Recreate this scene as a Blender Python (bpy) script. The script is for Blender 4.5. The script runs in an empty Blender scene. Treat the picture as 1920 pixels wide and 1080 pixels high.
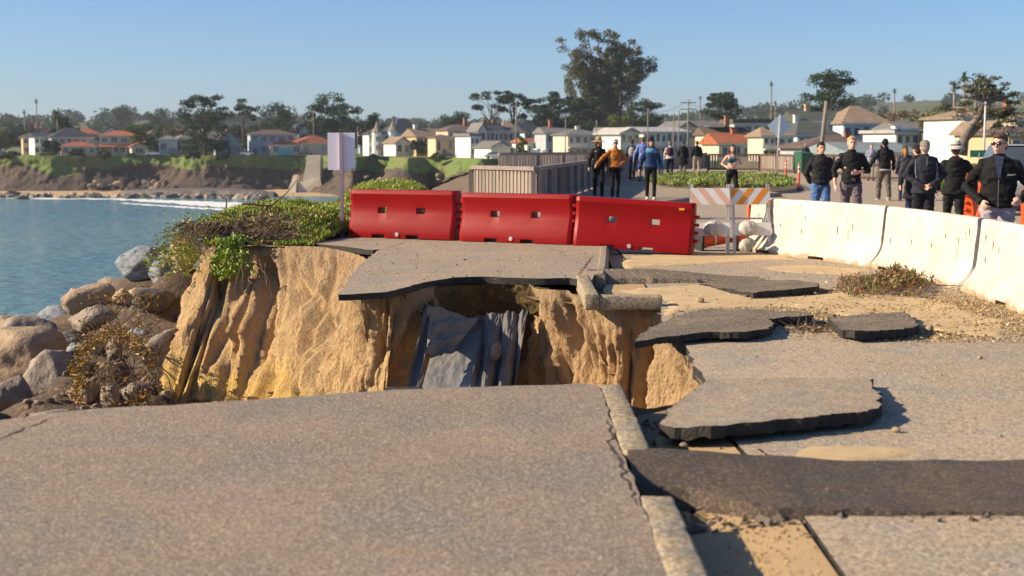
import bpy, bmesh, math, random
from mathutils import Vector, Matrix, noise, Quaternion
R = math.radians
PI = math.pi
scene = bpy.context.scene
COL = scene.collection

# ---------------------------------------------------------------- camera, sky, sun, exposure
FPX = 2667.0; HZ = 268.0; CAMZ = 1.6
PITCH = math.atan((540 - HZ) / FPX)
cam_d = bpy.data.cameras.new('camera'); cam = bpy.data.objects.new('camera', cam_d); COL.objects.link(cam)
cam.location = (0, 0, CAMZ); cam.rotation_euler = (PI/2 - PITCH, 0, 0)
cam_d.sensor_width = 36; cam_d.lens = 36 * FPX / 1920
cam_d.clip_start = 0.1; cam_d.clip_end = 20000
cam_d.dof.use_dof = True; cam_d.dof.focus_distance = 17.5; cam_d.dof.aperture_fstop = 2.6
scene.camera = cam

SUN_EL = 28.0
SUN_DIR = Vector((-math.cos(R(6)), -math.sin(R(6)), 0)) * math.cos(R(SUN_EL)) + Vector((0, 0, math.sin(R(SUN_EL))))
world = bpy.data.worlds.new('World'); scene.world = world; world.use_nodes = True
wn = world.node_tree.nodes; wl = world.node_tree.links
for n_ in list(wn): wn.remove(n_)
sky = wn.new('ShaderNodeTexSky'); sky.sky_type = 'NISHITA'; sky.sun_disc = False
sky.sun_elevation = R(SUN_EL); sky.sun_rotation = math.atan2(SUN_DIR.x, SUN_DIR.y)
sky.altitude = 50; sky.air_density = 0.8; sky.dust_density = 0.6; sky.ozone_density = 6.5
bg = wn.new('ShaderNodeBackground'); bg.inputs[1].default_value = 0.090
wo = wn.new('ShaderNodeOutputWorld')
wl.new(sky.outputs[0], bg.inputs[0]); wl.new(bg.outputs[0], wo.inputs[0])
sun_d = bpy.data.lights.new('sun', 'SUN'); sun_d.energy = 5.0; sun_d.angle = R(0.5); sun_d.color = (1.0, 0.82, 0.58)
sun = bpy.data.objects.new('sun', sun_d); COL.objects.link(sun)
sun.rotation_euler = (-SUN_DIR).to_track_quat('-Z', 'Y').to_euler(); sun.location = (-40, 0, 40)
scene.view_settings.view_transform = 'Standard'; scene.view_settings.look = 'None'
scene.view_settings.gamma = 1; scene.view_settings.exposure = 0.68
scene.render.engine = 'CYCLES'
cy = scene.cycles
cy.max_bounces = 6; cy.diffuse_bounces = 3; cy.glossy_bounces = 3; cy.transmission_bounces = 4; cy.volume_bounces = 0
cy.transparent_max_bounces = 8; cy.caustics_reflective = False; cy.caustics_refractive = False
cy.use_denoising = True; cy.volume_step_rate = 4; cy.volume_max_steps = 64

# ---------------------------------------------------------------- pixel -> world
def _ray(px, py):
    c, s = math.cos(PITCH), math.sin(PITCH)
    a = (px - 960) / FPX; b = (540 - py) / FPX
    return Vector((a, c + b * s, -s + b * c))
def G(px, py, z=0.0):
    d = _ray(px, py); t = (z - CAMZ) / d.z
    return Vector((d.x * t, d.y * t, z))
def P(px, py, Y):
    d = _ray(px, py); t = Y / d.y
    return Vector((d.x * t, Y, CAMZ + d.z * t))
def nz(x, y=0.0, z=0.0): return noise.noise(Vector((x, y, z)))
def fbm(x, y=0.0, z=0.0, o=4): return noise.fractal(Vector((x, y, z)), 1.0, 2.0, o)
def lerp(a, b, t): return a + (b - a) * t
def clamp(x, a=0.0, b=1.0): return a if x < a else b if x > b else x
def sstep(a, b, x):
    t = clamp((x - a) / (b - a)); return t * t * (3 - 2 * t)

# ---------------------------------------------------------------- materials
MATS = {}
def nd(nt, t, **kw):
    n = nt.nodes.new(t)
    for k, v in kw.items(): setattr(n, k, v)
    return n
def mat(name, c1, c2=None, scale=4.0, rough=0.8, bump=0.0, bscale=None, c3=None, s3=40.0, f3=0.35, metal=0.0, coord='Object',
        stretch=(1, 1, 1), spec=0.4, island=None, detail=6, ramp=(0.35, 0.65), coat=0.0, bdist=0.02, trans=0.0, rv=0.0):
    """procedural principled material: two noise-mixed colours, fine speckle c3, bump, optional random tint per island"""
    if name in MATS: return MATS[name]
    m = bpy.data.materials.new(name); m.use_nodes = True; nt = m.node_tree
    b = nt.nodes['Principled BSDF']; L = nt.links
    b.inputs['Roughness'].default_value = rough; b.inputs['Metallic'].default_value = metal
    b.inputs['Specular IOR Level'].default_value = spec
    b.inputs['Coat Weight'].default_value = coat
    tc = nd(nt, 'ShaderNodeTexCoord')
    if coord == 'World':
        g = nd(nt, 'ShaderNodeNewGeometry'); src = g.outputs['Position']
    else: src = tc.outputs['Object']
    mp = nd(nt, 'ShaderNodeMapping'); mp.inputs['Scale'].default_value = stretch; L.new(src, mp.inputs[0])
    V = mp.outputs[0]
    def ns(sc, det=detail):
        t = nd(nt, 'ShaderNodeTexNoise'); t.inputs['Scale'].default_value = sc; t.inputs['Detail'].default_value = det
        t.inputs['Roughness'].default_value = 0.6; L.new(V, t.inputs['Vector']); return t.outputs[0]
    if c2 is None: c2 = tuple(x * 0.8 for x in c1)
    r = nd(nt, 'ShaderNodeValToRGB'); L.new(ns(scale), r.inputs[0])
    e = r.color_ramp.elements; e[0].position, e[1].position = ramp
    e[0].color = (*c1, 1); e[1].color = (*c2, 1)
    out = r.outputs[0]
    if c3 is not None:
        r3 = nd(nt, 'ShaderNodeValToRGB'); L.new(ns(s3, 3), r3.inputs[0])
        r3.color_ramp.elements[0].position = 1 - f3 - 0.05 if f3 < 0.5 else 0.45
        r3.color_ramp.elements[1].position = min(1, r3.color_ramp.elements[0].position + 0.12)
        mx = nd(nt, 'ShaderNodeMix', data_type='RGBA'); L.new(r3.outputs[0], mx.inputs[0]); L.new(out, mx.inputs[6])
        mx.inputs[7].default_value = (*c3, 1); out = mx.outputs[2]
    if island:
        g = nd(nt, 'ShaderNodeNewGeometry'); ri = nd(nt, 'ShaderNodeValToRGB'); L.new(g.outputs['Random Per Island'], ri.inputs[0])
        el = ri.color_ramp.elements
        while len(el) < len(island): el.new(0.5)
        for k, (p_, c_) in enumerate(island): el[k].position = p_; el[k].color = (*c_, 1)
        mx = nd(nt, 'ShaderNodeMix', data_type='RGBA'); mx.inputs[0].default_value = 0.75; L.new(out, mx.inputs[6]); L.new(ri.outputs[0], mx.inputs[7]); out = mx.outputs[2]
    L.new(out, b.inputs['Base Color'])
    if bump > 0:
        bp = nd(nt, 'ShaderNodeBump'); bp.inputs['Strength'].default_value = bump; bp.inputs['Distance'].default_value = bdist
        L.new(ns(bscale or scale * 6, 8), bp.inputs['Height']); L.new(bp.outputs[0], b.inputs['Normal'])
    if rv > 0:
        mr = nd(nt, 'ShaderNodeMapRange'); mr.inputs['To Min'].default_value = rough - rv; mr.inputs['To Max'].default_value = min(1, rough + rv)
        L.new(ns(scale * 2.3), mr.inputs[0]); L.new(mr.outputs[0], b.inputs['Roughness'])
    if trans > 0:
        tr = nd(nt, 'ShaderNodeBsdfTranslucent'); L.new(out, tr.inputs[0]); ms = nd(nt, 'ShaderNodeMixShader'); ms.inputs[0].default_value = trans
        L.new(b.outputs[0], ms.inputs[1]); L.new(tr.outputs[0], ms.inputs[2]); L.new(ms.outputs[0], nt.nodes['Material Output'].inputs[0])
    MATS[name] = m; return m
def flat(name, c, rough=0.6, **k):
    return mat(name, c, tuple(x * 0.86 for x in c), scale=3.0, rough=rough, **k)

def asphalt(name, c1, c2, cl, cd, grain=70.0, patch=0.5, bump=1.0, dist=.012, cov=(.66, .36)):
    """worn asphalt: broad tone patches, pale and dark aggregate grains, grainy relief"""
    if name in MATS: return MATS[name]
    m = bpy.data.materials.new(name); m.use_nodes = True; nt = m.node_tree; L = nt.links; b = nt.nodes['Principled BSDF']
    b.inputs['Roughness'].default_value = .9; b.inputs['Specular IOR Level'].default_value = .3
    g = nd(nt, 'ShaderNodeNewGeometry'); P_ = g.outputs['Position']
    def ns(sc, det=4, rg=.6):
        t = nd(nt, 'ShaderNodeTexNoise'); t.inputs['Scale'].default_value = sc; t.inputs['Detail'].default_value = det; t.inputs['Roughness'].default_value = rg; L.new(P_, t.inputs[0]); return t
    def ramp(src, stops):
        r = nd(nt, 'ShaderNodeValToRGB'); L.new(src, r.inputs[0]); e = r.color_ramp.elements; e[0].position, e[0].color = stops[0]; e[1].position, e[1].color = stops[-1]
        for p, c in stops[1:-1]: x = e.new(p); x.color = c
        return r.outputs[0]
    def mix(f, a, c):
        x = nd(nt, 'ShaderNodeMix', data_type='RGBA'); L.new(f, x.inputs[0]); L.new(a, x.inputs[6])
        if hasattr(c, '__len__'): x.inputs[7].default_value = (*c, 1)
        else: L.new(c, x.inputs[7])
        return x.outputs[2]
    base = ramp(ns(patch, 5, .65).outputs[0], [(.36, (*c1, 1)), (.5, (*[(a + b_) / 2 for a, b_ in zip(c1, c2)], 1)), (.64, (*c2, 1))])
    g2 = tuple(sum(c2) / 3 * k for k in (1.06, 1.0, .86)); base = mix(ramp(ns(patch * 2.1, 4).outputs[0], [(.47, (0, 0, 0, 1)), (.64, (.85, .85, .85, 1))]), base, g2)
    v = nd(nt, 'ShaderNodeTexVoronoi'); v.inputs['Scale'].default_value = grain; L.new(P_, v.inputs['Vector']); sx = nd(nt, 'ShaderNodeSeparateColor'); L.new(v.outputs['Color'], sx.inputs[0])
    base = mix(ramp(sx.outputs[0], [(cov[0], (0, 0, 0, 1)), (cov[0] + .2, (.75, .75, .75, 1))]), base, cl)
    base = mix(ramp(sx.outputs[1], [(1 - cov[1], (0, 0, 0, 1)), (1 - cov[1] + .2, (.7, .7, .7, 1))]), base, cd)
    n3 = ns(grain * .35, 6, .7); base = mix(ramp(n3.outputs[0], [(.56, (0, 0, 0, 1)), (.68, (.5, .5, .5, 1))]), base, cd)
    L.new(base, b.inputs['Base Color'])
    ad = nd(nt, 'ShaderNodeMath', operation='ADD'); L.new(sx.outputs[2], ad.inputs[0]); L.new(n3.outputs[0], ad.inputs[1])
    bp = nd(nt, 'ShaderNodeBump'); bp.inputs['Strength'].default_value = bump; bp.inputs['Distance'].default_value = dist; L.new(ad.outputs[0], bp.inputs['Height']); L.new(bp.outputs[0], b.inputs['Normal'])
    MATS[name] = m; return m

# ---------------------------------------------------------------- mesh builder
class MB:
    def __init__(s): s.v = []; s.f = []; s.m = []; s.M = None
    def add(s, vs, fs, mi=0):
        o = len(s.v)
        if s.M is not None: vs = [s.M @ Vector(v) for v in vs]
        s.v += [tuple(v) for v in vs]; s.f += [tuple(i + o for i in f) for f in fs]; s.m += [mi] * len(fs); return s
    def box(s, x0, x1, y0, y1, z0, z1, mi=0):
        return s.add([(x0,y0,z0),(x1,y0,z0),(x1,y1,z0),(x0,y1,z0),(x0,y0,z1),(x1,y0,z1),(x1,y1,z1),(x0,y1,z1)],
                     [(0,3,2,1),(4,5,6,7),(0,1,5,4),(1,2,6,5),(2,3,7,6),(3,0,4,7)], mi)
    def bar(s, a, b, w, h=None, up=(0, 0, 1), mi=0):
        a, b = Vector(a), Vector(b); h = h or w; d = (b - a).normalized(); u = Vector(up)
        if abs(d.dot(u)) > 0.98: u = Vector((1, 0, 0))
        r = d.cross(u).normalized() * w / 2; q = r.cross(d).normalized() * h / 2
        vs = [a - r - q, a + r - q, a + r + q, a - r + q, b - r - q, b + r - q, b + r + q, b - r + q]
        return s.add(vs, [(0,1,2,3),(7,6,5,4),(0,4,5,1),(1,5,6,2),(2,6,7,3),(3,7,4,0)], mi)
    def tube(s, pts, rad, n=8, cap=True, mi=0, flatz=1.0):
        pts = [Vector(p) for p in pts]; k = len(pts)
        if not hasattr(rad, '__len__'): rad = [rad] * k
        vs = []; pr = None
        for i, p in enumerate(pts):
            d = (pts[min(i+1, k-1)] - pts[max(i-1, 0)])
            d = d.normalized() if d.length > 1e-9 else Vector((0, 0, 1))
            if pr is None: r = d.cross(Vector((0.13, 0.31, 0.94))); r = r.normalized() if r.length > 1e-3 else Vector((1, 0, 0))
            else:
                r = pr - d * pr.dot(d); r = r.normalized() if r.length > 1e-6 else Vector((1, 0, 0))
            pr = r; q = d.cross(r)
            for j in range(n):
                a = 2 * PI * j / n; vs.append(p + (r * math.cos(a) + q * math.sin(a) * flatz) * rad[i])
        fs = [(i*n + j, i*n + (j+1) % n, (i+1)*n + (j+1) % n, (i+1)*n + j) for i in range(k-1) for j in range(n)]
        if cap: fs += [tuple(range(n))[::-1], tuple((k-1)*n + j for j in range(n))]
        return s.add(vs, fs, mi)
    def lathe(s, prof, c=(0, 0, 0), n=16, sx=1.0, sy=1.0, mi=0):
        c = Vector(c); vs = []
        for r, z in prof:
            for j in range(n):
                a = 2 * PI * j / n; vs.append(c + Vector((math.cos(a) * r * sx, math.sin(a) * r * sy, z)))
        k = len(prof)
        fs = [(i*n + j, i*n + (j+1) % n, (i+1)*n + (j+1) % n, (i+1)*n + j) for i in range(k-1) for j in range(n)]
        fs += [tuple(range(n))[::-1], tuple((k-1)*n + j for j in range(n))]
        return s.add(vs, fs, mi)
    def ell(s, c, r, n=10, m=7, rot=None, mi=0):
        c = Vector(c); vs = []; r = r if hasattr(r, '__len__') else (r, r, r)
        for i in range(m + 1):
            t = PI * i / m
            for j in range(n):
                a = 2 * PI * j / n; v = Vector((math.sin(t)*math.cos(a)*r[0], math.sin(t)*math.sin(a)*r[1], math.cos(t)*r[2]))
                if rot is not None: v = rot @ v
                vs.append(c + v)
        fs = [((i+1)*n + j, (i+1)*n + (j+1) % n, i*n + (j+1) % n, i*n + j) for i in range(m) for j in range(n)]
        return s.add(vs, fs, mi)
    def prism(s, poly, z0, z1, mi=0, top=None, bot=None):
        """poly: list of (x,y) ccw; z0/z1 numbers or functions"""
        n = len(poly); Z0 = z0 if callable(z0) else (lambda x, y: z0); Z1 = z1 if callable(z1) else (lambda x, y: z1)
        vs = [(p[0], p[1], Z0(p[0], p[1])) for p in poly] + [(p[0], p[1], Z1(p[0], p[1])) for p in poly]
        fs = [tuple(range(n))[::-1], tuple(range(n, 2*n))] + [(i, (i+1) % n, (i+1) % n + n, i + n) for i in range(n)]
        return s.add(vs, fs, mi)
    def mesh(s, name, mats, smooth=False, bevel=0.0, seg=2, angle=30, merge=False, recalc=True):
        me = bpy.data.meshes.new(name); me.from_pydata(s.v, [], s.f)
        if not isinstance(mats, (list, tuple)): mats = [mats]
        for m in mats: me.materials.append(m)
        if len(mats) > 1: me.polygons.foreach_set('material_index', s.m)
        if bevel > 0 or merge or recalc:
            bm = bmesh.new(); bm.from_mesh(me)
            if merge or bevel > 0: bmesh.ops.remove_doubles(bm, verts=bm.verts, dist=1e-5)
            if recalc: bmesh.ops.recalc_face_normals(bm, faces=bm.faces)
            if bevel > 0:
                es = [e for e in bm.edges if len(e.link_faces) == 2 and e.calc_face_angle(0) > R(angle)]
                bmesh.ops.bevel(bm, geom=es, offset=bevel, segments=seg, profile=0.6, affect='EDGES', clamp_overlap=True)
            bm.to_mesh(me); bm.free()
        if smooth: me.shade_smooth()
        if smooth and smooth != True: me.set_sharp_from_angle(angle=R(smooth))
        me.update(); return me
    def build(s, name, mats, parent=None, **k):
        o = bpy.data.objects.new(name, s.mesh(name, mats, **k)); COL.objects.link(o)
        if parent is not None: o.parent = parent
        return o

def tag(o, label=None, cat=None, group=None, kind=None):
    if label: o['label'] = label
    if cat: o['category'] = cat
    if group: o['group'] = group
    if kind: o['kind'] = kind
    return o
def struct(o): o['kind'] = 'structure'; return o
def empty(name, loc=(0, 0, 0), rz=0.0, label=None, cat=None, group=None, sc=1.0):
    o = bpy.data.objects.new(name, None); COL.objects.link(o); o.location = loc; o.rotation_euler = (0, 0, rz)
    if sc != 1.0: o.scale = (sc, sc, sc)
    o.empty_display_size = 0.2
    return tag(o, label, cat, group)
def kids(o): return [c for c in bpy.data.objects if c.parent == o]
def dup(o, parent=None, _k=None):
    if _k is None:
        _k = {}
        for c in bpy.data.objects:
            if c.parent is not None: _k.setdefault(c.parent.name, []).append(c)
    c = o.copy(); COL.objects.link(c); c.parent = parent
    for ch in _k.get(o.name, []): dup(ch, c, _k)
    return c
def subdiv_line(pts, step):
    out = []
    for a, b in zip(pts[:-1], pts[1:]):
        a, b = Vector(a), Vector(b); n = max(1, int((b - a).length / step))
        for i in range(n): out.append(a.lerp(b, i / n))
    out.append(Vector(pts[-1])); return out
def catmull(pts, n):
    """n samples evenly by parameter over a catmull-rom spline through pts"""
    out = []; K = len(pts) - 1
    for i in range(n):
        t = i / (n - 1) * K; k = min(int(t), K - 1); u = t - k
        p0, p1, p2, p3 = (Vector(pts[max(k-1, 0)]), Vector(pts[k]), Vector(pts[k+1]), Vector(pts[min(k+2, K)]))
        out.append(0.5 * ((2*p1) + (p2 - p0)*u + (2*p0 - 5*p1 + 4*p2 - p3)*u*u + (3*p1 - p0 - 3*p2 + p3)*u**3))
    return out
def fill_poly(poly, step, zf, jitter=0.0):
    """2-D polygon -> triangulated surface with interior points every step, following zf(x,y)"""
    from mathutils.geometry import delaunay_2d_cdt
    vs = [Vector((p[0], p[1])) for p in poly]; n = len(vs)
    xs = [p[0] for p in poly]; ys = [p[1] for p in poly]
    nx = max(1, int((max(xs) - min(xs)) / step)); ny = max(1, int((max(ys) - min(ys)) / step))
    for i in range(1, nx):
        for j in range(1, ny):
            vs.append(Vector((min(xs) + (max(xs) - min(xs)) * (i + .5 * (j % 2)) / nx, min(ys) + (max(ys) - min(ys)) * j / ny)))
    r = delaunay_2d_cdt(vs, [], [list(range(n))], 1, 1e-5)
    bm = bmesh.new(); bv = [bm.verts.new((v.x, v.y, zf(v.x, v.y))) for v in r[0]]
    for f in r[2]:
        try: bm.faces.new([bv[i] for i in f])
        except ValueError: pass
    for v in [v for v in bm.verts if not v.link_faces]: bm.verts.remove(v)
    for f in bm.faces: f.normal_update()
    return bm
def rough_line(pts, step, amp, freq=3.0, seed=0.0):
    out = []
    ps = subdiv_line(pts, step)
    for i, p in enumerate(ps):
        if i in (0, len(ps) - 1): out.append(p.copy()); continue
        k = p.copy(); k.x += amp * (fbm(p.x*freq + seed, p.y*freq, 1.7)); k.y += amp * (fbm(p.x*freq, p.y*freq + seed, 9.1)); out.append(k)
    return out
def slab_mesh(name, poly, zt, zb, step, mats, parent=None, inset=0.0):
    """solid slab: bumpy top from zt(x,y), bottom zb, side faces with material 1"""
    bm = fill_poly(poly, step, zt)
    for f in bm.faces:
        f.material_index = 0; f.smooth = True
        if f.normal.z < 0: f.normal_flip()
    bound = [e for e in bm.edges if e.is_boundary]
    r = bmesh.ops.extrude_edge_only(bm, edges=bound)
    nv = [g for g in r['geom'] if isinstance(g, bmesh.types.BMVert)]; nf = [g for g in r['geom'] if isinstance(g, bmesh.types.BMFace)]
    for v in nv: v.co.z = zb(v.co.x, v.co.y)
    for f in nf: f.material_index = 1; f.smooth = False
    be = [e for e in bm.edges if e.is_boundary]
    bmesh.ops.contextual_create(bm, geom=be)
    bmesh.ops.recalc_face_normals(bm, faces=bm.faces)
    me = bpy.data.meshes.new(name); bm.to_mesh(me); bm.free()
    for m in mats: me.materials.append(m)
    me.set_sharp_from_angle(angle=R(40))
    o = bpy.data.objects.new(name, me); COL.objects.link(o); o.parent = parent
    return o
# ================================================================ THE SETTING
# ---- sea
def make_sea():
    m = bpy.data.materials.new('sea_water'); m.use_nodes = True; nt = m.node_tree; L = nt.links; b = nt.nodes['Principled BSDF']
    g = nd(nt, 'ShaderNodeNewGeometry')
    def ns(sc, st, det=5):
        mp = nd(nt, 'ShaderNodeMapping'); mp.inputs['Scale'].default_value = st; L.new(g.outputs['Position'], mp.inputs[0])
        t = nd(nt, 'ShaderNodeTexNoise'); t.inputs['Scale'].default_value = sc; t.inputs['Detail'].default_value = det; L.new(mp.outputs[0], t.inputs[0]); return t.outputs[0]
    r = nd(nt, 'ShaderNodeValToRGB'); L.new(ns(0.035, (1, 0.35, 1)), r.inputs[0])
    r.color_ramp.elements[0].position = 0.35; r.color_ramp.elements[1].position = 0.68
    r.color_ramp.elements[0].color = (0.11, 0.25, 0.33, 1); r.color_ramp.elements[1].color = (0.20, 0.33, 0.30, 1)
    L.new(r.outputs[0], b.inputs['Base Color']); b.inputs['Roughness'].default_value = 0.14; b.inputs['IOR'].default_value = 1.33
    ad = nd(nt, 'ShaderNodeMath', operation='ADD'); L.new(ns(0.9, (0.45, 1, 1), 8), ad.inputs[0]); L.new(ns(0.06, (0.6, 1, 1), 3), ad.inputs[1])
    bp = nd(nt, 'ShaderNodeBump'); bp.inputs['Strength'].default_value = 1.0; bp.inputs['Distance'].default_value = 1.3
    L.new(ad.outputs[0], bp.inputs['Height']); L.new(bp.outputs[0], b.inputs['Normal'])
    q = MB(); q.add([(-2400, -500, SEA), (2400, -500, SEA), (2400, 3250, SEA), (-2400, 3250, SEA)], [(0, 1, 2, 3)])
    struct(q.build('sea', m, recalc=False))
SEA = -13.0
make_sea()

M_GRASS = mat('grass_turf', (0.115, 0.19, 0.035), (0.17, 0.18, 0.06), scale=0.10, rough=0.95, bump=1.0, bscale=1, c3=(0.06, 0.075, 0.025), s3=.22, f3=.36, coord='World', bdist=.5)
M_DIRT = mat('dirt', (0.30, 0.21, 0.12), (0.20, 0.14, 0.09), scale=1.5, rough=0.95, bump=0.5, coord='World')
M_SAND = mat('beach_sand', (0.50, 0.36, 0.20), (0.42, 0.30, 0.17), scale=0.08, rough=0.95, coord='World')
M_CONC = asphalt('aggregate_concrete', (.43, .335, .21), (.34, .27, .175), (.60, .49, .33), (.15, .115, .08), grain=62, patch=1.6, dist=.010)
M_ASPH = asphalt('old_asphalt', (.35, .262, .182), (.25, .20, .15), (.62, .50, .37), (.13, .10, .08), grain=115, patch=.55, dist=.006)
M_ASPHF = asphalt('far_path_asphalt', (.43, .325, .225), (.33, .265, .19), (.60, .48, .35), (.22, .17, .12), grain=60, patch=.7, dist=.006)
M_ASPH2 = asphalt('road_asphalt', (.50, .385, .265), (.40, .32, .225), (.70, .56, .40), (.20, .155, .11), grain=75, patch=.6, dist=.008)
M_ABLACK = mat('asphalt_broken_edge', (0.022, 0.020, 0.018), (0.05, 0.045, 0.038), scale=14, rough=0.75, bump=1.0, bscale=45, c3=(0.2, 0.18, 0.15), s3=60, f3=0.30, coord='World', bdist=0.03)
M_BERM = asphalt('berm_asphalt', (.125, .090, .066), (.085, .066, .052), (.20, .155, .115), (.05, .04, .034), grain=90, patch=1.2, dist=.004)
M_BERMW = asphalt('worn_asphalt', (.27, .205, .14), (.16, .125, .09), (.46, .36, .24), (.08, .062, .048), grain=70, patch=1.6, dist=.012)
M_CONCP = mat('gutter_concrete', (0.50, 0.345, 0.18), (0.42, 0.29, 0.155), scale=1.2, rough=0.92, bump=0.4, bscale=70, c3=(0.22, 0.16, 0.10), s3=14, f3=0.30, coord='World', bdist=0.006)

# ---- far coast rim (x, y) from the left to the lookout
RIM = [(-700, 520), (-420, 480), (-250, 452), (-170, 440), (-140, 432), (-110, 441), (-92, 436), (-70, 445), (-63, 441), (-58, 430), (-50, 420), (-44, 402), (-41, 414),
       (-34, 408), (-33, 385), (-27, 372), (-24, 386), (-15, 380), (-14, 352), (-8, 335), (0, 338), (6, 300), (5, 250), (0, 180), (-2.5, 110), (-3.1, 60)]
NEARC = [(-3.3, 50), (-4.2, 42), (-5.3, 36), (-5.9, 30), (-5.3, 26), (-4.95, 22.8)]
LIP = [(-4.3, 22.6), (-3.6, 22.4), (-3.0, 22.2), (-2.4, 21.5), (-2.08, 20), (-2.0, 17.8), (-1.86, 16.2), (-1.6, 16.0), (-1.25, 16.1), (-.98, 16.4), (-.8, 17.0),
       (-.3, 17.3), (.08, 17.0), (.26, 16.3), (.6, 16.0), (.85, 15.7), (1.1, 15.3), (1.5, 15.2), (1.62, 14.6), (1.46, 13.8), (1.48, 12.3), (1.43, 11.2), (1.41, 10.4), (1.2, 9.8), (.9, 9.4),
       (.5, 9.15), (-1, 8.9), (-3, 8.0), (-6, 6.6), (-10, 5), (-16, 2)]
def zland(x, y):
    base = lerp(-0.2, -2.3, sstep(60, 380, y))
    up = sstep(470, 1500, y)
    return base + up * 9 + (0.5 * fbm(x * .01, y * .01) if y > 470 else 0)
poly = [Vector((*p, 0)) for p in RIM + NEARC + LIP] + [Vector(p + (0,)) for p in [(-16, -6), (90, -6), (160, 60), (700, 400), (1500, 3200), (-1500, 3200), (-900, 900)]]
bm = fill_poly(poly, 30, zland)
for f in bm.faces:
    if f.normal.z < 0: f.normal_flip()
me = bpy.data.meshes.new('ground'); bm.to_mesh(me); bm.free(); me.materials.append(M_DIRT); me.materials.append(M_GRASS)
for f in me.polygons: f.material_index = 1 if f.center.y > 110 else 0
o = bpy.data.objects.new('ground', me); COL.objects.link(o); struct(o)

# ---- cliffs
def cliff_material(name, warm=1.0, wood=0.0):
    m = bpy.data.materials.new(name); m.use_nodes = True; nt = m.node_tree; L = nt.links; b = nt.nodes['Principled BSDF']
    b.inputs['Roughness'].default_value = 0.95; b.inputs['Specular IOR Level'].default_value = 0.15
    g = nd(nt, 'ShaderNodeNewGeometry')
    def ns(sc, st=(1, 1, 1), det=6):
        mp = nd(nt, 'ShaderNodeMapping'); mp.inputs['Scale'].default_value = st; L.new(g.outputs['Position'], mp.inputs[0])
        t = nd(nt, 'ShaderNodeTexNoise'); t.inputs['Scale'].default_value = sc; t.inputs['Detail'].default_value = det; t.inputs['Roughness'].default_value = 0.62
        L.new(mp.outputs[0], t.inputs[0]); return t.outputs[0]
    def mth(op, a, b_=None, c=None):
        n = nd(nt, 'ShaderNodeMath', operation=op)
        for i, v in enumerate((a, b_, c)):
            if v is None: continue
            if isinstance(v, (int, float)): n.inputs[i].default_value = v
            else: L.new(v, n.inputs[i])
        return n.outputs[0]
    sp = nd(nt, 'ShaderNodeSeparateXYZ'); L.new(g.outputs['Position'], sp.inputs[0])
    zz = mth('ADD', sp.outputs[2], mth('MULTIPLY', mth('SUBTRACT', ns(1.6, (1, 1, .5)), 0.5), 1.3))
    r = nd(nt, 'ShaderNodeValToRGB'); mr = nd(nt, 'ShaderNodeMapRange'); mr.inputs['From Min'].default_value = -2.4; mr.inputs['From Max'].default_value = 0.1
    L.new(zz, mr.inputs[0]); L.new(mr.outputs[0], r.inputs[0])
    e = r.color_ramp.elements; e[0].position = 0.0; e[0].color = (0.62, 0.42, 0.16, 1)
    e[1].position = 1.0; e[1].color = (0.40, 0.27, 0.155, 1)
    for p_, c_ in ((0.20, (0.62, 0.42, 0.14)), (0.34, (0.53, 0.36, 0.18)), (0.72, (0.48, 0.33, 0.18)), (0.90, (0.36, 0.25, 0.145))):
        x = e.new(p_); x.color = (*c_, 1)
    r2 = nd(nt, 'ShaderNodeValToRGB'); L.new(ns(3.2, (1, 1, .16)), r2.inputs[0]); r2.color_ramp.elements[0].position = 0.52; r2.color_ramp.elements[1].position = 0.72
    mx = nd(nt, 'ShaderNodeMix', data_type='RGBA'); L.new(mth('MULTIPLY', r2.outputs[0], 0.75), mx.inputs[0]); L.new(r.outputs[0], mx.inputs[6]); mx.inputs[7].default_value = (0.45, 0.24, 0.09, 1)
    r3 = nd(nt, 'ShaderNodeValToRGB'); L.new(ns(16, (1, 1, .6)), r3.inputs[0]); r3.color_ramp.elements[0].position = 0.55; r3.color_ramp.elements[1].position = 0.7
    mx2 = nd(nt, 'ShaderNodeMix', data_type='RGBA'); L.new(mth('MULTIPLY', r3.outputs[0], 0.6), mx2.inputs[0]); L.new(mx.outputs[2], mx2.inputs[6]); mx2.inputs[7].default_value = (0.30, 0.19, 0.10, 1)
    L.new(mx2.outputs[2], b.inputs['Base Color'])
    h = mth('ADD', mth('MULTIPLY', ns(9, (1, 1, .28), 8), 1.0), mth('MULTIPLY', ns(34, (1, 1, .7), 8), 0.6))
    bp = nd(nt, 'ShaderNodeBump'); bp.inputs['Strength'].default_value = 1.0; bp.inputs['Distance'].default_value = 0.07; L.new(h, bp.inputs['Height']); L.new(bp.outputs[0], b.inputs['Normal'])
    return m
M_CLIFF = cliff_material('cliff_soil')

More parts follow.
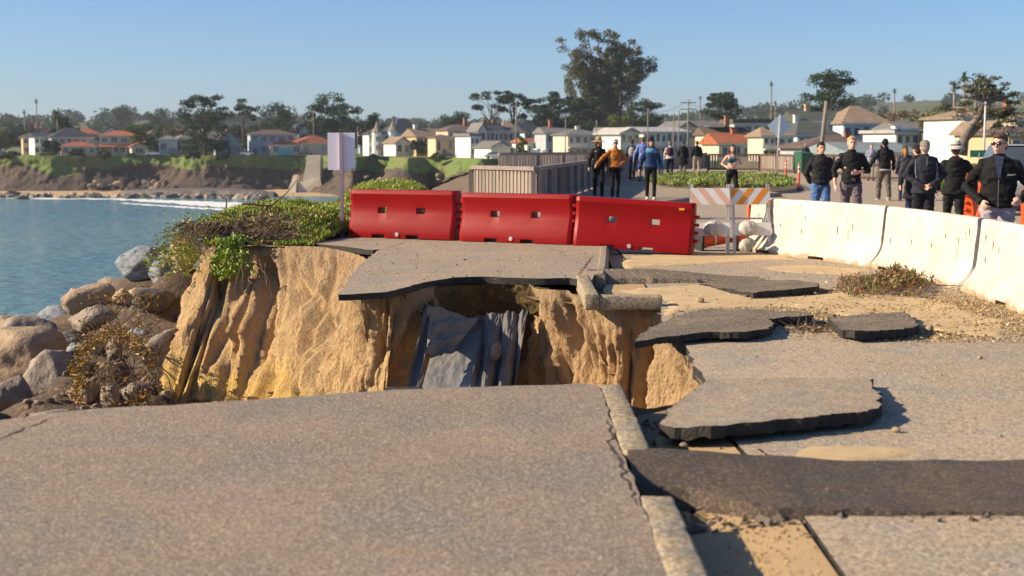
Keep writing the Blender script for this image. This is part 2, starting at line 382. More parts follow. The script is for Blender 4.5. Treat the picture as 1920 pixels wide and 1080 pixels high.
def arc_params(pts, fine, coarse, vis):
    """spline parameters spaced by arc length: fine inside the vis(p) zone, coarse elsewhere"""
    K = len(pts) - 1; D = catmull(pts, K * 80 + 1); out = [0.0]; acc = 0.0
    for i in range(1, len(D)):
        acc += (D[i] - D[i-1]).length
        if acc >= (fine if vis(D[i]) else coarse): out.append(i / (len(D) - 1)); acc = 0.0
    out.append(1.0); return out
def cat_at(pts, ts):
    K = len(pts) - 1; out = []
    for t_ in ts:
        t = t_ * K; k = min(int(t), K - 1); u = t - k; p0, p1, p2, p3 = pts[max(k-1, 0)], pts[k], pts[k+1], pts[min(k+2, K)]
        out.append(0.5 * ((2*p1) + (p2 - p0)*u + (2*p0 - 5*p1 + 4*p2 - p3)*u*u + (3*p1 - p0 - 3*p2 + p3)*u**3))
    return out
def wall(name, tops, bots, nS, zrows, mats, disp, midx=None):
    """loft between two polylines; zrows = list of t (0 top .. 1 bottom, >1 extrapolates); disp(s, z, t, p) horizontal displacement"""
    if isinstance(nS, list): T = cat_at(tops, nS); B = cat_at(bots, nS); nS = len(nS)
    else: T = catmull(tops, nS); B = catmull(bots, nS)
    vs = []; fs = []; mi = []; S = 0.0; n = len(zrows)
    for i in range(nS):
        if i: S += (T[i] - T[i-1]).length
        a, b = T[max(i-1, 0)], T[min(i+1, nS-1)]
        a2, b2 = B[max(i-1, 0)], B[min(i+1, nS-1)]
        d = ((b - a) + (b2 - a2)); d.z = 0; d.normalize(); nrm = Vector((d.y, -d.x, 0))
        for t in zrows:
            p = T[i].lerp(B[i], t); k = disp(S, p.z, t, p); q = p + nrm * k; vs.append(q)
    for i in range(nS - 1):
        for j in range(n - 1):
            fs.append((i*n + j, i*n + j + 1, (i+1)*n + j + 1, (i+1)*n + j))
            if midx: mi.append(midx(vs[i*n + j]))
    me = bpy.data.meshes.new(name); me.from_pydata([tuple(v) for v in vs], [], fs)
    for m in (mats if isinstance(mats, (list, tuple)) else [mats]): me.materials.append(m)
    if midx: me.polygons.foreach_set('material_index', mi)
    me.shade_smooth(); o = bpy.data.objects.new(name, me); COL.objects.link(o); return struct(o)

# near cliff: top at z -0.08, second line at z = -2
BOTN = [(-4.6, 50), (-5.6, 42), (-6.6, 36), (-6.7, 29.5), (-5.9, 25.3), (-5.35, 21.3)]
BOT = [(-4.5, 20.6), (-3.7, 19.9), (-3.15, 18.4), (-2.85, 17.9), (-2.6, 17.2), (-2.4, 16.7), (-2.05, 15.9), (-1.75, 15.6), (-1.42, 15.35), (-1.18, 15.9), (-.8, 17.4),
       (-.3, 18.0), (.08, 17.3), (.25, 15.7), (.6, 15.0), (.8, 14.7), (1.1, 14.6), (1.4, 14.4), (1.55, 14.2), (1.25, 13.6), (1.30, 12.1), (1.2, 11.2), (1.15, 10.3), (1.0, 9.9), (.7, 9.7),
       (.4, 9.5), (-1, 9.1), (-3, 8.1), (-6, 6.8), (-10, 5.2), (-16, 2.2)]
def zlip(p): return -0.02 if (p[1] > 21.4 and p[0] < -2.4) else (-0.17 if p[0] > .8 else -0.07)
tops = [Vector((p[0], p[1], zlip(p))) for p in NEARC + LIP]
bots = [Vector((p[0], p[1], -2.0)) for p in BOTN + BOT]
def ndisp(s, z, t, p):
    vis = 1.0 if p.y > 9.6 else 0.15
    f = 0.25 + 0.75 * sstep(0.0, 0.5, t)
    wz = .15*nz(z*.9, s*.4, 4.4)
    def gro(fr, fz, sd, wd):
        a = abs(nz(s*fr + wz*1.4, z*fz, sd)); return max(0.0, 1 - a / wd)
    rid = 1 - abs(nz(s*1.25 + wz, z*.25, 3.3)) * 2.6
    rid2 = 1 - abs(nz(s*3.4 + wz*2, z*.6, 7.7)) * 2.8
    rid3 = 1 - abs(nz(s*8 + wz*3, z*1.6, 2.7)) * 2.5
    chunk = sstep(.8, 2.6, p.x) if p.y < 17 else 0
    d = 0.15 * fbm(s*.55, z*.25, 1.0) + 0.13 * (rid - .45) * f + 0.09 * (rid2 - .4) * f + .05 * (rid3 - .4) * f
    d += 0.05 * fbm(s*4, z*1.3, 5.0) + 0.036 * fbm(s*11, z*3.4, 8.0) + .034 * fbm(s*19, z*6, 3.0) + .014 * nz(s*48, z*26, 3.0) + .05 * max(0, nz(s*7, z*6, 31.0) - .25)
    d -= f * (.24 * gro(1.7, .22, 21.0, .18) + .22 * gro(3.9, .30, 23.0, .20) ** 1.2 + .13 * gro(8.0, .55, 27.0, .24) + .055 * gro(17.0, 1.3, 29.0, .30))
    d += chunk * .16 * fbm(s*2.2, z*2.2, 6.0)
    pit = nz(s*2.6, z*1.5, 12.5)
    if pit > .28: d -= .26 * (pit - .28) / .3 * f
    if p.y > 16.5:
        for cx_, w_, dp in ((-3.98, .18, .42), (-3.42, .10, .26), (-2.72, .08, .22), (-4.62, .09, .25)):
            u_ = (p.x - cx_ - .05 * nz(z*.8, cx_) + .10 * z) / w_
            if abs(u_) < 3: d -= dp * math.exp(-u_ * u_) * sstep(.04, .22, t) * lerp(1, .5, sstep(.6, 1.0, t))
    return d * vis * lerp(0.35, 1.0, sstep(0, 0.12, t))
zr = [i / 112 * 1.15 for i in range(113)] + [1.3, 1.6, 2.0, 2.6, 3.2, 4.0, 5.2, 6.6]
wall('cliff', tops, bots, arc_params(tops, .019, .10, lambda p: 9.7 < p.y < 25 and p.x < 3), zr, M_CLIFF, ndisp)

# far cliff
M_FCLIFF = mat('far_cliff_rock', (0.14, 0.10, 0.07), (0.07, 0.055, 0.045), scale=0.25, rough=0.95, bump=0.9, bscale=1.2, c3=(0.24, 0.17, 0.11), s3=.5, f3=0.30, coord='World', bdist=0.8, stretch=(1, 1, 1.4))
def fdisp(s, z, t, p):
    return lerp(.1, 1, sstep(0, .25, t)) * ((2 if p.x < -60 else 4) * fbm(s*.03, z*.05, 2.0) + 1.8 * fbm(s*.12, z*.12, 5.0) + .8 * fbm(s*.5, z*.5, 9.0)) + 5 * t * sstep(.4, 1, t)
def fmi(p): return 1 if p.z > -5.9 + 3.6 * fbm(p.x*.045, p.y*.02, 4.0) and p.y > 300 else 0
ft = [Vector((p[0], p[1], zland(p[0], p[1]) + .05)) for p in RIM] + [Vector((-3.3, 50, -.1))]
fb = [Vector((p[0] + (-1.5 if p[0] < 10 else 0), p[1] - (6 if p[1] > 300 else 0), -13.5)) for p in RIM] + [Vector((-7.5, 48, -13.5))]
wall('far_cliff', ft, fb, 1500, [i / 26 for i in range(27)], [M_FCLIFF, M_GRASS], fdisp, fmi)

# beach
def zbeach(x, y): return -13.15 + .012 * (y - 380) + .1 * fbm(x*.05, y*.05)
bp_ = [(-700, 395), (-300, 384), (-160, 384), (-110, 380), (-75, 366), (-50, 352), (-38, 340), (-30, 352), (-24, 366), (-14, 352), (-6, 344), (-6, 470), (-700, 540)]
bm = fill_poly([Vector((*p, 0)) for p in bp_], 14, zbeach)
for f in bm.faces:
    if f.normal.z < 0: f.normal_flip()
me = bpy.data.meshes.new('beach'); bm.to_mesh(me); bm.free(); me.materials.append(M_SAND); o = bpy.data.objects.new('beach', me); COL.objects.link(o); struct(o)

# surf foam: thin ragged sheets on the water
M_FOAM = mat('surf_foam_white', (0.85, 0.84, 0.82), (0.7, 0.72, 0.72), scale=.6, rough=0.9, coord='World')
def foam(pts_a, pts_b, z, amp, seed, n=900):
    A = catmull([Vector((*p, 0)) for p in pts_a], n); B = catmull([Vector((*p, 0)) for p in pts_b], n); vs = []
    for i in range(n):
        a, b = A[i], B[i]; w = amp * fbm(i * .025 + seed, 3.1, 0, 6) * 1.3; w2 = amp * .8 * fbm(i * .06 + seed, 9.7, 0, 6)
        vs += [(a.x, a.y + w, z), (b.x, b.y + w2, z + .03)]
    return vs, [(2*i, 2*i+2, 2*i+3, 2*i+1) for i in range(n - 1)]
q = MB()
q.add(*foam([(-200, 374), (-120, 372), (-95, 360), (-72, 330), (-55, 318), (-40, 312)], [(-200, 379), (-120, 377), (-95, 369), (-72, 352), (-50, 342), (-40, 334)], SEA + .03, 5, 1.0))
q.add(*foam([(-95, 345), (-75, 322), (-55, 302)], [(-95, 348), (-75, 327), (-55, 308)], SEA + .03, 3, 5.0))
q.add(*foam([(-60, 112), (-45, 113.5), (-40, 113), (-34, 112)], [(-60, 120), (-45, 119), (-40, 118.5), (-34, 116)], SEA + .03, 1.8, 8.0))
struct(q.build('sea_foam', M_FOAM, recalc=False))

# ---- near path slab (foreground, left of the kerb)
def V3(p): return Vector((p[0], p[1], 0))
edge_far = rough_line([G(-420, 800), G(0, 783), G(140, 768), G(350, 757), G(700, 733), G(900, 727), G(1085, 722), G(1119, 724)], .12, .035, 5)
edge_r = rough_line([G(1128, 735), G(1150, 800), G(1166, 850), G(1190, 905), G(1204, 950), G(1232, 1020), G(1262, 1095), Vector((.72, 3.0, 0)), Vector((.74, -4, 0))], .1, .02, 6, 4)
poly = [V3(p) for p in edge_far + edge_r] + [Vector((-9, -4, 0))]
def znear(x, y): return 0.012 * fbm(x*.6, y*.6) - 0.05 * sstep(-1.5, -5.5, x) * sstep(5, 9, y) * 1.2
slab_mesh('near_path', poly, znear, lambda x, y: -.11, .35, [M_ASPH, M_ABLACK])
bpy.data.objects['near_path']['kind'] = 'structure'
# packed base under the slab so that its sides do not float
q = MB(); q.prism([(p.x, p.y) for p in [V3(p) * 1.0 for p in catmull([G(-420, 812), G(0, 795), G(350, 768), G(700, 745), G(1110, 735)], 14)]] + [(.55, 8), (.55, -4), (-9, -4)], -.3, -.108)
struct(q.build('path_base', M_DIRT))

# ---- far path slab with its overhanging broken lip
lipf = [(590, 457), (640, 462), (700, 468), (712, 466), (692, 483), (667, 505), (650, 528), (635, 549), (655, 549), (690, 547), (725, 545), (760, 537), (800, 528), (850, 520),
        (900, 518), (960, 520), (1020, 521), (1070, 520), (1108, 527)]
lf = rough_line([G(*p) for p in lipf], .09, .03, 7, 2)
kr = [G(1112, 520), G(1122, 495), G(1138, 460)]
kerb_far = [(1.42, 22.8), (1.62, 26), (2.1, 31), (3.0, 36), (4.4, 40), (6.2, 43.5), (8.6, 46)]
poly = [V3(p) for p in lf + kr] + [Vector((p[0] - .001, p[1], 0)) for p in kerb_far] + [Vector((*p, 0)) for p in [(8.6, 52), (5, 60), (7, 92), (0.5, 92), (-1.5, 60), (-1.5, 48), (-1.25, 40), (-1.2, 33), (-1.5, 29), (-2.2, 26), (-2.75, 24.2), (-3.3, 22.9)]]
def zfar(x, y): return 0.010 * fbm(x*.5, y*.5) - .02 * sstep(17.2, 15, y)
slab_mesh('path', poly, zfar, lambda x, y: -.085, .5, [M_ASPHF, M_ABLACK]); bpy.data.objects['path']['kind'] = 'structure'

# ---- road on the right (lower than the path by a kerb)
ZR = -0.13
rl = rough_line([G(1262, 628, ZR), G(1283, 645, ZR), G(1302, 680, ZR), G(1325, 715, ZR)], .1, .03, 6, 9)
rl2 = rough_line([G(1240, 600, ZR), G(1240, 545, ZR)], .2, .01, 5)
road = [G(1460, 960, ZR)] + rl[::-1] + rl2 + [Vector((1.62, 16.6, 0)), Vector((1.72, 18.5, 0)), Vector((1.75, 23, 0)), Vector((1.85, 26, 0)), Vector((2.3, 31, 0)), Vector((3.2, 36, 0)), Vector((4.6, 40, 0)), Vector((6.4, 43.5, 0)), Vector((8.8, 46, 0)),
        Vector((8.8, 60, 0)), Vector((10, 92, 0)), Vector((70, 92, 0)), Vector((60, -4, 0)), Vector((1.33, -4, 0)), Vector((1.33, 5.2, 0)), G(1560, 1000, ZR)]
def zroad(x, y):
    return ZR + 0.012 * fbm(x*.35, y*.35, 3.0) - .03 * sstep(2, 8, x) * sstep(30, 12, y)
# polygon: near gutter joint -> slab lip -> far
road = [Vector((1.33, -4, 0)), Vector((1.33, 5.2, 0)), Vector((1.36, 6.6, 0)), Vector((1.30, 8.2, 0)), Vector((1.22, 9.0, 0)), Vector((1.38, 9.7, 0))] + [V3(p) for p in rl[::-1]] + [V3(p) for p in rl2] + \
       [Vector((*p, 0)) for p in [(1.62, 16.6), (1.68, 18.5), (1.72, 23), (1.80, 26), (2.25, 31), (3.15, 36), (4.55, 40), (6.35, 43.5), (8.75, 46), (8.8, 60), (10, 92), (70, 92), (60, -4)]]
slab_mesh('road', road, zroad, lambda x, y: -.24, .8, [M_ASPH2, M_ABLACK]); bpy.data.objects['road']['kind'] = 'structure'

# gutter pans (concrete) near and far
gut = [Vector((.78, -4, 0)), Vector((.78, 4.5, 0)), Vector((.80, 6.5, 0)), Vector((.86, 8.4, 0)), Vector((1.0, 9.0, 0)), Vector((1.2, 8.95, 0)), Vector((1.28, 8.15, 0)), Vector((1.335, 6.6, 0)), Vector((1.315, 5.2, 0)), Vector((1.315, -4, 0))]
slab_mesh('gutter_pavement', gut, lambda x, y: ZR - .012 - .05 * sstep(1.2, .8, x) + .01 * fbm(x*2, y*2), lambda x, y: -.26, .25, [M_CONCP, M_CONC]); bpy.data.objects['gutter_pavement']['kind'] = 'structure'
gut = [G(1135, 556, ZR), G(1240, 556, ZR), Vector((1.60, 16.6, 0)), Vector((1.655, 18.5, 0)), Vector((1.70, 22.95, 0)), Vector((1.50, 22.95, 0)), Vector((1.38, 19, 0)), Vector((1.08, 16.8, 0))]
slab_mesh('far_gutter_pavement', [V3(p) for p in gut], lambda x, y: ZR - .004 + .006 * fbm(x*2, y*2), lambda x, y: -.26, .3, [M_CONCP, M_CONC]); bpy.data.objects['far_gutter_pavement']['kind'] = 'structure'
# ================================================================ NEAR THINGS: kerbs, berms, broken slabs
def kerb(name, x0, x1, y0, y1, z0, z1, seed, nx=6, step=.06, amp=.006, mt=None):
    bm = bmesh.new(); bmesh.ops.create_cube(bm, size=1)
    for v in bm.verts: v.co = Vector((lerp(x0, x1, v.co.x + .5), lerp(y0, y1, v.co.y + .5), lerp(z0, z1, v.co.z + .5)))
    bmesh.ops.bevel(bm, geom=bm.edges[:], offset=.018, segments=2, profile=.5, affect='EDGES')
    L_ = max(x1 - x0, y1 - y0); ax = 0 if x1 - x0 > y1 - y0 else 1; k = int(L_ / step)
    for i in range(1, k):
        co = [0, 0, 0]; no = [0, 0, 0]; co[ax] = lerp((x0, y0)[ax], (x1, y1)[ax], i / k); no[ax] = 1
        bmesh.ops.bisect_plane(bm, geom=bm.verts[:] + bm.edges[:] + bm.faces[:], plane_co=co, plane_no=no)
    for v in bm.verts:
        c = v.co.copy()
        for a in range(3): v.co[a] += amp * fbm(c.x*9 + seed + a*7, c.y*9, c.z*9)
        e = min(abs(c[ax] - (x0, y0)[ax]), abs(c[ax] - (x1, y1)[ax]))
        if e < .03: v.co[ax] += 2.2 * amp * fbm(c.x*20, c.z*25, seed)
    me = bpy.data.meshes.new(name); bm.to_mesh(me); bm.free(); me.materials.append(mt or M_CONC); me.shade_smooth(); me.set_sharp_from_angle(angle=R(50))
    o = bpy.data.objects.new(name, me); COL.objects.link(o); return struct(o)
kerb('kerb', .575, .732, 7.26, 9.34, -.28, .004, 1)
kerb('kerb', .575, .735, 3.2, 6.34, -.28, .004, 2)
kerb('kerb', .772, .925, 15.02, 17.2, -.17, .006, 3)
kerb('kerb', .929, 1.60, 15.04, 15.24, -.17, -.02, 4)
# curved far kerb beside the path
def kerb_sweep(name, pts, w, z0, z1):
    A = catmull([Vector((*p, 0)) for p in pts], 60); q = MB(); vs = []
    for i, p in enumerate(A):
        d = (A[min(i+1, 59)] - A[max(i-1, 0)]).normalized(); n = Vector((d.y, -d.x, 0))
        for a, z in ((0, z0), (0, z1 - .015), (.02, z1), (w - .03, z1), (w, z1 - .02), (w + .015, z0)): vs.append(p + n * a + Vector((0, 0, z)))
    fs = [(i*6 + j, i*6 + j + 1, i*6 + j + 7, i*6 + j + 6) for i in range(59) for j in range(5)] + [(0, 1, 2, 3, 4, 5), tuple(59*6 + j for j in (5, 4, 3, 2, 1, 0))]
    q.add(vs, fs); return struct(q.build(name, M_CONC, bevel=.006))
kerb_sweep('kerb', [(1.015, 17.4), (1.15, 19.0), (1.32, 21.4), (1.42, 22.8), (1.62, 26), (2.1, 31), (3.0, 36), (4.4, 40), (6.2, 43.5), (8.6, 46)], .13, -.2, .006)

# temporary asphalt berm over the kerb gap (foreground)
def berm(name, x0, x1, yf, yb, hf, nx, ny, seed, label, mt, zbase=-.2):
    vs = []; fs = []
    for i in range(nx + 1):
        x = lerp(x0, x1, i / nx); a = yf(x) + .03 * fbm(x*6, seed) ; b = yb(x)
        for j in range(ny + 1):
            t = j / ny; y = lerp(a, b, t)
            pr = (.34 * min(1, t / .025) + .66 * (t / .74) ** .8) if t < .74 else 1 - sstep(.74, 1, t)
            z = zroad(x, y) - .01 + hf(x) * pr + .008 * fbm(x*3, y*3, seed) + (.012 * fbm(x*30, y*30, 3) if t < .05 else 0)
            if j == 0: z = zbase
            if j == ny: z = zroad(x, y) - .02
            vs.append((x, y, z))
    fs = [(i*(ny+1)+j, (i+1)*(ny+1)+j, (i+1)*(ny+1)+j+1, i*(ny+1)+j+1) for i in range(nx) for j in range(ny)]
    n0 = len(vs)
    q = MB(); q.add(vs, fs, 0); q.add([(x0, yf(x0), -.24), (x0, yb(x0), -.24)] , [])
    q.add([vs[j] for j in range(ny + 1)] + [(x0, vs[ny][1], -.24), (x0, vs[0][1], -.24)], [tuple(range(ny + 3))], 0)
    o = q.build(name, mt, smooth=60, recalc=True); return tag(o, label, 'asphalt berm')
berm('asphalt_berm', .60, 9.0, lambda x: 6.80 - .36 * sstep(.80, 1.25, x), lambda x: 7.45 + .20 * sstep(.6, 1.5, x), lambda x: .150 - .075 * sstep(.7, 1.9, x), 260, 34, 3.0,
     'long dark patched asphalt berm crossing the road in the foreground', M_BERM)
berm('asphalt_berm', .95, 3.15, lambda x: 17.35 + .12 * x - .1, lambda x: 18.1 + .05 * x, lambda x: .155 - .11 * sstep(1.6, 3.1, x), 90, 14, 8.0,
     'low worn asphalt berm tapering away from the far kerb', M_BERMW)
# broken lumps of asphalt and the drain pipe at the berm's torn end
M_PIPE = flat('black_pipe', (.02, .02, .022), .4)
q = MB(); c = G(1300, 968, -.19); dv = Vector((.5, .25, .0)).normalized()
pts = [c, c + dv * .3]; q.tube(pts, [.032, .032], 14, cap=False); q.tube(pts, [.026, .026], 14, cap=False)
tag(q.build('drain_pipe', M_PIPE, smooth=40), 'short black drain pipe end poking out under the dark berm', 'pipe')

def broken_slab(name, pts, thick, label, step=.12, mt=None, rough=.035, seed=0, cat='asphalt slab'):
    base = [G(p[0], p[1], p[2]) for p in pts]
    ring = rough_line(rough_line(base + [base[0]], .07, rough * .8, 7, seed), .022, rough * .55, 34, seed + 3)[:-1]
    def zf(x, y):
        ws = zs = 0
        for b in base:
            w = 1 / (((b.x - x)**2 + (b.y - y)**2) ** 1.3 + 1e-4); ws += w; zs += w * b.z
        return zs / ws + .006 * fbm(x*4, y*4, seed)
    o = slab_mesh(name, [Vector((p.x, p.y, 0)) for p in ring], zf, lambda x, y: zf(x, y) - thick + .018 * fbm(x*14, y*14, seed), step, [mt or M_ASPH2, M_ABLACK])
    return tag(o, label, cat, 'broken asphalt slabs')
broken_slab('asphalt_slab', [(1327, 712, -.105), (1420, 709, -.09), (1500, 708, -.08), (1632, 711, -.07), (1638, 728, -.05), (1652, 742, -.04), (1645, 750, -.04), (1652, 763, -.03), (1625, 770, -.025), (1540, 778, -.02), (1440, 788, -.015), (1330, 800, -.02),
                             (1262, 802, -.04), (1243, 797, -.05), (1248, 775, -.07), (1285, 745, -.09)], .072, 'large smooth tilted asphalt slab lying beside the kerb in front of the hole', seed=1, step=.08, mt=asphalt('slab_asphalt', (.42, .325, .225), (.33, .265, .19), (.58, .46, .33), (.17, .135, .10), grain=80, patch=1.2, dist=.006))
broken_slab('asphalt_slab', [(1190, 641, -.06), (1250, 631, -.045), (1330, 622, -.035), (1395, 622, -.03), (1440, 616, -.03), (1453, 607, -.04), (1437, 598, -.05), (1480, 594, -.04), (1524, 591, -.03), (1518, 586, -.04), (1440, 581, -.08), (1330, 578, -.11),
                             (1290, 587, -.11), (1238, 606, -.10)], .060, 'dark jagged slab whose pointed end overhangs the hole', seed=2, mt=M_BERMW)
broken_slab('asphalt_slab', [(1552, 595, -.07), (1620, 590, -.05), (1698, 583, -.06), (1712, 598, -.05), (1722, 611, -.04), (1690, 617, -.03), (1600, 620, -.02), (1575, 617, -.05)], .07, 'small dark slab beside the gravel spill', seed=3, mt=M_BERMW)
broken_slab('asphalt_slab', [(1312, 531, -.10), (1345, 526, -.10), (1430, 525, -.09), (1500, 526, -.07), (1535, 531, -.05), (1533, 537, -.045), (1430, 545, -.045), (1412, 549, -.06), (1390, 547, -.08), (1340, 537, -.10)], .075, 'flat dark slab resting on a wooden plank', seed=4, mt=M_BERMW)
q = MB(); a, b = G(1396, 556, -.115), G(1560, 545, -.12); q.bar(a, b, .06, .03)
tag(q.build('plank', mat('old_wood', (.22, .12, .06), (.14, .08, .04), scale=8, rough=.85, bump=.4), bevel=.004), 'thin brown plank under the edge of the flat slab', 'plank')
q = MB(); q.box(-.86, -.60, 9.22, 9.55, -.19, -.045)
o = q.build('asphalt_chunk', M_ABLACK, bevel=.02); tag(o, 'black asphalt chunk sticking out behind the foreground path edge', 'asphalt chunk')

# ---------------------------------------------------------------- rocks
def rock_mesh(name, seed, mt, sub=4, rough=.10, squash=(1, .8, .75), facets=15, small=False, taper=0.0):
    rnd = random.Random(seed); bm = bmesh.new(); bmesh.ops.create_icosphere(bm, subdivisions=sub, radius=1.0)
    planes = []
    for k in range(facets):
        n = Vector((rnd.gauss(0, 1), rnd.gauss(0, 1), rnd.gauss(0, 1))).normalized(); planes.append((n, rnd.uniform(.58, .84)))
    for v in bm.verts:
        d = v.co.normalized(); r = 1.0
        for n, k in planes:
            c = d.dot(n)
            if c > .05: r = min(r, k / c)
        p = d * r
        p += d * (rough * fbm(d.x*1.6 + seed, d.y*1.6, d.z*1.6, 3) + .35 * rough * fbm(d.x*5, d.y*5 + seed, d.z*5, 4) + .12 * rough * fbm(d.x*14, d.y*14, d.z*14 + seed, 3))
        k_ = 1 - taper * max(-.6, p.z); v.co = Vector(((p.x * k_ + taper * .5 * p.z) * squash[0], p.y * k_ * squash[1], p.z * squash[2]))
    bmesh.ops.smooth_vert(bm, verts=bm.verts, factor=.2, use_axis_x=True, use_axis_y=True, use_axis_z=True)
    me = bpy.data.meshes.new(name); bm.to_mesh(me); bm.free(); me.materials.append(mt); me.shade_smooth(); return me
M_R1 = mat('rock_grey', (.36, .29, .22), (.20, .165, .135), scale=1.1, rough=.85, bump=.8, bscale=9, c3=(.42, .37, .31), s3=6, f3=.36, bdist=.05)
M_R2 = mat('rock_tan', (.42, .31, .20), (.28, .20, .14), scale=1.2, rough=.9, bump=.8, bscale=8, c3=(.50, .40, .27), s3=7, f3=.36, bdist=.05)
M_R3 = mat('rock_blue', (.15, .165, .18), (.34, .36, .38), scale=1.6, rough=.75, bump=.6, bscale=8, c3=(.06, .065, .07), s3=5, f3=.40, bdist=.04, stretch=(1, 1, 2.2))
M_R4 = mat('rock_dark', (.09, .08, .075), (.17, .15, .13), scale=1.5, rough=.85, bump=.8, bscale=8, bdist=.05)
RKM = [rock_mesh('rock', 11 + i * 5, [M_R1, M_R2, M_R1, M_R2, M_R3, M_R4, M_R1, M_R2][i], sub=4, taper=(.5 if i == 4 else .18 if i in (2, 7) else 0)) for i in range(8)]
def rock(px, py, Y, w, mi, label, h=None, rz=0, name='boulder', depth=None, rx=0, group='boulders of the rock revetment', ry=0):
    """px,py centre pixel; w width px; h height px"""
    s = w / 2 * Y / FPX; hz = (h or w * .75) / 2 * Y / FPX
    o = bpy.data.objects.new(name, RKM[mi]); COL.objects.link(o); o.location = P(px, py, Y)
    o.scale = (s / .95, (depth or s) / .75, hz / .68); o.rotation_euler = (rx, ry, rz)
    return tag(o, label, 'boulder', group)
rock(270, 492, 30.0, 104, 4, 'pointed blue grey boulder highest against the water', 84, .3)
rock(322, 508, 27.5, 82, 4, 'white veined grey boulder tucked under the cliff corner', 92, 1.2)
rock(345, 475, 26.8, 60, 1, 'brown soil covered boulder at the top beside the roots', 70, .5)
rock(215, 552, 32.0, 130, 0, 'long low pale boulder below the pointed blue grey one', 68, .1)
rock(150, 558, 36.0, 66, 3, 'flat tan boulder with a pale cap at the seaward end', 40, .8)
rock(140, 580, 37.5, 55, 5, 'dark wet boulder under the flat tan one', 38, .3)
rock(170, 603, 26.5, 95, 2, 'pale lilac grey boulder with a sloping ridge', 66, .9)
rock(262, 556, 28.5, 62, 3, 'rounded tan boulder on the pale long one', 46, .2)
rock(228, 556, 27.5, 40, 7, 'small ochre boulder with orange weed on it', 32, 1.2)
rock(100, 594, 62.0, 80, 5, 'low black wet rock by the breaking foam', 26, .2)
rock(45, 665, 22.0, 175, 1, 'huge brown boulder cut by the left border of the picture', 120, .15)
rock(95, 712, 19.5, 128, 0, 'big rounded grey boulder under the huge brown one', 118, .7)
rock(15, 745, 18.5, 85, 2, 'dusky boulder in the bottom corner by the path edge', 90, .1)
rock(140, 642, 23.5, 66, 5, 'shadowed dark boulder between big boulders', 55, .7)
rock(95, 784, 15.5, 90, 6, 'low white edged rock just beyond the path edge', 30, .3)
rock(160, 735, 18.0, 60, 3, 'tan block hung with orange ice plant', 62, .5)
rock(215, 656, 20.5, 34, 6, 'small pale grey stone set in the brown root mass', 48, .5)
rock(300, 650, 22.0, 60, 2, 'tilted pale slab of rock leaning on the cliff foot', 100, .4, ry=.55)
rock(250, 735, 19.0, 60, 2, 'broad grey rock among rubble below the roots', 44, .9)
rock(282, 715, 19.5, 44, 7, 'ochre lump of rock at the cliff foot', 36, .2)
rock(205, 745, 17.5, 44, 1, 'rough brown stone at the end of the ice plant drape', 52, .2)
rock(160, 690, 18.5, 44, 5, 'dark brown stone hidden in the drape', 34, 1.2)
rock(312, 742, 20.0, 34, 3, 'small pale brown stone against the cliff bottom', 30, .6)
rnd = random.Random(5)
# talus under the boulders
ANCH = [(o.location.x, o.location.y, o.location.z - .45 * o.scale.z) for o in COL.objects if o.name.startswith('boulder') and o.location.y < 45]
ANCH += [(-4.9, 19, -3.0), (-4.7, 20.6, -2.9), (-5.3, 20.6, -2.3), (-5.3, 23, -1.7), (-5.9, 26, -1.6), (-6.6, 30, -1.6), (-5.0, 40, -1.4), (-4.6, 48, -2.5), (-5.6, 16, -2.6), (-6, 12, -3.2), (-4.0, 17.5, -3), (-3, 12, -3.5)]
ANCH += [(x_, y_, -4.6 - (-9 - x_) * .75 - max(0, y_ - 36) * .22) for x_ in (-12.5, -15, -19, -26) for y_ in (6, 12, 18, 24, 30, 36, 42, 50)] + [(-10, 46, -6), (-8, 50, -6.5), (-10.5, 12, -4), (-9, 7, -4), (-12, 38, -6), (-11.5, 30, -5)]
def ztal(x, y):
    ws = zs = 0
    for a, b, c in ANCH:
        w = 1 / ((a - x)**2 + .55 * (b - y)**2 + .02) ** 1.7; ws += w; zs += w * c
    return zs / ws + .16 * fbm(x*.9, y*.9, 2.0) + .10 * fbm(x*2.5, y*2.5, 4.0)
M_TAL = mat('talus_soil', (.16, .11, .07), (.085, .06, .042), scale=1.6, rough=.95, bump=.9, bscale=10, c3=(.27, .20, .13), s3=7, f3=.36, coord='World', bdist=.06)
bm = fill_poly([Vector((*p, 0)) for p in [(-3.6, 18.2), (-4.9, 22.5), (-5.6, 28), (-5.2, 38), (-5, 50), (-26, 50), (-26, 6), (-5, 6), (-3.0, 9)]], .33, ztal)
for f in bm.faces:
    if f.normal.z < 0: f.normal_flip()
me = bpy.data.meshes.new('talus'); bm.to_mesh(me); bm.free(); me.materials.append(M_TAL); me.shade_smooth(); o = bpy.data.objects.new('terrain', me); COL.objects.link(o); struct(o)
for i in range(100):
    x = rnd.uniform(-13, -5.2); y = rnd.uniform(13, 44); s = rnd.uniform(.2, .7) * (1 + .3 * (x < -8))
    if x > -6.0 and y < 20: s *= .5
    o = bpy.data.objects.new('boulder', RKM[rnd.randrange(8)]); COL.objects.link(o); o.location = (x, y, ztal(x, y) + .1 * s)
    o.scale = (s, s * rnd.uniform(.7, 1.1), s * rnd.uniform(.6, 1)); o.rotation_euler = (rnd.uniform(-.5, .5), rnd.uniform(-.5, .5), rnd.uniform(0, 6))
    tag(o, 'rough filler boulder packed between the named big ones of the revetment', 'boulder', 'boulders packed into the revetment slope')
